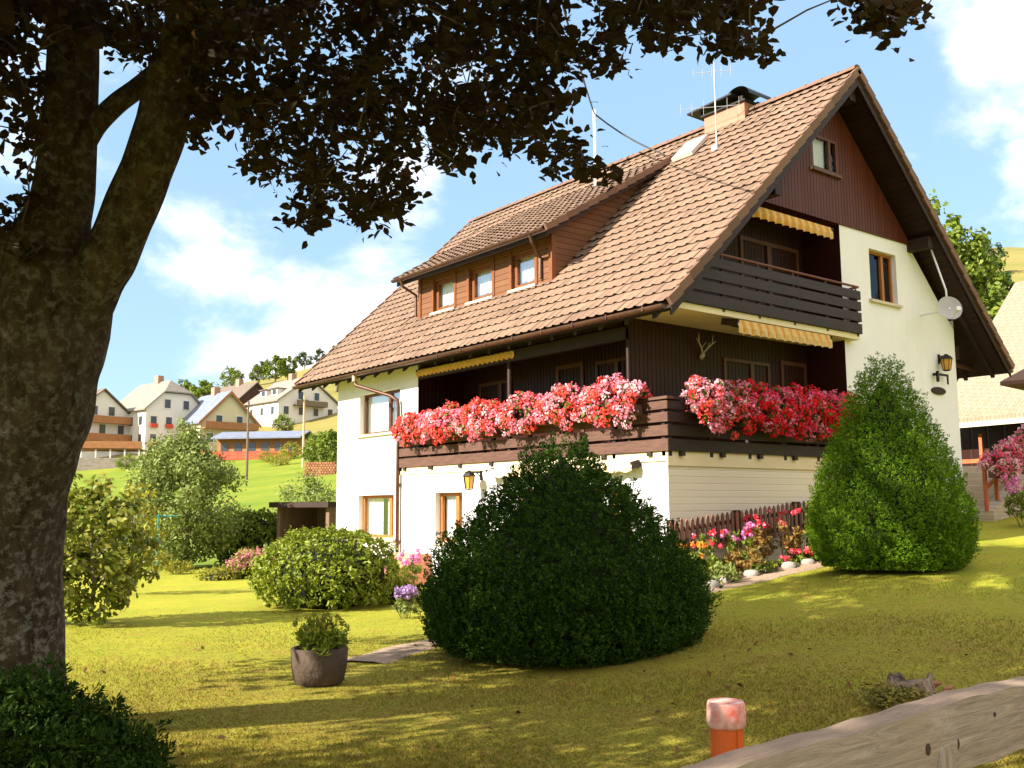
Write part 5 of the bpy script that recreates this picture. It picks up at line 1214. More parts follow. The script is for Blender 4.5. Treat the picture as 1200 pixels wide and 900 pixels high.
PROF = {'cone': ([0, .07, .22, .45, .7, .88, 1], [.80, .95, 1.0, .80, .47, .22, .02]), 'dome': ([0, .1, .25, .42, .6, .78, .92, 1], [.84, .97, 1.0, .90, .64, .36, .17, .03])}


def surf_clumps(c, rad, n, shape='ellip', base_cut=-0.75, lump=0.08, top_pow=1.0):
    """Points spread over a plant's outer surface with outward normals."""
    c = np.array(c, float); k = np.arange(n) + .5; P = []; Nn = []
    if shape == 'ellip':
        zz = base_cut + (1 - base_cut) * k / n; ph = k * 2.39996
        rr = np.sqrt(np.maximum(0, 1 - zz * zz))
        u = np.stack([rr * np.cos(ph), rr * np.sin(ph), zz], -1); f = 1 + rng.normal(0, lump, n)[:, None]
        P = u * np.array(rad) * f; Nn = unit(u / np.array(rad))
    elif shape in PROF:      # rad = (base radius, base radius, height); bulged cone from the ground up
        t = 1 - np.sqrt(1 - k / n * .995); ph = k * 2.39996
        prof = np.interp(t, *PROF[shape])
        f = 1 + rng.normal(0, lump, n)
        P = np.stack([rad[0] * prof * f * np.cos(ph), rad[1] * prof * f * np.sin(ph), t * rad[2]], -1)
        Nn = unit(np.stack([np.cos(ph), np.sin(ph), np.full(n, .45)], -1))
    return c + P, Nn


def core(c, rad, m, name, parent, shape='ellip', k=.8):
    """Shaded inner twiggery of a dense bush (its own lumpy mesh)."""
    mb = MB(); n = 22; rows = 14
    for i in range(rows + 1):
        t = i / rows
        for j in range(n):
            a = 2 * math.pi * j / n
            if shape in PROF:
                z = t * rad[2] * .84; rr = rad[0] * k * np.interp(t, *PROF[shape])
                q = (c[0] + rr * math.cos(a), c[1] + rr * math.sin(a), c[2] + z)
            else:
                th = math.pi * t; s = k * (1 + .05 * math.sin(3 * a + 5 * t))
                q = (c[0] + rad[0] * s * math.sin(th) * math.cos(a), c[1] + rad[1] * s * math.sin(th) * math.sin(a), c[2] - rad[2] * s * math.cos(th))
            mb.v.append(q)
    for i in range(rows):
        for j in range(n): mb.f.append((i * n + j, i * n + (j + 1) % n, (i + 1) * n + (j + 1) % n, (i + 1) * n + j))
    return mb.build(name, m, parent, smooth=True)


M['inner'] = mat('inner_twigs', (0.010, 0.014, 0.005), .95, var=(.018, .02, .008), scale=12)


def bush(name, c, rad, m, label, cat, n=300, rc=.16, per=60, leaf=.07, aspect=.45, shape='ellip', cut=-.75, lump=.07, dirn=.8, kind='quad', jitter=.5, ck=.82, blooms=None, group=None, wild=0):
    """A dense shrub: many tufts of leaves over its surface, twigs inside; blooms = (material, count, size)."""
    root = empty(name, (c[0], c[1], gz(c[0], c[1])), label, cat, group)
    o = np.array(root.location)
    cc, nn = surf_clumps(c, rad, n, shape, cut, lump)
    rr = rc * rng.uniform(.6, 1.35, n)
    P, U = clump_cloud(cc, rr, per, .35)
    Nrep = np.repeat(nn, per, 0)
    ok = ((U * Nrep).sum(1) > -.25)
    P, U, Nrep = P[ok], U[ok], Nrep[ok]
    gzv = o[2] + .01
    P = P[P[:, 2] > gzv]; U = U[:len(P)]; Nrep = Nrep[:len(P)]
    out = unit(U + Nrep * dirn + np.array([0, 0, .25]))
    V = leaf_quads(P - o, rng.normal(size=P.shape), leaf, aspect, .5, direc=out) if kind == 'quad' else hex_leaves(P - o, out, leaf, aspect, jitter)
    np_mesh('foliage', V, 4 if kind == 'quad' else 6, m, root)
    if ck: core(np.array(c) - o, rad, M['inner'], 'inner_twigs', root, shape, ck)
    if blooms:
        bm, cnt, sz = blooms
        cc, nn = surf_clumps(c, np.array(rad) * 1.06, cnt, shape, .05, lump)
        P, U = clump_cloud(cc, np.full(cnt, sz * 1.5), 26, .3)
        np_mesh('blossom', hex_leaves(P - o, U, sz * .8, .8, .5), 6, bm, root)
    return root


def tree(name, base, h, cr, m, label, cat, group=None, trunk_r=None, n=60, per=70, leaf=.5, crown=(.62, .5), kind='quad', rc=None, bark=None, aspect=.6):
    """Free-standing tree: tapered trunk with limbs, crown of leaf clumps filling an uneven volume."""
    root = empty(name, base, label, cat, group); trunk_r = trunk_r or h * .025
    cz, rz = h * crown[0], h * crown[1]
    mb = MB(); mb.tube([(0, 0, -.1), (0.02 * h, 0, h * .25), (-.01 * h, .01 * h, h * .55), (0, 0, h * .85)], [trunk_r * 1.2, trunk_r, trunk_r * .7, trunk_r * .15], 8)
    for i in range(6):
        a = i * 2.4 + rng.uniform(0, .6); z0 = h * (.28 + .07 * i); mb.tube([(0, 0, z0), (cr * .4 * math.cos(a), cr * .4 * math.sin(a), z0 + h * .1), (cr * .75 * math.cos(a), cr * .75 * math.sin(a), z0 + h * .17)], [trunk_r * .5, trunk_r * .35, trunk_r * .08], 6)
    mb.build('trunk', bark or M['barkfar'], root, smooth=True)
    u = unit(rng.normal(size=(n, 3))); r = rng.uniform(.35, 1, n)[:, None] ** .55
    tp = 1 - .28 * np.clip(u[:, 2:3], 0, 1); c = u * r * np.array([cr, cr, rz]) * np.concatenate([tp, tp, np.ones((n, 1))], 1) + np.array([0, 0, cz])
    rr = (rc or cr * .3) * rng.uniform(.6, 1.3, n)
    P, U = clump_cloud(c, rr, per, .3)
    keep = P[:, 2] > .05; P, U = P[keep], U[keep]
    V = leaf_quads(P, unit(U + (0, 0, .4)), leaf, aspect, .6) if kind == 'quad' else hex_leaves(P, unit(U + (0, 0, .5)), leaf, aspect, .6)
    np_mesh('crown', V, 4 if kind == 'quad' else 6, m, root)
    return root


# ================================================================== FOREGROUND TREE
def big_tree():
    base = np.array((-10.36, -2.95, 0.03))
    root = empty('copper_beech', tuple(base), 'massive old copper beech with lichen-mottled grey trunk and dark leaves overhanging the lawn', 'tree')
    b = base
    tr = rough_tube([(-10.3, -2.85, -.4), (-10.29, -2.87, 0.1), (-10.32, -2.91, 0.53), (-10.37, -2.99, 1.29), (-10.38, -3.05, 1.7), (-10.35, -3.13, 2.01), (-10.31, -3.2, 2.25), (-10.27, -3.26, 2.48), (-10.26, -3.32, 2.76), (-10.23, -3.38, 3.03), (-10.22, -3.44, 3.33), (-10.25, -3.45, 3.57), (-10.19, -3.48, 3.86), (-10.16, -3.49, 4.19), (-10.16, -3.53, 4.84), (-10.18, -3.56, 5.49), (-10.19, -3.53, 6.18), (-10.25, -3.3, 8), (-10.3, -3.1, 11), (-10.3, -3, 14)],
                    [.66, .52, .455, .425, .425, .43, .44, .45, .45, .45, .40, .30, .225, .20, .18, .17, .165, .15, .1, .03], 26, .05, 3)
    tr.off = b
    tr.build('trunk', M['bark'], root, smooth=True)
    limbs = [([(-10.2, -3.4, 2.75), (-10.08, -3.57, 3.1), (-9.98, -3.72, 3.37), (-9.91, -3.84, 3.54), (-9.83, -3.95, 3.82), (-9.77, -4.11, 4.1), (-9.73, -4.24, 4.35), (-9.7, -4.32, 4.68), (-9.68, -4.5, 4.93), (-9.63, -4.74, 5.34), (-9.2, -5.6, 6.8), (-8.9, -6.2, 8.2)], [.25, .235, .205, .19, .185, .175, .18, .175, .16, .14, .10, .04]),
             ([(-10.12, -3.54, 4.3), (-10.02, -3.66, 4.51), (-9.91, -3.77, 4.67), (-9.76, -3.85, 4.83), (-9.55, -3.86, 5.09), (-9.2, -3.9, 5.5), (-8.6, -4.0, 6.0)], [.10, .08, .075, .075, .065, .045, .02]),
             ([(-10.33, -3.2, 2.95), (-10.52, -3.18, 3.5), (-10.85, -2.8, 4.05), (-11.5, -2.2, 4.9), (-12.6, -1.2, 6.0), (-13.6, -.2, 7)], [.2, .17, .15, .12, .08, .03]),
             ([(-9.72, -4.4, 4.85), (-9.2, -4.6, 5.2), (-8.7, -4.85, 5.5)], [.11, .07, .02]),
             ([(-9.74, -4.3, 4.65), (-9.3, -4.1, 5.1), (-8.7, -3.7, 5.5)], [.10, .06, .02]),
             ([(-10.2, -3.3, 6.0), (-9.2, -2.2, 7.2), (-8, -1, 8), (-7, 0, 8.2)], [.16, .11, .07, .03]),
             ([(-10.2, -3.3, 6.4), (-11, -4.6, 7.4), (-11.8, -6, 8), (-12.4, -7.2, 8)], [.16, .11, .07, .03]),
             ([(-10.3, -3.1, 7.5), (-11.4, -2, 9), (-12.6, -1, 10), (-13.5, -.3, 10.5)], [.14, .1, .06, .02]),
             ([(-10.3, -3.1, 8.5), (-9, -3.6, 10), (-7.6, -4.2, 11), (-6.6, -4.8, 11.3)], [.13, .1, .06, .02]),
             ([(-10.3, -3.1, 9.5), (-10.6, -1.6, 11), (-10.9, -.2, 12), (-11, .8, 12.4)], [.12, .08, .05, .02])]
    nodes = []
    for i, (pt, rd) in enumerate(limbs):
        t = rough_tube(pt, rd, 14, .05, 20 + i); t.off = b; t.build('limb', M['bark'], root, smooth=True)
        pt = np.array(pt)
        for a, c in zip(pt, pt[1:]):
            for s in np.linspace(0, 1, 5)[1:]: nodes.append(a + (c - a) * s)
    for z in np.linspace(5, 13, 17): nodes.append(np.array((-10.25, -3.2, z)))
    sm = np.array([[int(k) for k in q.split(',')] for q in SMALL.split()], float) / 100
    ed = np.array([[int(k) for k in q.split(',')] for q in EDGE.split()], float) / 100
    bg = np.array([[int(k) for k in q.split(',')] for q in BIG.split()], float) / 100
    # twigs: every leaf spray is joined to the nearest wood already in place
    allc = np.concatenate([bg, sm, ed]); order = np.argsort(np.linalg.norm(allc - np.array((-10.1, -3.6, 5.5)), axis=1))
    N = np.array(nodes); tw = MB(off=b)
    for i in order:
        p = allc[i]; dd = np.linalg.norm(N - p, axis=1) + np.maximum(0, p[2] - N[:, 2]) * .1; j = int(np.argmin(dd)); q = N[j]
        L = np.linalg.norm(p - q); mid = (p + q) / 2 + rng.normal(0, .05, 3) * L + (0, 0, .06 * L)
        r0 = .003 + .004 * L
        tw.tube([q, mid, p], [r0 + .002, r0, .002], 4, cap=False); N = np.concatenate([N, [p], [mid]])
    tw.build('twigs', M['twig'], root)
    # leaves: flat sprays near the eye, fuller masses above
    P, U = [], []
    for c in sm:
        n = 50; e = rng.normal(size=3); e[2] = abs(e[2]) + 1.2; e /= np.linalg.norm(e)
        q = rng.normal(size=(n, 3)); q -= np.outer(q @ e, e) * .45; q *= .105
        q[:, 2] -= .25 * (q[:, 0] ** 2 + q[:, 1] ** 2) / .15
        P.append(c + q); U.append(np.tile(e, (n, 1)))
    for c in ed:
        n = 15; e = np.array((rng.normal(0, .4), rng.normal(0, .4), 1.0)); q = rng.normal(size=(n, 3)) * (.065, .065, .04)
        P.append(c + q); U.append(np.tile(e / np.linalg.norm(e), (n, 1)))
    V1 = hex_leaves(np.concatenate(P) - b, np.concatenate(U), .08, .68, .6)
    P, U = clump_cloud(bg, .66 * rng.uniform(.7, 1.3, len(bg)), 70, .25)
    V2 = hex_leaves(P - b, unit(U + (0, 0, .6)), .16, .72, .7)
    np_mesh('crown', np.concatenate([V1, V2]), 6, G['beech'], root)


big_tree()

# ================================================================== GARDEN PLANTS
def needle_bush(name, c, rad, shape, m, label, cat, n, rc, per, leaf, aspect, lump, ck, up=.5, spread=.5, lobes=(120, .22, .16)):
    """Conifer: a skin of short upright branchlets, each a little plume of needle sprays."""
    root = empty(name, (c[0], c[1], gz(c[0], c[1])), label, cat); o = np.array(root.location)
    cc, nn = surf_clumps(c, rad, n, shape, -.5, lump)
    lc, _ = surf_clumps(c, rad, lobes[0], shape, -.5, .03); lc = lc + rng.normal(0, lobes[1] * .35, lc.shape)
    bump = np.exp(-(np.linalg.norm(cc[:, None] - lc[None], axis=-1) / lobes[1]) ** 2).max(1)
    cc = cc + nn * (lobes[2] * (bump - .62))[:, None] + rng.normal(0, rc * .25, cc.shape)
    st = rng.random(n) < .02; cc[st] += (nn[st] + (0, 0, .5)) * rng.uniform(.04, .10, (st.sum(), 1))      # stray shoots
    c2, n2 = surf_clumps(c, np.array(rad) * (.86, .86, .93), n // 2, shape, -.5, .03); cc = np.concatenate([cc, c2]); nn = np.concatenate([nn, n2]); n = len(cc)
    ax = unit(nn + np.array((0, 0, up)) + rng.normal(0, .22, nn.shape)); rr = rc * rng.uniform(.65, 1.4, n)
    t = rng.uniform(-1.0, 1.0, (n, per)); q = unit(rng.normal(size=(n, per, 3)))
    wid = np.sqrt(np.clip(1 - t * t, .02, 1)) * np.where(t > 0, 1 - .45 * t, 1)
    A = ax[:, None, :]; q = q - (q * A).sum(-1, keepdims=True) * A; q = unit(q)
    P = cc[:, None, :] + rr[:, None, None] * (A * t[..., None] * 1.15 + q * (wid * .62)[..., None])
    D = unit(A * 1.0 + q * spread)
    P, D = P.reshape(-1, 3), D.reshape(-1, 3); k = P[:, 2] > o[2] + .015; P, D = P[k], D[k]
    V = leaf_quads(P - o, rng.normal(size=P.shape), leaf, aspect, .5, direc=D * 2)
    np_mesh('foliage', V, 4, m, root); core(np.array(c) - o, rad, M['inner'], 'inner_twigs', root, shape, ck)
    return root


z = gz(-4.3, -2.25)
needle_bush('yew_bush', (-4.28, -2.27, z - .02), (1.58, 1.62, 2.6), 'dome', G['yew'], 'large dark green yew bush rising to a blunt peak in front of the house', 'bush', 2300, .080, 60, .044, .36, .012, .82, up=.45, spread=.7, lobes=(150, .21, .21))
z = gz(1.7, -2.85)
needle_bush('dwarf_spruce', (1.85, -2.80, z), (1.16, 1.16, 3.46), 'cone', G['spruce'], 'dense bright green cone-shaped spruce beside the gable wall', 'tree', 2300, .075, 46, .040, .34, .01, .82, up=.45, spread=.7, lobes=(240, .155, .13))
z = gz(-3.7, 4.7)
bush('rhododendron', (-3.7, 4.7, z + .5), (1.17, 1.17, .78), G['rhodo'], 'round yellow-green rhododendron clipped to a dome on the lit lawn', 'bush', n=330, rc=.13, per=52, leaf=.085, aspect=.42, cut=-.5, kind='hex', lump=.05)
z = gz(-10.5, -5.15)
needle_bush('low_yew', (-10.6, -5.0, z - .05), (.72, .6, .86), 'dome', G['yew2'], 'low dark green evergreen at the foot of the big beech trunk', 'bush', 620, .085, 60, .045, .32, .05, .55, up=.5, spread=.9, lobes=(40, .14, .14))

# ---- flower boxes on the balcony rails: box, leaves, blossom
def flower_box(c, axis, length, out, m, label, group, hgt=.44, dep=.30, n=40, trail=.0, flat=.62):
    root = empty('flower_box', c, label, 'flower box', group)
    ax = np.array(axis, float); ou = np.array(out, float); up = np.array([0, 0, 1.0])
    b = MB(); h = length / 2 * .94
    a0 = -ax * h + ou * .02; 
    b.bar(tuple(a0 + up * (-.10)), tuple(ax * h + ou * .02 + up * (-.10)), .17, .17); b.build('planter', M['balcony_brown'], root, bevel=.006)
    k = n
    t = rng.uniform(-1, 1, k); ph = rng.uniform(-.95, 2.7, k)
    rad = np.sqrt(rng.uniform(.25, 1, k))
    env = flat + (1 - flat) * np.cos(t * 1.5)
    cc = ax * (t * length / 2 * .98)[:, None] + ou * (np.cos(ph) * dep * rad * env)[:, None] + up * ((np.sin(ph) * hgt * rad * env) + .06 - trail * rng.random(k))[:, None]
    P, U = clump_cloud(cc, .10 * rng.uniform(.7, 1.3, k), 12, .2)
    np_mesh('leaves', hex_leaves(P - U * .02, unit(U + ou * .4), .085, .9, .6), 6, G['geranium_leaf'], root)
    pk = rng.choice(len(m), k, p=[w for _, w in m])
    for q, (key, _) in enumerate(m):
        sel = pk == q
        if sel.sum() < 2: continue
        P, U = clump_cloud((cc + unit(cc) * .03)[sel], .10 * rng.uniform(.65, 1.4, sel.sum()), 44, .55)
        np_mesh('blossom', hex_leaves(P, unit(U + ou * .6), .048, .85, .5), 6, G[key], root)
    return root


ys = [7.38, 6.10, 4.82, 3.54, 2.28, 1.02]
lab = ['salmon pink geranium box at the far end of the long balcony beside the white wall', 'salmon pink geranium box second from the far end of the long balcony',
       'coral geranium box in front of the shaded balcony window', 'pink and coral geranium box under the middle of the long balcony',
       'coral and pale pink geranium box second from the house corner', 'large pale pink geranium box nearest the house corner on the long balcony']
for i, y in enumerate(ys):
    flower_box((-.19, y, 3.40), (0, 1, 0), 1.27, (-1, 0, 0), [('coral', .50), ('rose', .32), ('blush', .18)] if i < 5 else [('coral', .38), ('rose', .37), ('blush', .25)], lab[i], 'geranium boxes on the long balcony', hgt=.40 if i < 5 else .46, dep=.31, n=112, trail=.12, flat=.60)
lab = ['pink and white geranium box nearest the house corner on the gable balcony', 'crimson and pink geranium box below the lit window of the gable balcony', 'bright red geranium box under the striped awning', 'red geranium box at the end of the gable balcony by the white wall']
for i, x in enumerate((1.0, 2.22, 3.44, 4.62)):
    flower_box((x, -.19, 3.42), (1, 0, 0), 1.24, (0, -1, 0), [('coral', .27), ('rose', .45), ('blush', .28)] if i == 0 else [('scarlet', .62), ('rose', .16), ('pinkhot', .22)], lab[i], 'geranium boxes on the gable balcony', hgt=.40, dep=.28, n=150, trail=.30, flat=.92)

# ---- small plants and things on the lawn
def tuft(name, c, r, h, m, label, cat, leaf=.09, n=40, per=30, blooms=None, bsz=.07, bn=30, group=None, kind='quad', aspect=.3):
    """Loose herbaceous plant: upright leaves with flower heads on stalks above."""
    z0 = gz(c[0], c[1]) if len(c) < 3 else c[2]
    root = empty(name, (c[0], c[1], z0), label, cat, group)
    a = rng.uniform(0, 6.28, n); rr = r * np.sqrt(rng.random(n)); hh = h * rng.uniform(.25, .95, n) * (1 - .35 * (rr / r) ** 2)
    cc = np.stack([rr * np.cos(a), rr * np.sin(a), hh], -1)
    P, U = clump_cloud(cc, np.full(n, r * .33), per, .2); k = P[:, 2] > 0; P, U = P[k], U[k]
    V = leaf_quads(P, rng.normal(size=P.shape), leaf, aspect, .5, direc=unit(U + (0, 0, 1.0))) if kind == 'quad' else hex_leaves(P, unit(U + (0, 0, .6)), leaf, .6, .6)
    np_mesh('foliage', V, 4 if kind == 'quad' else 6, m, root)
    st = MB()
    for i in range(0, n, 3): st.tube([(cc[i][0] * .4, cc[i][1] * .4, -.02), tuple(cc[i])], .006, 4)
    st.build('stem', M['twig'], root)
    if blooms:
        a = rng.uniform(0, 6.28, bn); rr = r * np.sqrt(rng.random(bn)) * 1.05; hh = h * rng.uniform(.75, 1.15, bn)
        cc = np.stack([rr * np.cos(a), rr * np.sin(a), hh], -1); P, U = clump_cloud(cc, np.full(bn, bsz), 24, .5)
        np_mesh('blossom', hex_leaves(P, U, bsz * .75, .85, .5), 6, blooms, root)
    return root


# planter bowl with marguerites
px, py = -7.42, -2.3
z = gz(px, py)
pl = empty('planter_bowl', (px, py, z), 'grey-brown round stone planter standing on the shaded lawn', 'planter')
MB().lathe([(.20, 0), (.235, .03), (.262, .16), (.272, .33), (.25, .345), (.225, .33), (.22, .27), (.0, .26)], n=32, cap=False).build('bowl', mat('brown_stoneware', (.085, .055, .036), .85, var=(.05, .034, .024), scale=5, bump=.5, bscale=25), pl, smooth=True)
MB().lathe([(.0, .275), (.222, .275)], n=24, cap=False).build('soil', M['soil'], pl)
tuft('marguerite', (px, py, z + .27), .25, .32, G['rhodo'], 'bushy yellow-flowered plant growing in the stone planter', 'plant', leaf=.075, n=46, per=34, blooms=G['gold'], bsz=.028, bn=34)

# shrub beside the trunk, and its neighbours
z = gz(-7.8, 4.0)
tree('broadleaf_shrub', (-7.85, 4.0, z), 2.2, .85, G['magnolia'], 'open broad-leaved shrub with yellowing leaves beside the beech trunk', 'shrub', trunk_r=.03, n=95, per=46, leaf=.105, crown=(.5, .52), kind='hex', rc=.22)
tree('broadleaf_shrub', (-8.35, 4.75, gz(-8.35, 4.75)), 2.3, .7, G['magnolia'], 'taller yellow-green shrub half hidden behind the beech trunk', 'shrub', trunk_r=.03, n=80, per=44, leaf=.10, crown=(.52, .5), kind='hex', rc=.24)
x, y, z = at(162, 19.5)
tree('airy_shrub', (x, y, z), 2.2, .72, G['gold'], 'airy yellow-green shrub between the trunk and the round-headed tree', 'shrub', trunk_r=.03, n=40, per=30, leaf=.11, crown=(.55, .46), rc=.24)
x, y, z = at(222, 28)
tree('garden_tree', (x, y, z - .2), 4.3, 1.55, G['willow'], 'dense grey-green round-headed garden tree at the lawn edge', 'tree', n=190, per=110, leaf=.13, crown=(.5, .5), rc=.42, aspect=.45)
x, y, z = at(302, 29.5)
bush('hedge_bush', (x, y, z + .6), (.9, .8, .95), G['fresh'], 'fresh green bush between the grey-green tree and the garden shed', 'bush', n=110, rc=.25, per=50, leaf=.13, aspect=.6, kind='hex')
x, y, z = at(362, 35)
tree('pale_bush', (x, y, z), 2.6, 1.25, G['willow'], 'pale grey-green feathery bush behind the shed roof', 'bush', n=60, per=60, leaf=.16, crown=(.6, .45), rc=.45, aspect=.3)
x, y, z = at(300, 24)
bush('rosy_spirea', (x, y, z + .2), (.52, .5, .42), G['rhodo'], 'low shrub topped with rosy flower heads by the shed', 'shrub', n=70, rc=.14, per=40, leaf=.08, aspect=.5, blooms=(G['spirea'], 60, .07))
x, y, z = at(263, 23.5)
bush('golden_groundcover', (x, y, z + .05), (.42, .4, .2), G['gold'], 'low golden-green cushion shrub left of the rosy spirea', 'shrub', n=50, rc=.12, per=40, leaf=.07, aspect=.5)
x, y, z = at(218, 25.5)
tuft('border_plant', (x, y), .35, .35, G['gold'], 'small yellow-green tuft at the foot of the grey-green tree', 'plant', n=24, per=26, leaf=.1)
x, y, z = at(478, 15.2)
tuft('lavender', (x, y), .17, .42, G['willow'], 'pale lilac lavender clump at the left edge of the big dark yew', 'plant', leaf=.08, n=20, per=26, blooms=G['lilac'], bsz=.045, bn=46)
x, y, z = at(458, 19.0)
tuft('phlox', (x, y), .45, .62, G['gold'], 'pink phlox between the rhododendron dome and the white wall', 'plant', leaf=.1, n=30, per=30, blooms=G['phlox'], bsz=.05, bn=16)
x, y, z = at(482, 19.8)
tuft('phlox', (x, y), .25, .75, G['fresh'], 'tall magenta phlox at the foot of the entrance steps', 'plant', leaf=.1, n=20, per=26, blooms=G['phlox'], bsz=.05, bn=20)
x, y, z = at(470, 17.6)
bush('golden_groundcover', (x, y, z + .12), (.33, .3, .3), G['gold'], 'small golden-green cushion shrub right of the rhododendron dome', 'shrub', n=46, rc=.1, per=36, leaf=.06, aspect=.5)

# teal washing-line pole
x, y, z = at(192, 25)
wp = empty('washing_pole', (x, y, z), 'thin teal metal pole standing at the lawn edge before the trees', 'pole')
MB().tube([(0, 0, -.1), (0, 0, 1.55)], .03, 8).tube([(-.45, .1, 1.5), (.45, -.1, 1.5)], .018, 6).build('post', mat('teal_paint', (.03, .20, .17), .5), wp)
MB().lathe([(.06, 0), (.05, .12), (.032, .13)]).build('ground_socket', M['stone'], wp)

# garden shed
x0, y0, z0 = at(326, 29); x1, y1, z1 = at(393, 28)
sh = empty('garden_shed', ((x0 + x1) / 2, (y0 + y1) / 2, z0), 'small dark open-fronted wooden shed with a flat brown roof behind the rhododendron', 'shed', rot=math.atan2(y1 - y0, x1 - x0))
mb = MB(); mb.box(-1.0, -.88, 0, 1.8, 0, 1.7); mb.box(.82, .94, 0, 1.8, 0, 1.7); mb.box(-.879, .819, 1.7, 1.8, 0, 1.7); mb.build('wall', planks('shed_boards', (.13, .08, .05), (.20, .13, .09), .12, 1, 1, .8, (4, 4, .6)), sh)
mb = MB(); mb.box(-1.15, 1.05, -.2, 1.95, 1.70, 1.86); mb.build('roof', M['slab'], sh)
mb = MB(); mb.box(-.3, .5, .8, 1.3, 0, .7); mb.box(-.75, -.45, .5, 1.5, 0, .5); mb.build('stored_wood', M['balcony_brown'], sh, bevel=.02)

# picket fence along the gable bed
fx0, fx1, fy = -.15, 5.1, -.18
pf = empty('picket_fence', (2.4, fy, gz(2.4, fy)), 'low brown picket fence in front of the cream boarded wall', 'fence')
o = np.array(pf.location); zb = lambda x: .92 + .085 * (x - fx0)
mb = MB(off=o)
n = 42
for i in range(n):
    x = fx0 + (fx1 - fx0) * i / (n - 1); z = zb(x) + rng.normal(0, .008); w = .034
    mb.prism([(x - w, fy, z - .02), (x + w, fy, z - .02), (x + w, fy, z + .50), (x, fy, z + .55), (x - w, fy, z + .50)], (0, .022, 0))
mb.build('pickets', islandmat('picket_wood', [(.13, .055, .035), (.19, .085, .055), (.24, .12, .08), (.11, .05, .035)], .8, .2, .3, 40), pf)
mb = MB(off=o)
for dz in (.10, .38): mb.bar((fx0, fy + .045, zb(fx0) + dz), (fx1, fy + .045, zb(fx1) + dz), .04, .07)
for i in range(4): x = fx0 + .1 + i * 1.68; mb.box(x - .05, x + .05, fy + .066, fy + .15, zb(x) - .5, zb(x) + .55)
mb.build('fence_rail', M['beam'], pf)

# flowers in the bed before the fence
bed = [(-.75, -.75, 'orange', 'gold', .3, .45, 'orange and yellow marigold clump at the yew end of the flower bed'),
       (-.2, -.6, 'orange', 'rhodo', .3, .62, 'tall orange dahlia clump at the start of the picket fence'),
       (.35, -.5, 'red', 'fresh', .28, .78, 'crimson dahlia clump with heads above the pickets'),
       (.75, -.85, None, 'rosehip', .3, .6, 'bronze-leaved bushy plant leaning from the flower bed'),
       (1.15, -.5, 'phlox', 'fresh', .3, .85, 'hot pink phlox clump against the pickets'),
       (1.65, -.45, 'red', 'rosehip', .25, .95, 'tall red rose with bronze leaves before the pickets'),
       (2.35, -.5, 'red', 'rosehip', .3, 1.0, 'tall bronze-stemmed rose bush with a red bloom above the fence'),
       (2.9, -.55, None, 'fresh', .34, .75, 'lush fresh green perennial near the cone spruce'),
       (3.5, -.5, 'gold', 'gold', .35, .7, 'yellow-green perennial tucked against the cone spruce'),
       (1.0, -1.0, None, 'fresh', .26, .22, 'low light green cushion on the path edge'),
       (1.75, -.98, 'red', 'fresh', .13, .16, 'small red begonia nearest the yew on the path edge'),
       (2.25, -.92, 'red', 'fresh', .15, .2, 'middle red begonia on the path edge'),
       (2.6, -.9, 'sal', 'fresh', .15, .22, 'salmon begonia on the path edge nearest the spruce'),
       (.0, -1.0, None, 'willow', .35, .3, 'grey-leaved cushion at the path bend')]
for x, y, bl, lf, r, h, lb in bed:
    h *= .8 if h > .4 else 1
    tuft('bed_flower', (x, y), r, h, G[lf], lb, 'flower', leaf=.085, n=20, per=24, blooms=G[bl] if bl else None, bsz=.05 if h > .4 else .045, bn=11 if h > .3 else 9, aspect=.45)
# stones edging the bed
for i in range(9):
    x = -.9 + i * .52 + rng.normal(0, .05); y = -1.08 + .02 * math.sin(i * 2) - (.1 if i < 2 else 0)
    s = rng.uniform(.08, .14); mb = MB()
    mb.lathe([(s * .9, -.05), (s * 1.1, s * .2), (s * .85, s * .6), (s * .3, s * .72)], n=9)
    mb.v = [(q[0] * (1 + .18 * math.sin(i + 3 * q[1] / s)), q[1] * .8 * (1 + .15 * math.cos(i * 2 + 2 * q[0] / s)), q[2]) for q in mb.v]
    e = mb.build('edging_stone', M['stone'], None, smooth=True); e.location = (x, y, gz(x, y) + .02); e.rotation_euler = (0, 0, i)
    tag(e, 'rounded grey stone edging the flower bed along the path', 'stone', 'stones edging the flower bed')

# tree stump
x, y, z = at(1050, 7.5)
st = empty('tree_stump', (x, y, z), 'weathered mossy tree stump in the lawn behind the plank rail', 'stump')
mb = MB(); n = 22
for i, (r, zz) in enumerate([(.30, -.06), (.23, .015), (.18, .05), (.165, .095), (.14, .125)]):
    for j in range(n):
        a = 2 * math.pi * j / n; s = 1 + .28 * math.sin(3 * a + 1) * (1 - i * .12) + .12 * math.sin(7 * a + i)
        mb.v.append((r * s * 1.15 * math.cos(a), r * s * .8 * math.sin(a), zz + (.05 * math.sin(2 * a + 4) + .025 * math.sin(9 * a)) * (i > 1)))
for i in range(4):
    for j in range(n): mb.f.append((i * n + j, i * n + (j + 1) % n, (i + 1) * n + (j + 1) % n, (i + 1) * n + j))
mb.f.append(tuple(4 * n + j for j in range(n)))
mb.build('stump_wood', mat('grey_split_wood', (.42, .31, .21), .9, var=(.12, .07, .04), scale=14, stretch=(3, 3, .6), bump=1.0, bscale=25), st, smooth=True)
V = rng.normal(size=(2200, 3)) * (.12, .11, .03) + (-.27, -.02, .04); V = V[V[:, 2] > 0]
np_mesh('moss', hex_leaves(V, np.tile((0, 0, 1.0), (len(V), 1)), .028, .7, .9), 6, leafmat('moss_tufts', [(.16, .14, .02), (.24, .19, .03), (.11, .10, .02)], .9, .1), st)
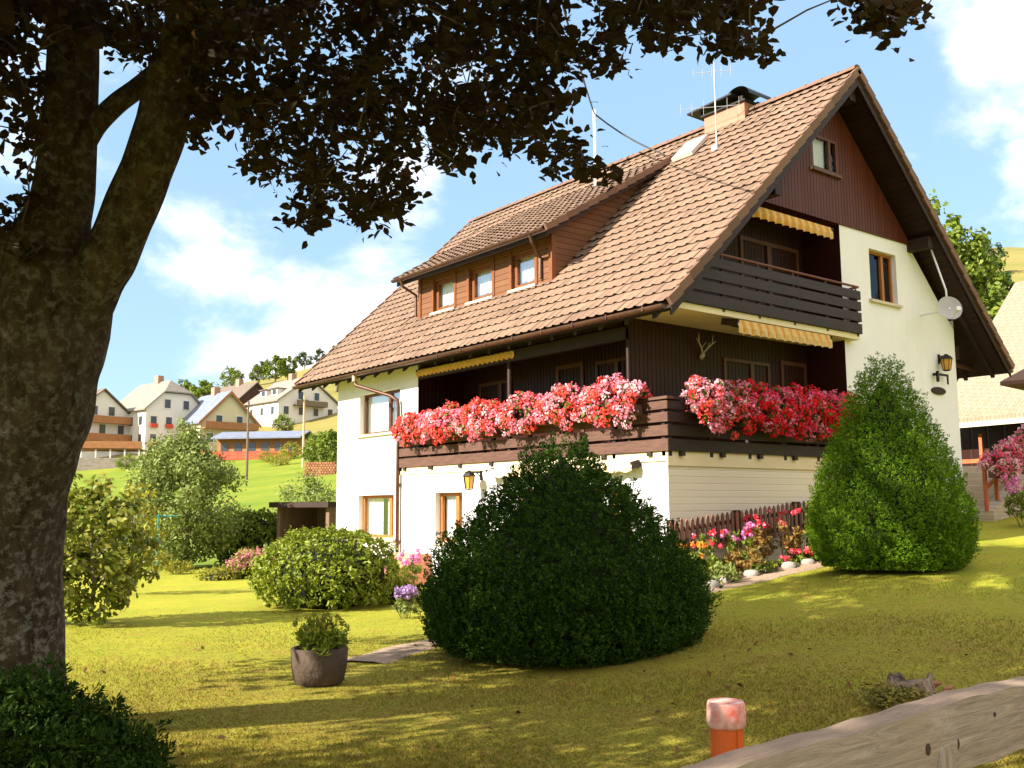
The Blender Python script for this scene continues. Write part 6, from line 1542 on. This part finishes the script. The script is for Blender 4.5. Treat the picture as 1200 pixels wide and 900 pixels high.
for k in range(5):
    a = rng.uniform(0, 6.28); c0 = np.array((.26 + .09 * math.cos(a), .05 * math.sin(a) - .08, 0.0))
    ch_ = MB(); ch_.bar(tuple(c0 + (-.05, 0, .015 + .02 * k)), tuple(c0 + (.06, .03 * math.sin(k), .03 + .015 * k)), .05, .02); ch_.build('wood_splinter', mat('orange_splinter', (.34, .14, .06), .9, var=(.22, .10, .05), scale=20) if k == 0 else bpy.data.materials['orange_splinter'], st, bevel=.004)

# orange post with pale cap
x, y, z = at(848, 5.05)
x -= .03; y += .03; z -= .13
op = empty('marker_post', (x, y, z), 'short orange-red plastic post with a worn pale pink cap behind the plank rail', 'post')
mb = MB(); n = 24; mb.lathe([(.084, -.25), (.084, .62)], n=n, cap=True)
mb.tube([(-.02, -.087, 0), (-.02, -.087, .62)], .004, 5)
mb.build('post_body', mat('orange_plastic', (.68, .13, .025), .45, var=(.55, .10, .02), scale=4), op, smooth=False)
mb = MB(); mb.lathe([(.088, .59), (.096, .60), (.099, .635), (.095, .70), (.09, .715), (.082, .712)], n=28, cap=False); mb.lathe([(.0, .702), (.083, .711)], n=28, cap=False)
mb.build('cap', mat('flaking_pink_paint', (.72, .48, .42), .8, var=(.55, .12, .08), scale=14, detail=3), op, smooth=True)

# plank rail in the foreground
pr = empty('plank_fence', (-8.7, -9.25, gz(-8.7, -9.25)), 'weathered grey natural-edge plank rail on a round post across the near corner', 'fence')
o = np.array(pr.location); mb = MB(off=o)
n = 170; xs = np.linspace(-11.2, -6.4, n)
EX = [-11.300, -10.272, -10.077, -9.956, -9.860, -9.724, -9.616, -9.424, -9.212, -8.979, -8.721, -8.435, -8.117, -7.527, -6.372]
EZ = [1.057, 1.067, 1.073, 1.077, 1.079, 1.086, 1.089, 1.085, 1.089, 1.095, 1.105, 1.102, 1.092, 1.057, 0.997]
topz = np.interp(xs, EX, EZ); topz = np.convolve(np.pad(topz, 4, mode='edge'), np.ones(9) / 9, 'valid') + .0025 * np.sin(xs * 23)
botz = topz - .225 + .018 * np.sin(xs * 2.3 + 1) + .004 * np.sin(xs * 15)
ring = 8
for i, x in enumerate(xs):
    t, b_ = topz[i], botz[i]; kn = .012 * math.exp(-((x + 8.86) / .07) ** 2)
    prof = [(-9.19, t + .002), (-9.236, t + .003), (-9.279, t - .002), (-9.2825 - kn, t - .08), (-9.2815 - kn, b_ + .07), (-9.278, b_ + .004), (-9.25, b_), (-9.19, b_ + .008)]
    for yy, zz in prof: mb.v.append((x, yy, zz))
for i in range(n - 1):
    for j in range(ring): mb.f.append((i * ring + j, i * ring + (j + 1) % ring, (i + 1) * ring + (j + 1) % ring, (i + 1) * ring + j))
def plankmat():
    b = NB('silvered_plank'); tc = b.n('ShaderNodeTexCoord'); p = b.n('ShaderNodeBsdfPrincipled', Roughness=.85)
    mp = b.n('ShaderNodeMapping'); mp.inputs['Scale'].default_value = (.55, 6, 7); b.l(tc.outputs['Object'], mp.inputs['Vector'])
    n1 = b.n('ShaderNodeTexNoise', Scale=5.0, Detail=12, Roughness=.78, Distortion=1.6); b.l(mp.outputs['Vector'], n1.inputs['Vector'])
    r = b.n('ShaderNodeValToRGB'); e = r.color_ramp.elements
    e[0].position = .28; e[0].color = c4((.13, .095, .07)); e[1].position = .75; e[1].color = c4((.47, .38, .30)); k = e.new(.5); k.color = c4((.30, .235, .18))
    b.l(n1.outputs['Fac'], r.inputs['Fac'])
    n3 = b.n('ShaderNodeTexNoise', Scale=2.2, Detail=4); b.l(tc.outputs['Object'], n3.inputs['Vector']); mr = b.n('ShaderNodeMapRange'); mr.inputs['From Min'].default_value = .5; mr.inputs['From Max'].default_value = .75; mr.inputs['To Max'].default_value = .6; b.l(n3.outputs['Fac'], mr.inputs['Value'])
    mx = b.n('ShaderNodeMix', data_type='RGBA'); b.l(mr.outputs['Result'], mx.inputs['Factor']); b.l(r.outputs['Color'], mx.inputs['A']); mx.inputs['B'].default_value = c4((.32, .22, .13))
    b.l(mx.outputs['Result'], p.inputs['Base Color']); bp = b.n('ShaderNodeBump', Strength=.7, Distance=.012); b.l(n1.outputs['Fac'], bp.inputs['Height']); b.l(bp.outputs['Normal'], p.inputs['Normal'])
    b.l(p.outputs[0], b.out.inputs['Surface']); return b.m
M['plank'] = plankmat()
rail_o = mb.build('rail', [M['plank'], mat('pale_lit_top', (.36, .255, .175), .85, var=(.26, .185, .13), scale=6, stretch=(.6, 6, 6), bump=.5, bscale=30)], pr, fix=False)
for pg in rail_o.data.polygons:
    if pg.index % ring in (0, 1): pg.material_index = 1  # rail's top faces coloured paler to stand for light falling on them
cl_ = MB(off=o); cl_.prism([(-8.925, -9.296, .80), (-8.80, -9.296, .80), (-8.815, -9.296, .955), (-8.845, -9.296, .985), (-8.885, -9.296, .985), (-8.91, -9.296, .955)], (0, .012, 0))
cl_.build('cleat', mat('grey_wood_cleat', (.36, .30, .25), .9, var=(.22, .17, .13), scale=9, stretch=(6, 6, .8), bump=.6, bscale=30), pr, bevel=.004)
mb = MB(off=o)
for x, zz in ((-8.73, .985), (-8.80, .925), (-8.655, .925), (-8.31, 1.02)): mb.lathe([(.003, .004), (.011, .002), (.013, -.003)], (x, -9.30, zz), 10); 
knots = MB(off=o)
for x, zz, r in ((-8.85, 1.026, .011), (-8.955, .985, .014), (-8.78, .974, .013), (-8.525, 1.03, .006)):
    knots.prism([(x + r * math.cos(2 * math.pi * j / 12), -9.2855, zz + r * 1.3 * math.sin(2 * math.pi * j / 12)) for j in range(12)], (0, .03, 0))
knots.build_each('knot', mat('dark_knot', (.05, .03, .02), .9), pr)
ps = MB(off=o); ps.lathe([(.075, -.3), (.07, .62), (.066, .76), (.05, .80), (.02, .815)], (-8.73, -9.145, gz(-8.7, -9.2)), 18); ps.lathe([(.075, -.3), (.07, .8)], (-10.75, -9.145, gz(-10.7, -9.2)), 18)
ps.build_each('post', M['plank'], pr, smooth=True)

# ================================================================== RIGHT-HAND YARD
nb = empty('neighbour_house', (20, 5, gz(20, 5)), 'neighbouring house with a broad pale shingled roof behind the gable corner', 'house')
o = np.array(nb.location); d1 = unit(np.array((18.14, 2.27, 4.45)) - np.array((18.55, 4.54, 4.40))); d1[2] = 0; d1 = unit(d1)
A0 = np.array((18.70, 5.4, 4.40)); B0 = A0 + d1 * 11; up_v = np.array((23.6, 6.0, 9.55)) - np.array((18.55, 4.54, 4.4)); up_v = up_v - d1 * (up_v @ d1)
mb = MB(off=o); mb.prism([A0, B0, B0 + up_v, A0 + up_v], (0, 0, -.16)); bk = np.array((up_v[0], up_v[1], -up_v[2])); mb.prism([A0 + up_v, B0 + up_v, B0 + up_v + bk, A0 + up_v + bk], (0, 0, -.16)); 
nr = mb.build('roof', brickmat('pale_shingles', (.21, .17, .11), (.25, .205, .14), (.13, .10, .065), 2.2, .5, .3, rot=(0, 0, 0.3)), nb)
hn = unit(np.array((up_v[0], up_v[1], 0))); wb = A0 + hn * 1.0; we = B0 + hn * 1.0
mb = MB(off=o); q = [wb * (1, 1, 0) + (0, 0, 1.0), we * (1, 1, 0) + (0, 0, 1.0), we * (1, 1, 0) + (0, 0, 5.2), wb * (1, 1, 0) + (0, 0, 5.2)]; mb.face(*q)
e2 = bk * (2, 2, 0) - hn * 2.0
mb.face(q[0], q[3], A0 * (1, 1, 0) + up_v * (1, 1, 0) + (0, 0, 9.2), q[3] + e2, q[0] + e2); mb.face(q[1], q[2], B0 * (1, 1, 0) + up_v * (1, 1, 0) + (0, 0, 9.2), q[2] + e2, q[1] + e2)
mb.build('wall', M['darkwall'], nb, fix=False)
mb = MB(off=o); s0 = A0 + np.array((0, 0, -.22)) - hn * .02; mb.bar(s0, s0 + d1 * 11, .1, .16); mb.build('eaves_board', M['sill'], nb)
mb = MB(off=o); g0 = wb * (1, 1, 0) - hn * .5
for zz in (3.05, 2.55): mb.bar(g0 + (0, 0, zz), g0 + d1 * 11 + (0, 0, zz), .08, .13)
for i in range(9): mb.bar(g0 + d1 * (i * 1.3) + (0, 0, 1.3), g0 + d1 * (i * 1.3) + (0, 0, 3.9), .1, .1)
M['redwood'] = mat('orange_red_stain', (.48, .13, .05), .6, var=(.36, .09, .035), scale=5)
mb.build('porch_rail', M['redwood'], nb)
w_ = MB(off=o); w0 = wb + d1 * 1.7 - hn * .03; w_.hexa([w0 + (0, 0, -1.6), w0 + d1 * 1.2 + (0, 0, -1.6), w0 + d1 * 1.2 + hn * .02 + (0, 0, -1.6), w0 + hn * .02 + (0, 0, -1.6), w0 + (0, 0, -.7), w0 + d1 * 1.2 + (0, 0, -.7), w0 + d1 * 1.2 + hn * .02 + (0, 0, -.7), w0 + hn * .02 + (0, 0, -.7)]); w_.build('window', M['room'], nb)

# small porch roof corner at the far right
pc = empty('garden_pavilion', (13.4, -.5, gz(13.4, -.5)), 'brown hipped corner of a small garden pavilion roof above the steps', 'pavilion')
o = np.array(pc.location); mb = MB(off=o); c = np.array((13.6, -.55, 5.0))
mb.prism([(12.55, .35, 4.72), (12.75, -1.7, 4.72), (14.8, -1.5, 4.72), (14.6, .55, 4.72)], (0, 0, -.09)); mb.face((12.55, .35, 4.722), (12.75, -1.7, 4.722), tuple(c + (0, 0, .45))); mb.face((12.75, -1.7, 4.722), (14.8, -1.5, 4.722), tuple(c + (0, 0, .45))); mb.face((14.8, -1.5, 4.722), (14.6, .55, 4.722), tuple(c + (0, 0, .45))); mb.face((14.6, .55, 4.722), (12.55, .35, 4.722), tuple(c + (0, 0, .45)))
mb.build('roof', M['tile_edge'], pc, fix=False)
mb = MB(off=o)
for x, y in ((13.25, -.1), (13.3, -1.45), (14.6, -1.3), (14.4, .3)): mb.tube([(x, y, 1.3), (x, y, 4.65)], .07, 8)
mb.build('post', M['redwood'], pc)

# garden steps climbing between stone cheeks, with railing
stp = empty('garden_steps', (10.9, .9, gz(10.6, -.6)), 'pale stone garden steps climbing behind the cone spruce', 'steps')
o = np.array(stp.location); mb = MB(off=o)
dS = unit(np.array((1.0, .12, 0))); sd = np.array((-dS[1], dS[0], 0)); b0 = np.array((9.98, .85, 1.3))
for i in range(8):
    p = b0 + dS * i * .42; z0 = 1.3 + i * .17; w = 1.0
    q = [p - sd * w, p + dS * .44 - sd * w, p + dS * .44 + sd * w, p + sd * w]
    mb.hexa([(*k[:2], .8) for k in q] + [(*k[:2], z0 + .17) for k in q])
mb.build('tread', M['sill'], stp, bevel=.01)
mb = MB(off=o)
for s in (-1, 1):
    p = b0 + sd * s * 1.15; e = p + dS * 3.6; 
    mb.prism([(*(p - sd * .14)[:2], .8), (*(e - sd * .14)[:2], .8), (*(e - sd * .14)[:2], 2.75), (*(p - sd * .14)[:2], 1.55)], sd * .28)
mb.build('cheek_wall', brickmat('pale_wall_blocks', (.50, .40, .28), (.42, .33, .23), (.30, .24, .17), 3.0, .5, .25), stp)
mb = MB(off=o); p = b0 - sd * 1.15
for i in range(6):
    k = p + dS * i * .7; zz = 1.55 + i * .7 / 3.6 * 1.2; mb.bar((*k[:2], zz), (*k[:2], zz + .95), .07, .07)
for dz in (.92, .5): mb.bar((*p[:2], 1.55 + dz), (*(p + dS * 3.6)[:2], 2.75 + dz), .06, .09)
mb.build('railing', M['redwood'], stp)
for i in range(3):
    k = b0 - sd * (1.35) + dS * (.35 + i * 1.05); zz = 1.62 + (.35 + i * 1.05) / 3.6 * 1.2 + .72
    flower_box((k[0], k[1], zz), tuple(dS), 1.1, tuple(-sd), [('rose', .35), ('blush', .45), ('pinkhot', .2)], ['pale pink petunia box lowest on the step railing', 'pale pink petunia box in the middle of the step railing', 'pale pink petunia box highest on the step railing'][i], 'petunia boxes on the step railing', hgt=.42, dep=.32, n=52, trail=.15)
for x, y, bl, lf, r, h, lb in ((9.3, -1.5, 'phlox', 'fresh', .35, .95, 'magenta phlox between the spruce and the garden steps'), (9.5, -1.95, 'red', 'fresh', .25, .55, 'red flower clump at the bottom of the garden steps'), (10.4, -2.6, None, 'gold', .4, .7, 'light yellow-green bush below the step railing'), (11.3, -2.7, None, 'fresh', .4, .35, 'low fresh green plant at the foot of the steps')):
    tuft('yard_flower', (x, y), r, h, G[lf], lb, 'flower', leaf=.09, n=30, per=26, blooms=G[bl] if bl else None, bsz=.07, bn=18, aspect=.5)

# ================================================================== VILLAGE
M['v_cream'] = mat('cream_village_wall', (.60, .51, .34), .9, var=(.54, .46, .30), scale=.6)
M['v_white'] = mat('white_village_wall', (.66, .62, .56), .9, var=(.60, .56, .50), scale=.6)
M['v_roof_pale'] = mat('pale_grey_roof', (.24, .21, .175), .85, var=(.18, .155, .13), scale=1.2, stretch=(1, 1, 6))
M['v_roof_brown'] = mat('brown_grey_roof', (.12, .09, .07), .85, var=(.17, .13, .10), scale=1.2, stretch=(1, 1, 6))
M['v_roof_slate'] = mat('blue_grey_roof', (.13, .15, .20), .6, var=(.18, .20, .26), scale=1.2)
M['v_barn'] = planks('barn_boards', (.06, .03, .02), (.10, .05, .03), .3, 0, 1, .8, (2, 2, .3))
M['v_orange'] = mat('orange_timber', (.34, .15, .055), .7, var=(.26, .11, .04), scale=2)
M['v_red'] = mat('red_shutter_paint', (.50, .06, .03), .6)
M['v_glass'] = mat('dark_village_glass', (.04, .045, .05), .1, spec=.6)


def village_house(label, px, d, rot, w, l, he, hr, wm, rm, rows=3, cols=3, scols=4, hip=0.0, over=.5, barge=None, name='village_house', shut=None, sunk=.5, balc=None, win=True):
    """Gabled house: local x across the gable, local y back along the ridge; the gable faces -y."""
    x, y, z = at(px, d)
    r = empty(name, (x, y, z), label, 'house', None, rot)
    h = w / 2; mb = MB(); zc = he + (hr - he) * (1 - hip) if hip else hr; xc = h * hip
    for yy in (0, l): mb.face((-h, yy, -sunk - 2), (h, yy, -sunk - 2), (h, yy, he), (xc, yy, zc), (-xc, yy, zc), (-h, yy, he)) if hip else mb.face((-h, yy, -sunk - 2), (h, yy, -sunk - 2), (h, yy, he), (0, yy, hr), (-h, yy, he))
    for xx in (-h, h): mb.face((xx, 0, -sunk - 2), (xx, l, -sunk - 2), (xx, l, he), (xx, 0, he))
    mb.build('wall', wm, r, fix=False)
    s = (hr - he) / h; ex = h + over; ez = he - over * s; rf = MB()
    for sg in (-1, 1):
        y0, y1 = -over, l + over
        if hip:
            zq = zc; pts = [(sg * ex, y0, ez), (sg * (xc + .02), y0, zq + .05), (0, y0 + h * hip * 1.1, hr + .1), (0, y1, hr + .1), (sg * ex, y1, ez)]
        else: pts = [(sg * ex, y0, ez + .1), (0, y0, hr + .1), (0, y1, hr + .1), (sg * ex, y1, ez + .1)]
        rf.prism(pts, (0, 0, .22))
    if hip: rf.prism([(-xc - .02, -over, zc + .05), (xc + .02, -over, zc + .05), (0, -over + h * hip * 1.1, hr + .1)], (0, 0, .22))
    ro = rf.build('roof', rm, r)
    c = MB(); c.box(-.5, .5, l * .45, l * .45 + 1.2, hr - .8, hr + 1.3); c.build('chimney', M['brick'], ro)
    if barge:
        b = MB()
        for sg in (-1, 1): b.prism([(sg * ex, -over - .06, ez - .25), (0, -over - .06, hr - .25), (0, -over - .06, hr + .28), (sg * ex, -over - .06, ez + .28)], (0, .05, 0))
        b.build('bargeboard', barge, r)
    def win1(x0, x1, z0, z1, face):
        f = MB()
        if face == 'g': f.box(x0, x1, -.06, -.01, z0, z1)
        else: f.box(-h - .06, -h - .01, x0, x1, z0, z1)
        o_ = f.build('window', M['v_glass'], r); g = MB(); m_ = .12
        if face == 'g':
            for a, b_, c_, d_ in ((x0 - m_, x0, z0 - m_, z1 + m_), (x1, x1 + m_, z0 - m_, z1 + m_), (x0, x1, z0 - m_, z0), (x0, x1, z1, z1 + m_)): g.box(a, b_, -.09, -.005, c_, d_)
        else:
            for a, b_, c_, d_ in ((x0 - m_, x0, z0 - m_, z1 + m_), (x1, x1 + m_, z0 - m_, z1 + m_), (x0, x1, z0 - m_, z0), (x0, x1, z1, z1 + m_)): g.box(-h - .09, -h - .005, a, b_, c_, d_)
        g.build('frame', M['v_white'], o_)
        if shut and face == 'g' and z0 < he:
            q = MB(); q.box(x0 - .1, x1 + .1, -.4, -.1, z0 - .35, z0 + .25); q.build('window_box', shut, o_)
    if win:
        for rr in range(rows):
            zz = .9 + rr * 2.75; hw = h if zz + 1.3 < he else max(0, h * (hr - zz - 1.6) / (hr - he))
            nc = cols if zz + 1.3 < he else max(1, int(hw * 2 / 2.6)) if hw > .9 else 0
            for k in range(nc):
                xx = -hw + (2 * hw) * (k + .5) / nc; win1(xx - .5, xx + .5, zz, zz + 1.35, 'g')
            if zz + 1.4 < he:
                for k in range(scols): yy = l * (k + .5) / scols; win1(yy - .5, yy + .5, zz, zz + 1.35, 's')
    if balc:
        for zz in balc:
            b = MB(); b.box(-h * .95, h * .95, -1.2, -.1, zz - .15, zz); b.box(-h * .95, h * .95, -1.2, -1.1, zz + .001, zz + .95); b.build('balcony', M['v_orange'], r)
    return r


ang = lambda deg: YAW - math.pi / 2 + R_(deg)
village_house('cream village house with half-hipped pale roof and red window boxes', 208, 150, ang(50), 10.2, 11, 6.3, 10.8, M['v_white'], M['v_roof_pale'], 3, 4, 4, hip=.45, shut=M['v_red'])
village_house('brown-roofed village house with orange balconies beside the beech trunk', 122, 146, ang(52), 9, 12, 6.6, 10.2, M['v_white'], M['v_roof_brown'], 3, 3, 3, balc=(2.6, 5.3))
village_house('cream village house with orange bargeboards and blue-grey roof', 270, 148, ang(42), 9.2, 10, 4.0, 8.6, M['v_cream'], M['v_roof_slate'], 3, 3, 3, barge=M['v_orange'], balc=(3.0,))
village_house('dark timber barn between the orange-gabled and white houses', 300, 178, ang(48), 9, 11, 2.6, 6.6, M['v_barn'], M['v_roof_brown'], 0, 0, 0, win=False, name='village_barn')
village_house('white village house with grey roof just left of the chalet eaves', 362, 170, ang(44), 12, 11, 3.3, 7.6, M['v_white'], M['v_roof_pale'], 2, 4, 3, balc=None)
wv_ = [o for o in bpy.data.objects if o.get('label', '').startswith('white village house')][0]
for yy in (2.4, 6.2):
    q = MB(); q.prism([(-4.9, yy, 4.35), (-4.9, yy + 2, 4.35), (-4.9, yy + 2, 5.6), (-4.9, yy, 5.6)], (3.2, 0, 0)); dq = q.build('dormer', M['v_white'], wv_)
    MB().box(-5.2, -1.5, yy - .2, yy + 2.2, 5.605, 5.75).build('dormer_roof', M['v_roof_brown'], dq); MB().box(-4.96, -4.902, yy + .4, yy + 1.6, 4.6, 5.4).build('pane', M['v_glass'], dq)
q = MB(); q.box(-3.2, 3.2, -1.3, -.05, 2.45, 2.6); q.box(-3.2, 3.2, -1.3, -1.2, 2.601, 3.4); q.build('balcony', M['barkfar'], wv_)
# low restaurant building with terrace
x, y, z = at(305, 136)
rs = empty('terrace_restaurant', (x, y, z), 'long low building with blue-grey roof and red terrace fence', 'building', None, ang(-8))
MB().box(-6.2, 6.2, 0, 5, -2, 2.6).build('wall', M['v_orange'], rs)
mb = MB(); mb.prism([(-6.6, -1.3, 2.5), (6.6, -1.3, 2.5), (6.6, 2.5, 3.6), (-6.6, 2.5, 3.6)], (0, 0, .2)); mb.prism([(-6.6, 2.5, 3.6), (6.6, 2.5, 3.6), (6.6, 5.8, 2.6), (-6.6, 5.8, 2.6)], (0, 0, .2)); mb.build('roof', M['v_roof_slate'], rs)
for k in range(6):
    f = MB(); xx = -5.6 + k * 2.0; f.box(xx, xx + 1.1, -.06, -.01, .5, 2.0); f.build('window', M['v_glass'], rs)
mb = MB()
for zz in (.1, .5, .9): mb.box(-8.2, 6, -3.1, -3.0, zz - .6, zz - .3)
for k in range(12): mb.box(-8.2 + k * 1.28, -8.05 + k * 1.28, -3.0, -2.9, -2, .7)
mb.build('terrace_fence', M['v_red'], rs)
# retaining wall with orange terrace rail
x, y, z = at(128, 132)
rw = empty('retaining_wall', (x, y, z), 'long stone retaining wall with an orange terrace rail beside the beech trunk', 'wall', None, ang(14))
MB().box(-6, 5.2, 0, .8, -1.5, 1.5).build('stonework', brickmat('field_stone', (.22, .18, .15), (.30, .25, .20), (.14, .11, .09), 1.2, .6, .3), rw)
mb = MB(); mb.box(-6, 4.2, 3.2, 3.35, 3.0, 4.0); mb.box(-6, 4.2, 3.36, 9, 2.85, 3.0); mb.build('terrace_rail', M['v_orange'], rw)
mb = MB()
for k in range(6): mb.box(-5.8 + k * 1.9, -5.6 + k * 1.9, 3.4, 3.6, -1, 2.84)
mb.build('terrace_post', M['v_white'], rw)
# stacked logs in the meadow
x, y, z = at(377, 95)
lg = empty('log_stack', (x, y, z), 'red-brown stacked firewood in the meadow left of the chalet', 'woodpile', None, ang(0))
mb = MB()
for r_ in range(6):
    for k in range(12 - (r_ % 2)): mb.tube([(-1.5 + k * .27 + .13 * (r_ % 2), 0, .1 + r_ * .23), (-1.5 + k * .27 + .13 * (r_ % 2), .9, .1 + r_ * .23)], .125, 8)
mb.build('logs', islandmat('cut_logs', [(.28, .12, .06), (.40, .19, .09), (.20, .08, .045)], .9), lg)
mb = MB(); mb.box(-1.75, 1.75, -.1, 1.0, -.1, -.0); mb.build('pallet', M['barkfar'], lg)
# poles
for px, d, h, lb, m_ in ((292, 100, 8.2, 'brown wooden utility pole standing in the meadow before the low restaurant', 'barkfar'), (357, 112, 8.4, 'pale utility pole in front of the white village house', 'pipe_light')):
    x, y, z = at(px, d); u = empty('utility_pole', (x, y, z), lb, 'pole', 'utility poles')
    MB().tube([(0, 0, -.3), (0, 0, h)], [.16, .11], 8).build('shaft', M[m_], u); MB().bar((-.5, 0, h - .5), (.5, 0, h - .5), .1, .1).build('crossarm', M['barkfar'], u)

# ---- trees round the village and on the hill
TL = [(214, 190, 7.2, 2.5, 'far', 'round green tree left of the pair behind the cream half-hipped house'), (240, 188, 7.6, 3.0, 'far', 'taller round green tree of the pair behind the cream half-hipped house'),
      (311, 300, 6.2, 2.3, 'fardark', 'dark lone tree on the hill skyline above the barn'), (328, 302, 4.4, 1.9, 'fardark', 'small dark tree right of the lone skyline tree'), (356, 300, 5.6, 3.0, 'fardark', 'broad dark tree on the skyline above the white village house'), (374, 302, 5.6, 1.9, 'fardark', 'narrow dark tree on the skyline at the chalet eaves'),
      (322, 235, 7.5, 3.0, 'far', 'green hillside tree behind the dark barn'), (337, 238, 6.5, 2.4, 'fresh', 'light green hillside tree right of the barn ridge'), (303, 240, 5.5, 2.4, 'far', 'green hillside tree left of the barn ridge'), (270, 238, 6, 3.4, 'far', 'low green hillside bush above the orange-gabled house'),
      (374, 102, 4.0, 1.9, 'fresh', 'bright green bush below the white village house'), (389, 98, 4.6, 1.7, 'far', 'green bush beside the chalet wall in the meadow'), (368, 118, 3.0, 1.5, 'gold', 'yellow-green bush behind the log stack'), (330, 120, 1.8, 1.6, 'gold', 'low yellow-green bush before the red terrace fence'), (172, 122, 2.4, 1.3, 'fresh', 'small green bush at the end of the stone retaining wall'),
      (395, 200, 9, 3.5, 'far', 'hillside tree just behind the chalet eaves'),
      (1128, 52, 14.5, 2.6, 'fresh', 'tall bright green tree directly behind the right roof edge'), (1095, 56, 17.5, 2.4, 'far', 'tree top peeping over the right roof edge'), (1152, 60, 11.5, 1.6, 'fresh', 'slimmer bright green tree right of the tall one'),
      (1172, 190, 7.5, 3.0, 'fardark', 'round dark tree on the right-hand slope below the skyline'), (1183, 150, 6.5, 2.2, 'fardark', 'dark spruce-like tree on the dry right-hand slope'), (1193, 140, 4.5, 2.2, 'far', 'low green bush above the pale neighbouring roof')]
for px, d, h, cr, m_, lb in ((152, 128, 2.2, 1.5, 'far', 'dark green bush at the right end of the orange terrace'), (188, 138, 2.6, 1.8, 'fresh', 'bright bush against the foot of the half-hipped house'), (232, 140, 3.0, 1.5, 'far', 'upright green bush between the half-hipped and orange-gabled houses'),
                             (318, 128, 1.6, 1.9, 'fresh', 'low green bush right of the red terrace fence'), (343, 130, 2.4, 1.6, 'gold', 'yellow-green bush beside the pale utility pole'), (386, 132, 3.2, 2.0, 'far', 'green garden bush under the white village house'), (332, 158, 3.4, 2.0, 'far', 'garden tree left of the white village house'), (246, 134, 1.5, 1.3, 'gold', 'low golden bush left of the red terrace fence')):
    TL.append((px, d, h, cr, m_, lb))
TOPS = {1128: 256, 1095: 234, 1152: 282}
for px, d, h, cr, m_, lb in TL:
    x, y, z = at(px, d); far = d > 90
    if px in TOPS: h = 1.73 + (592 - TOPS[px]) * d / 1130 - z
    tree('hillside_tree' if far else 'broadleaf_tree', (x, y, z - .2), h, cr, G[m_], lb, 'tree', 'trees and bushes around the village' if px < 400 else 'trees behind the gable', n=46 if far else 90, per=46 if far else 80, leaf=h * .075 if far else .32, kind='quad' if far else 'hex', crown=(.6, .42))
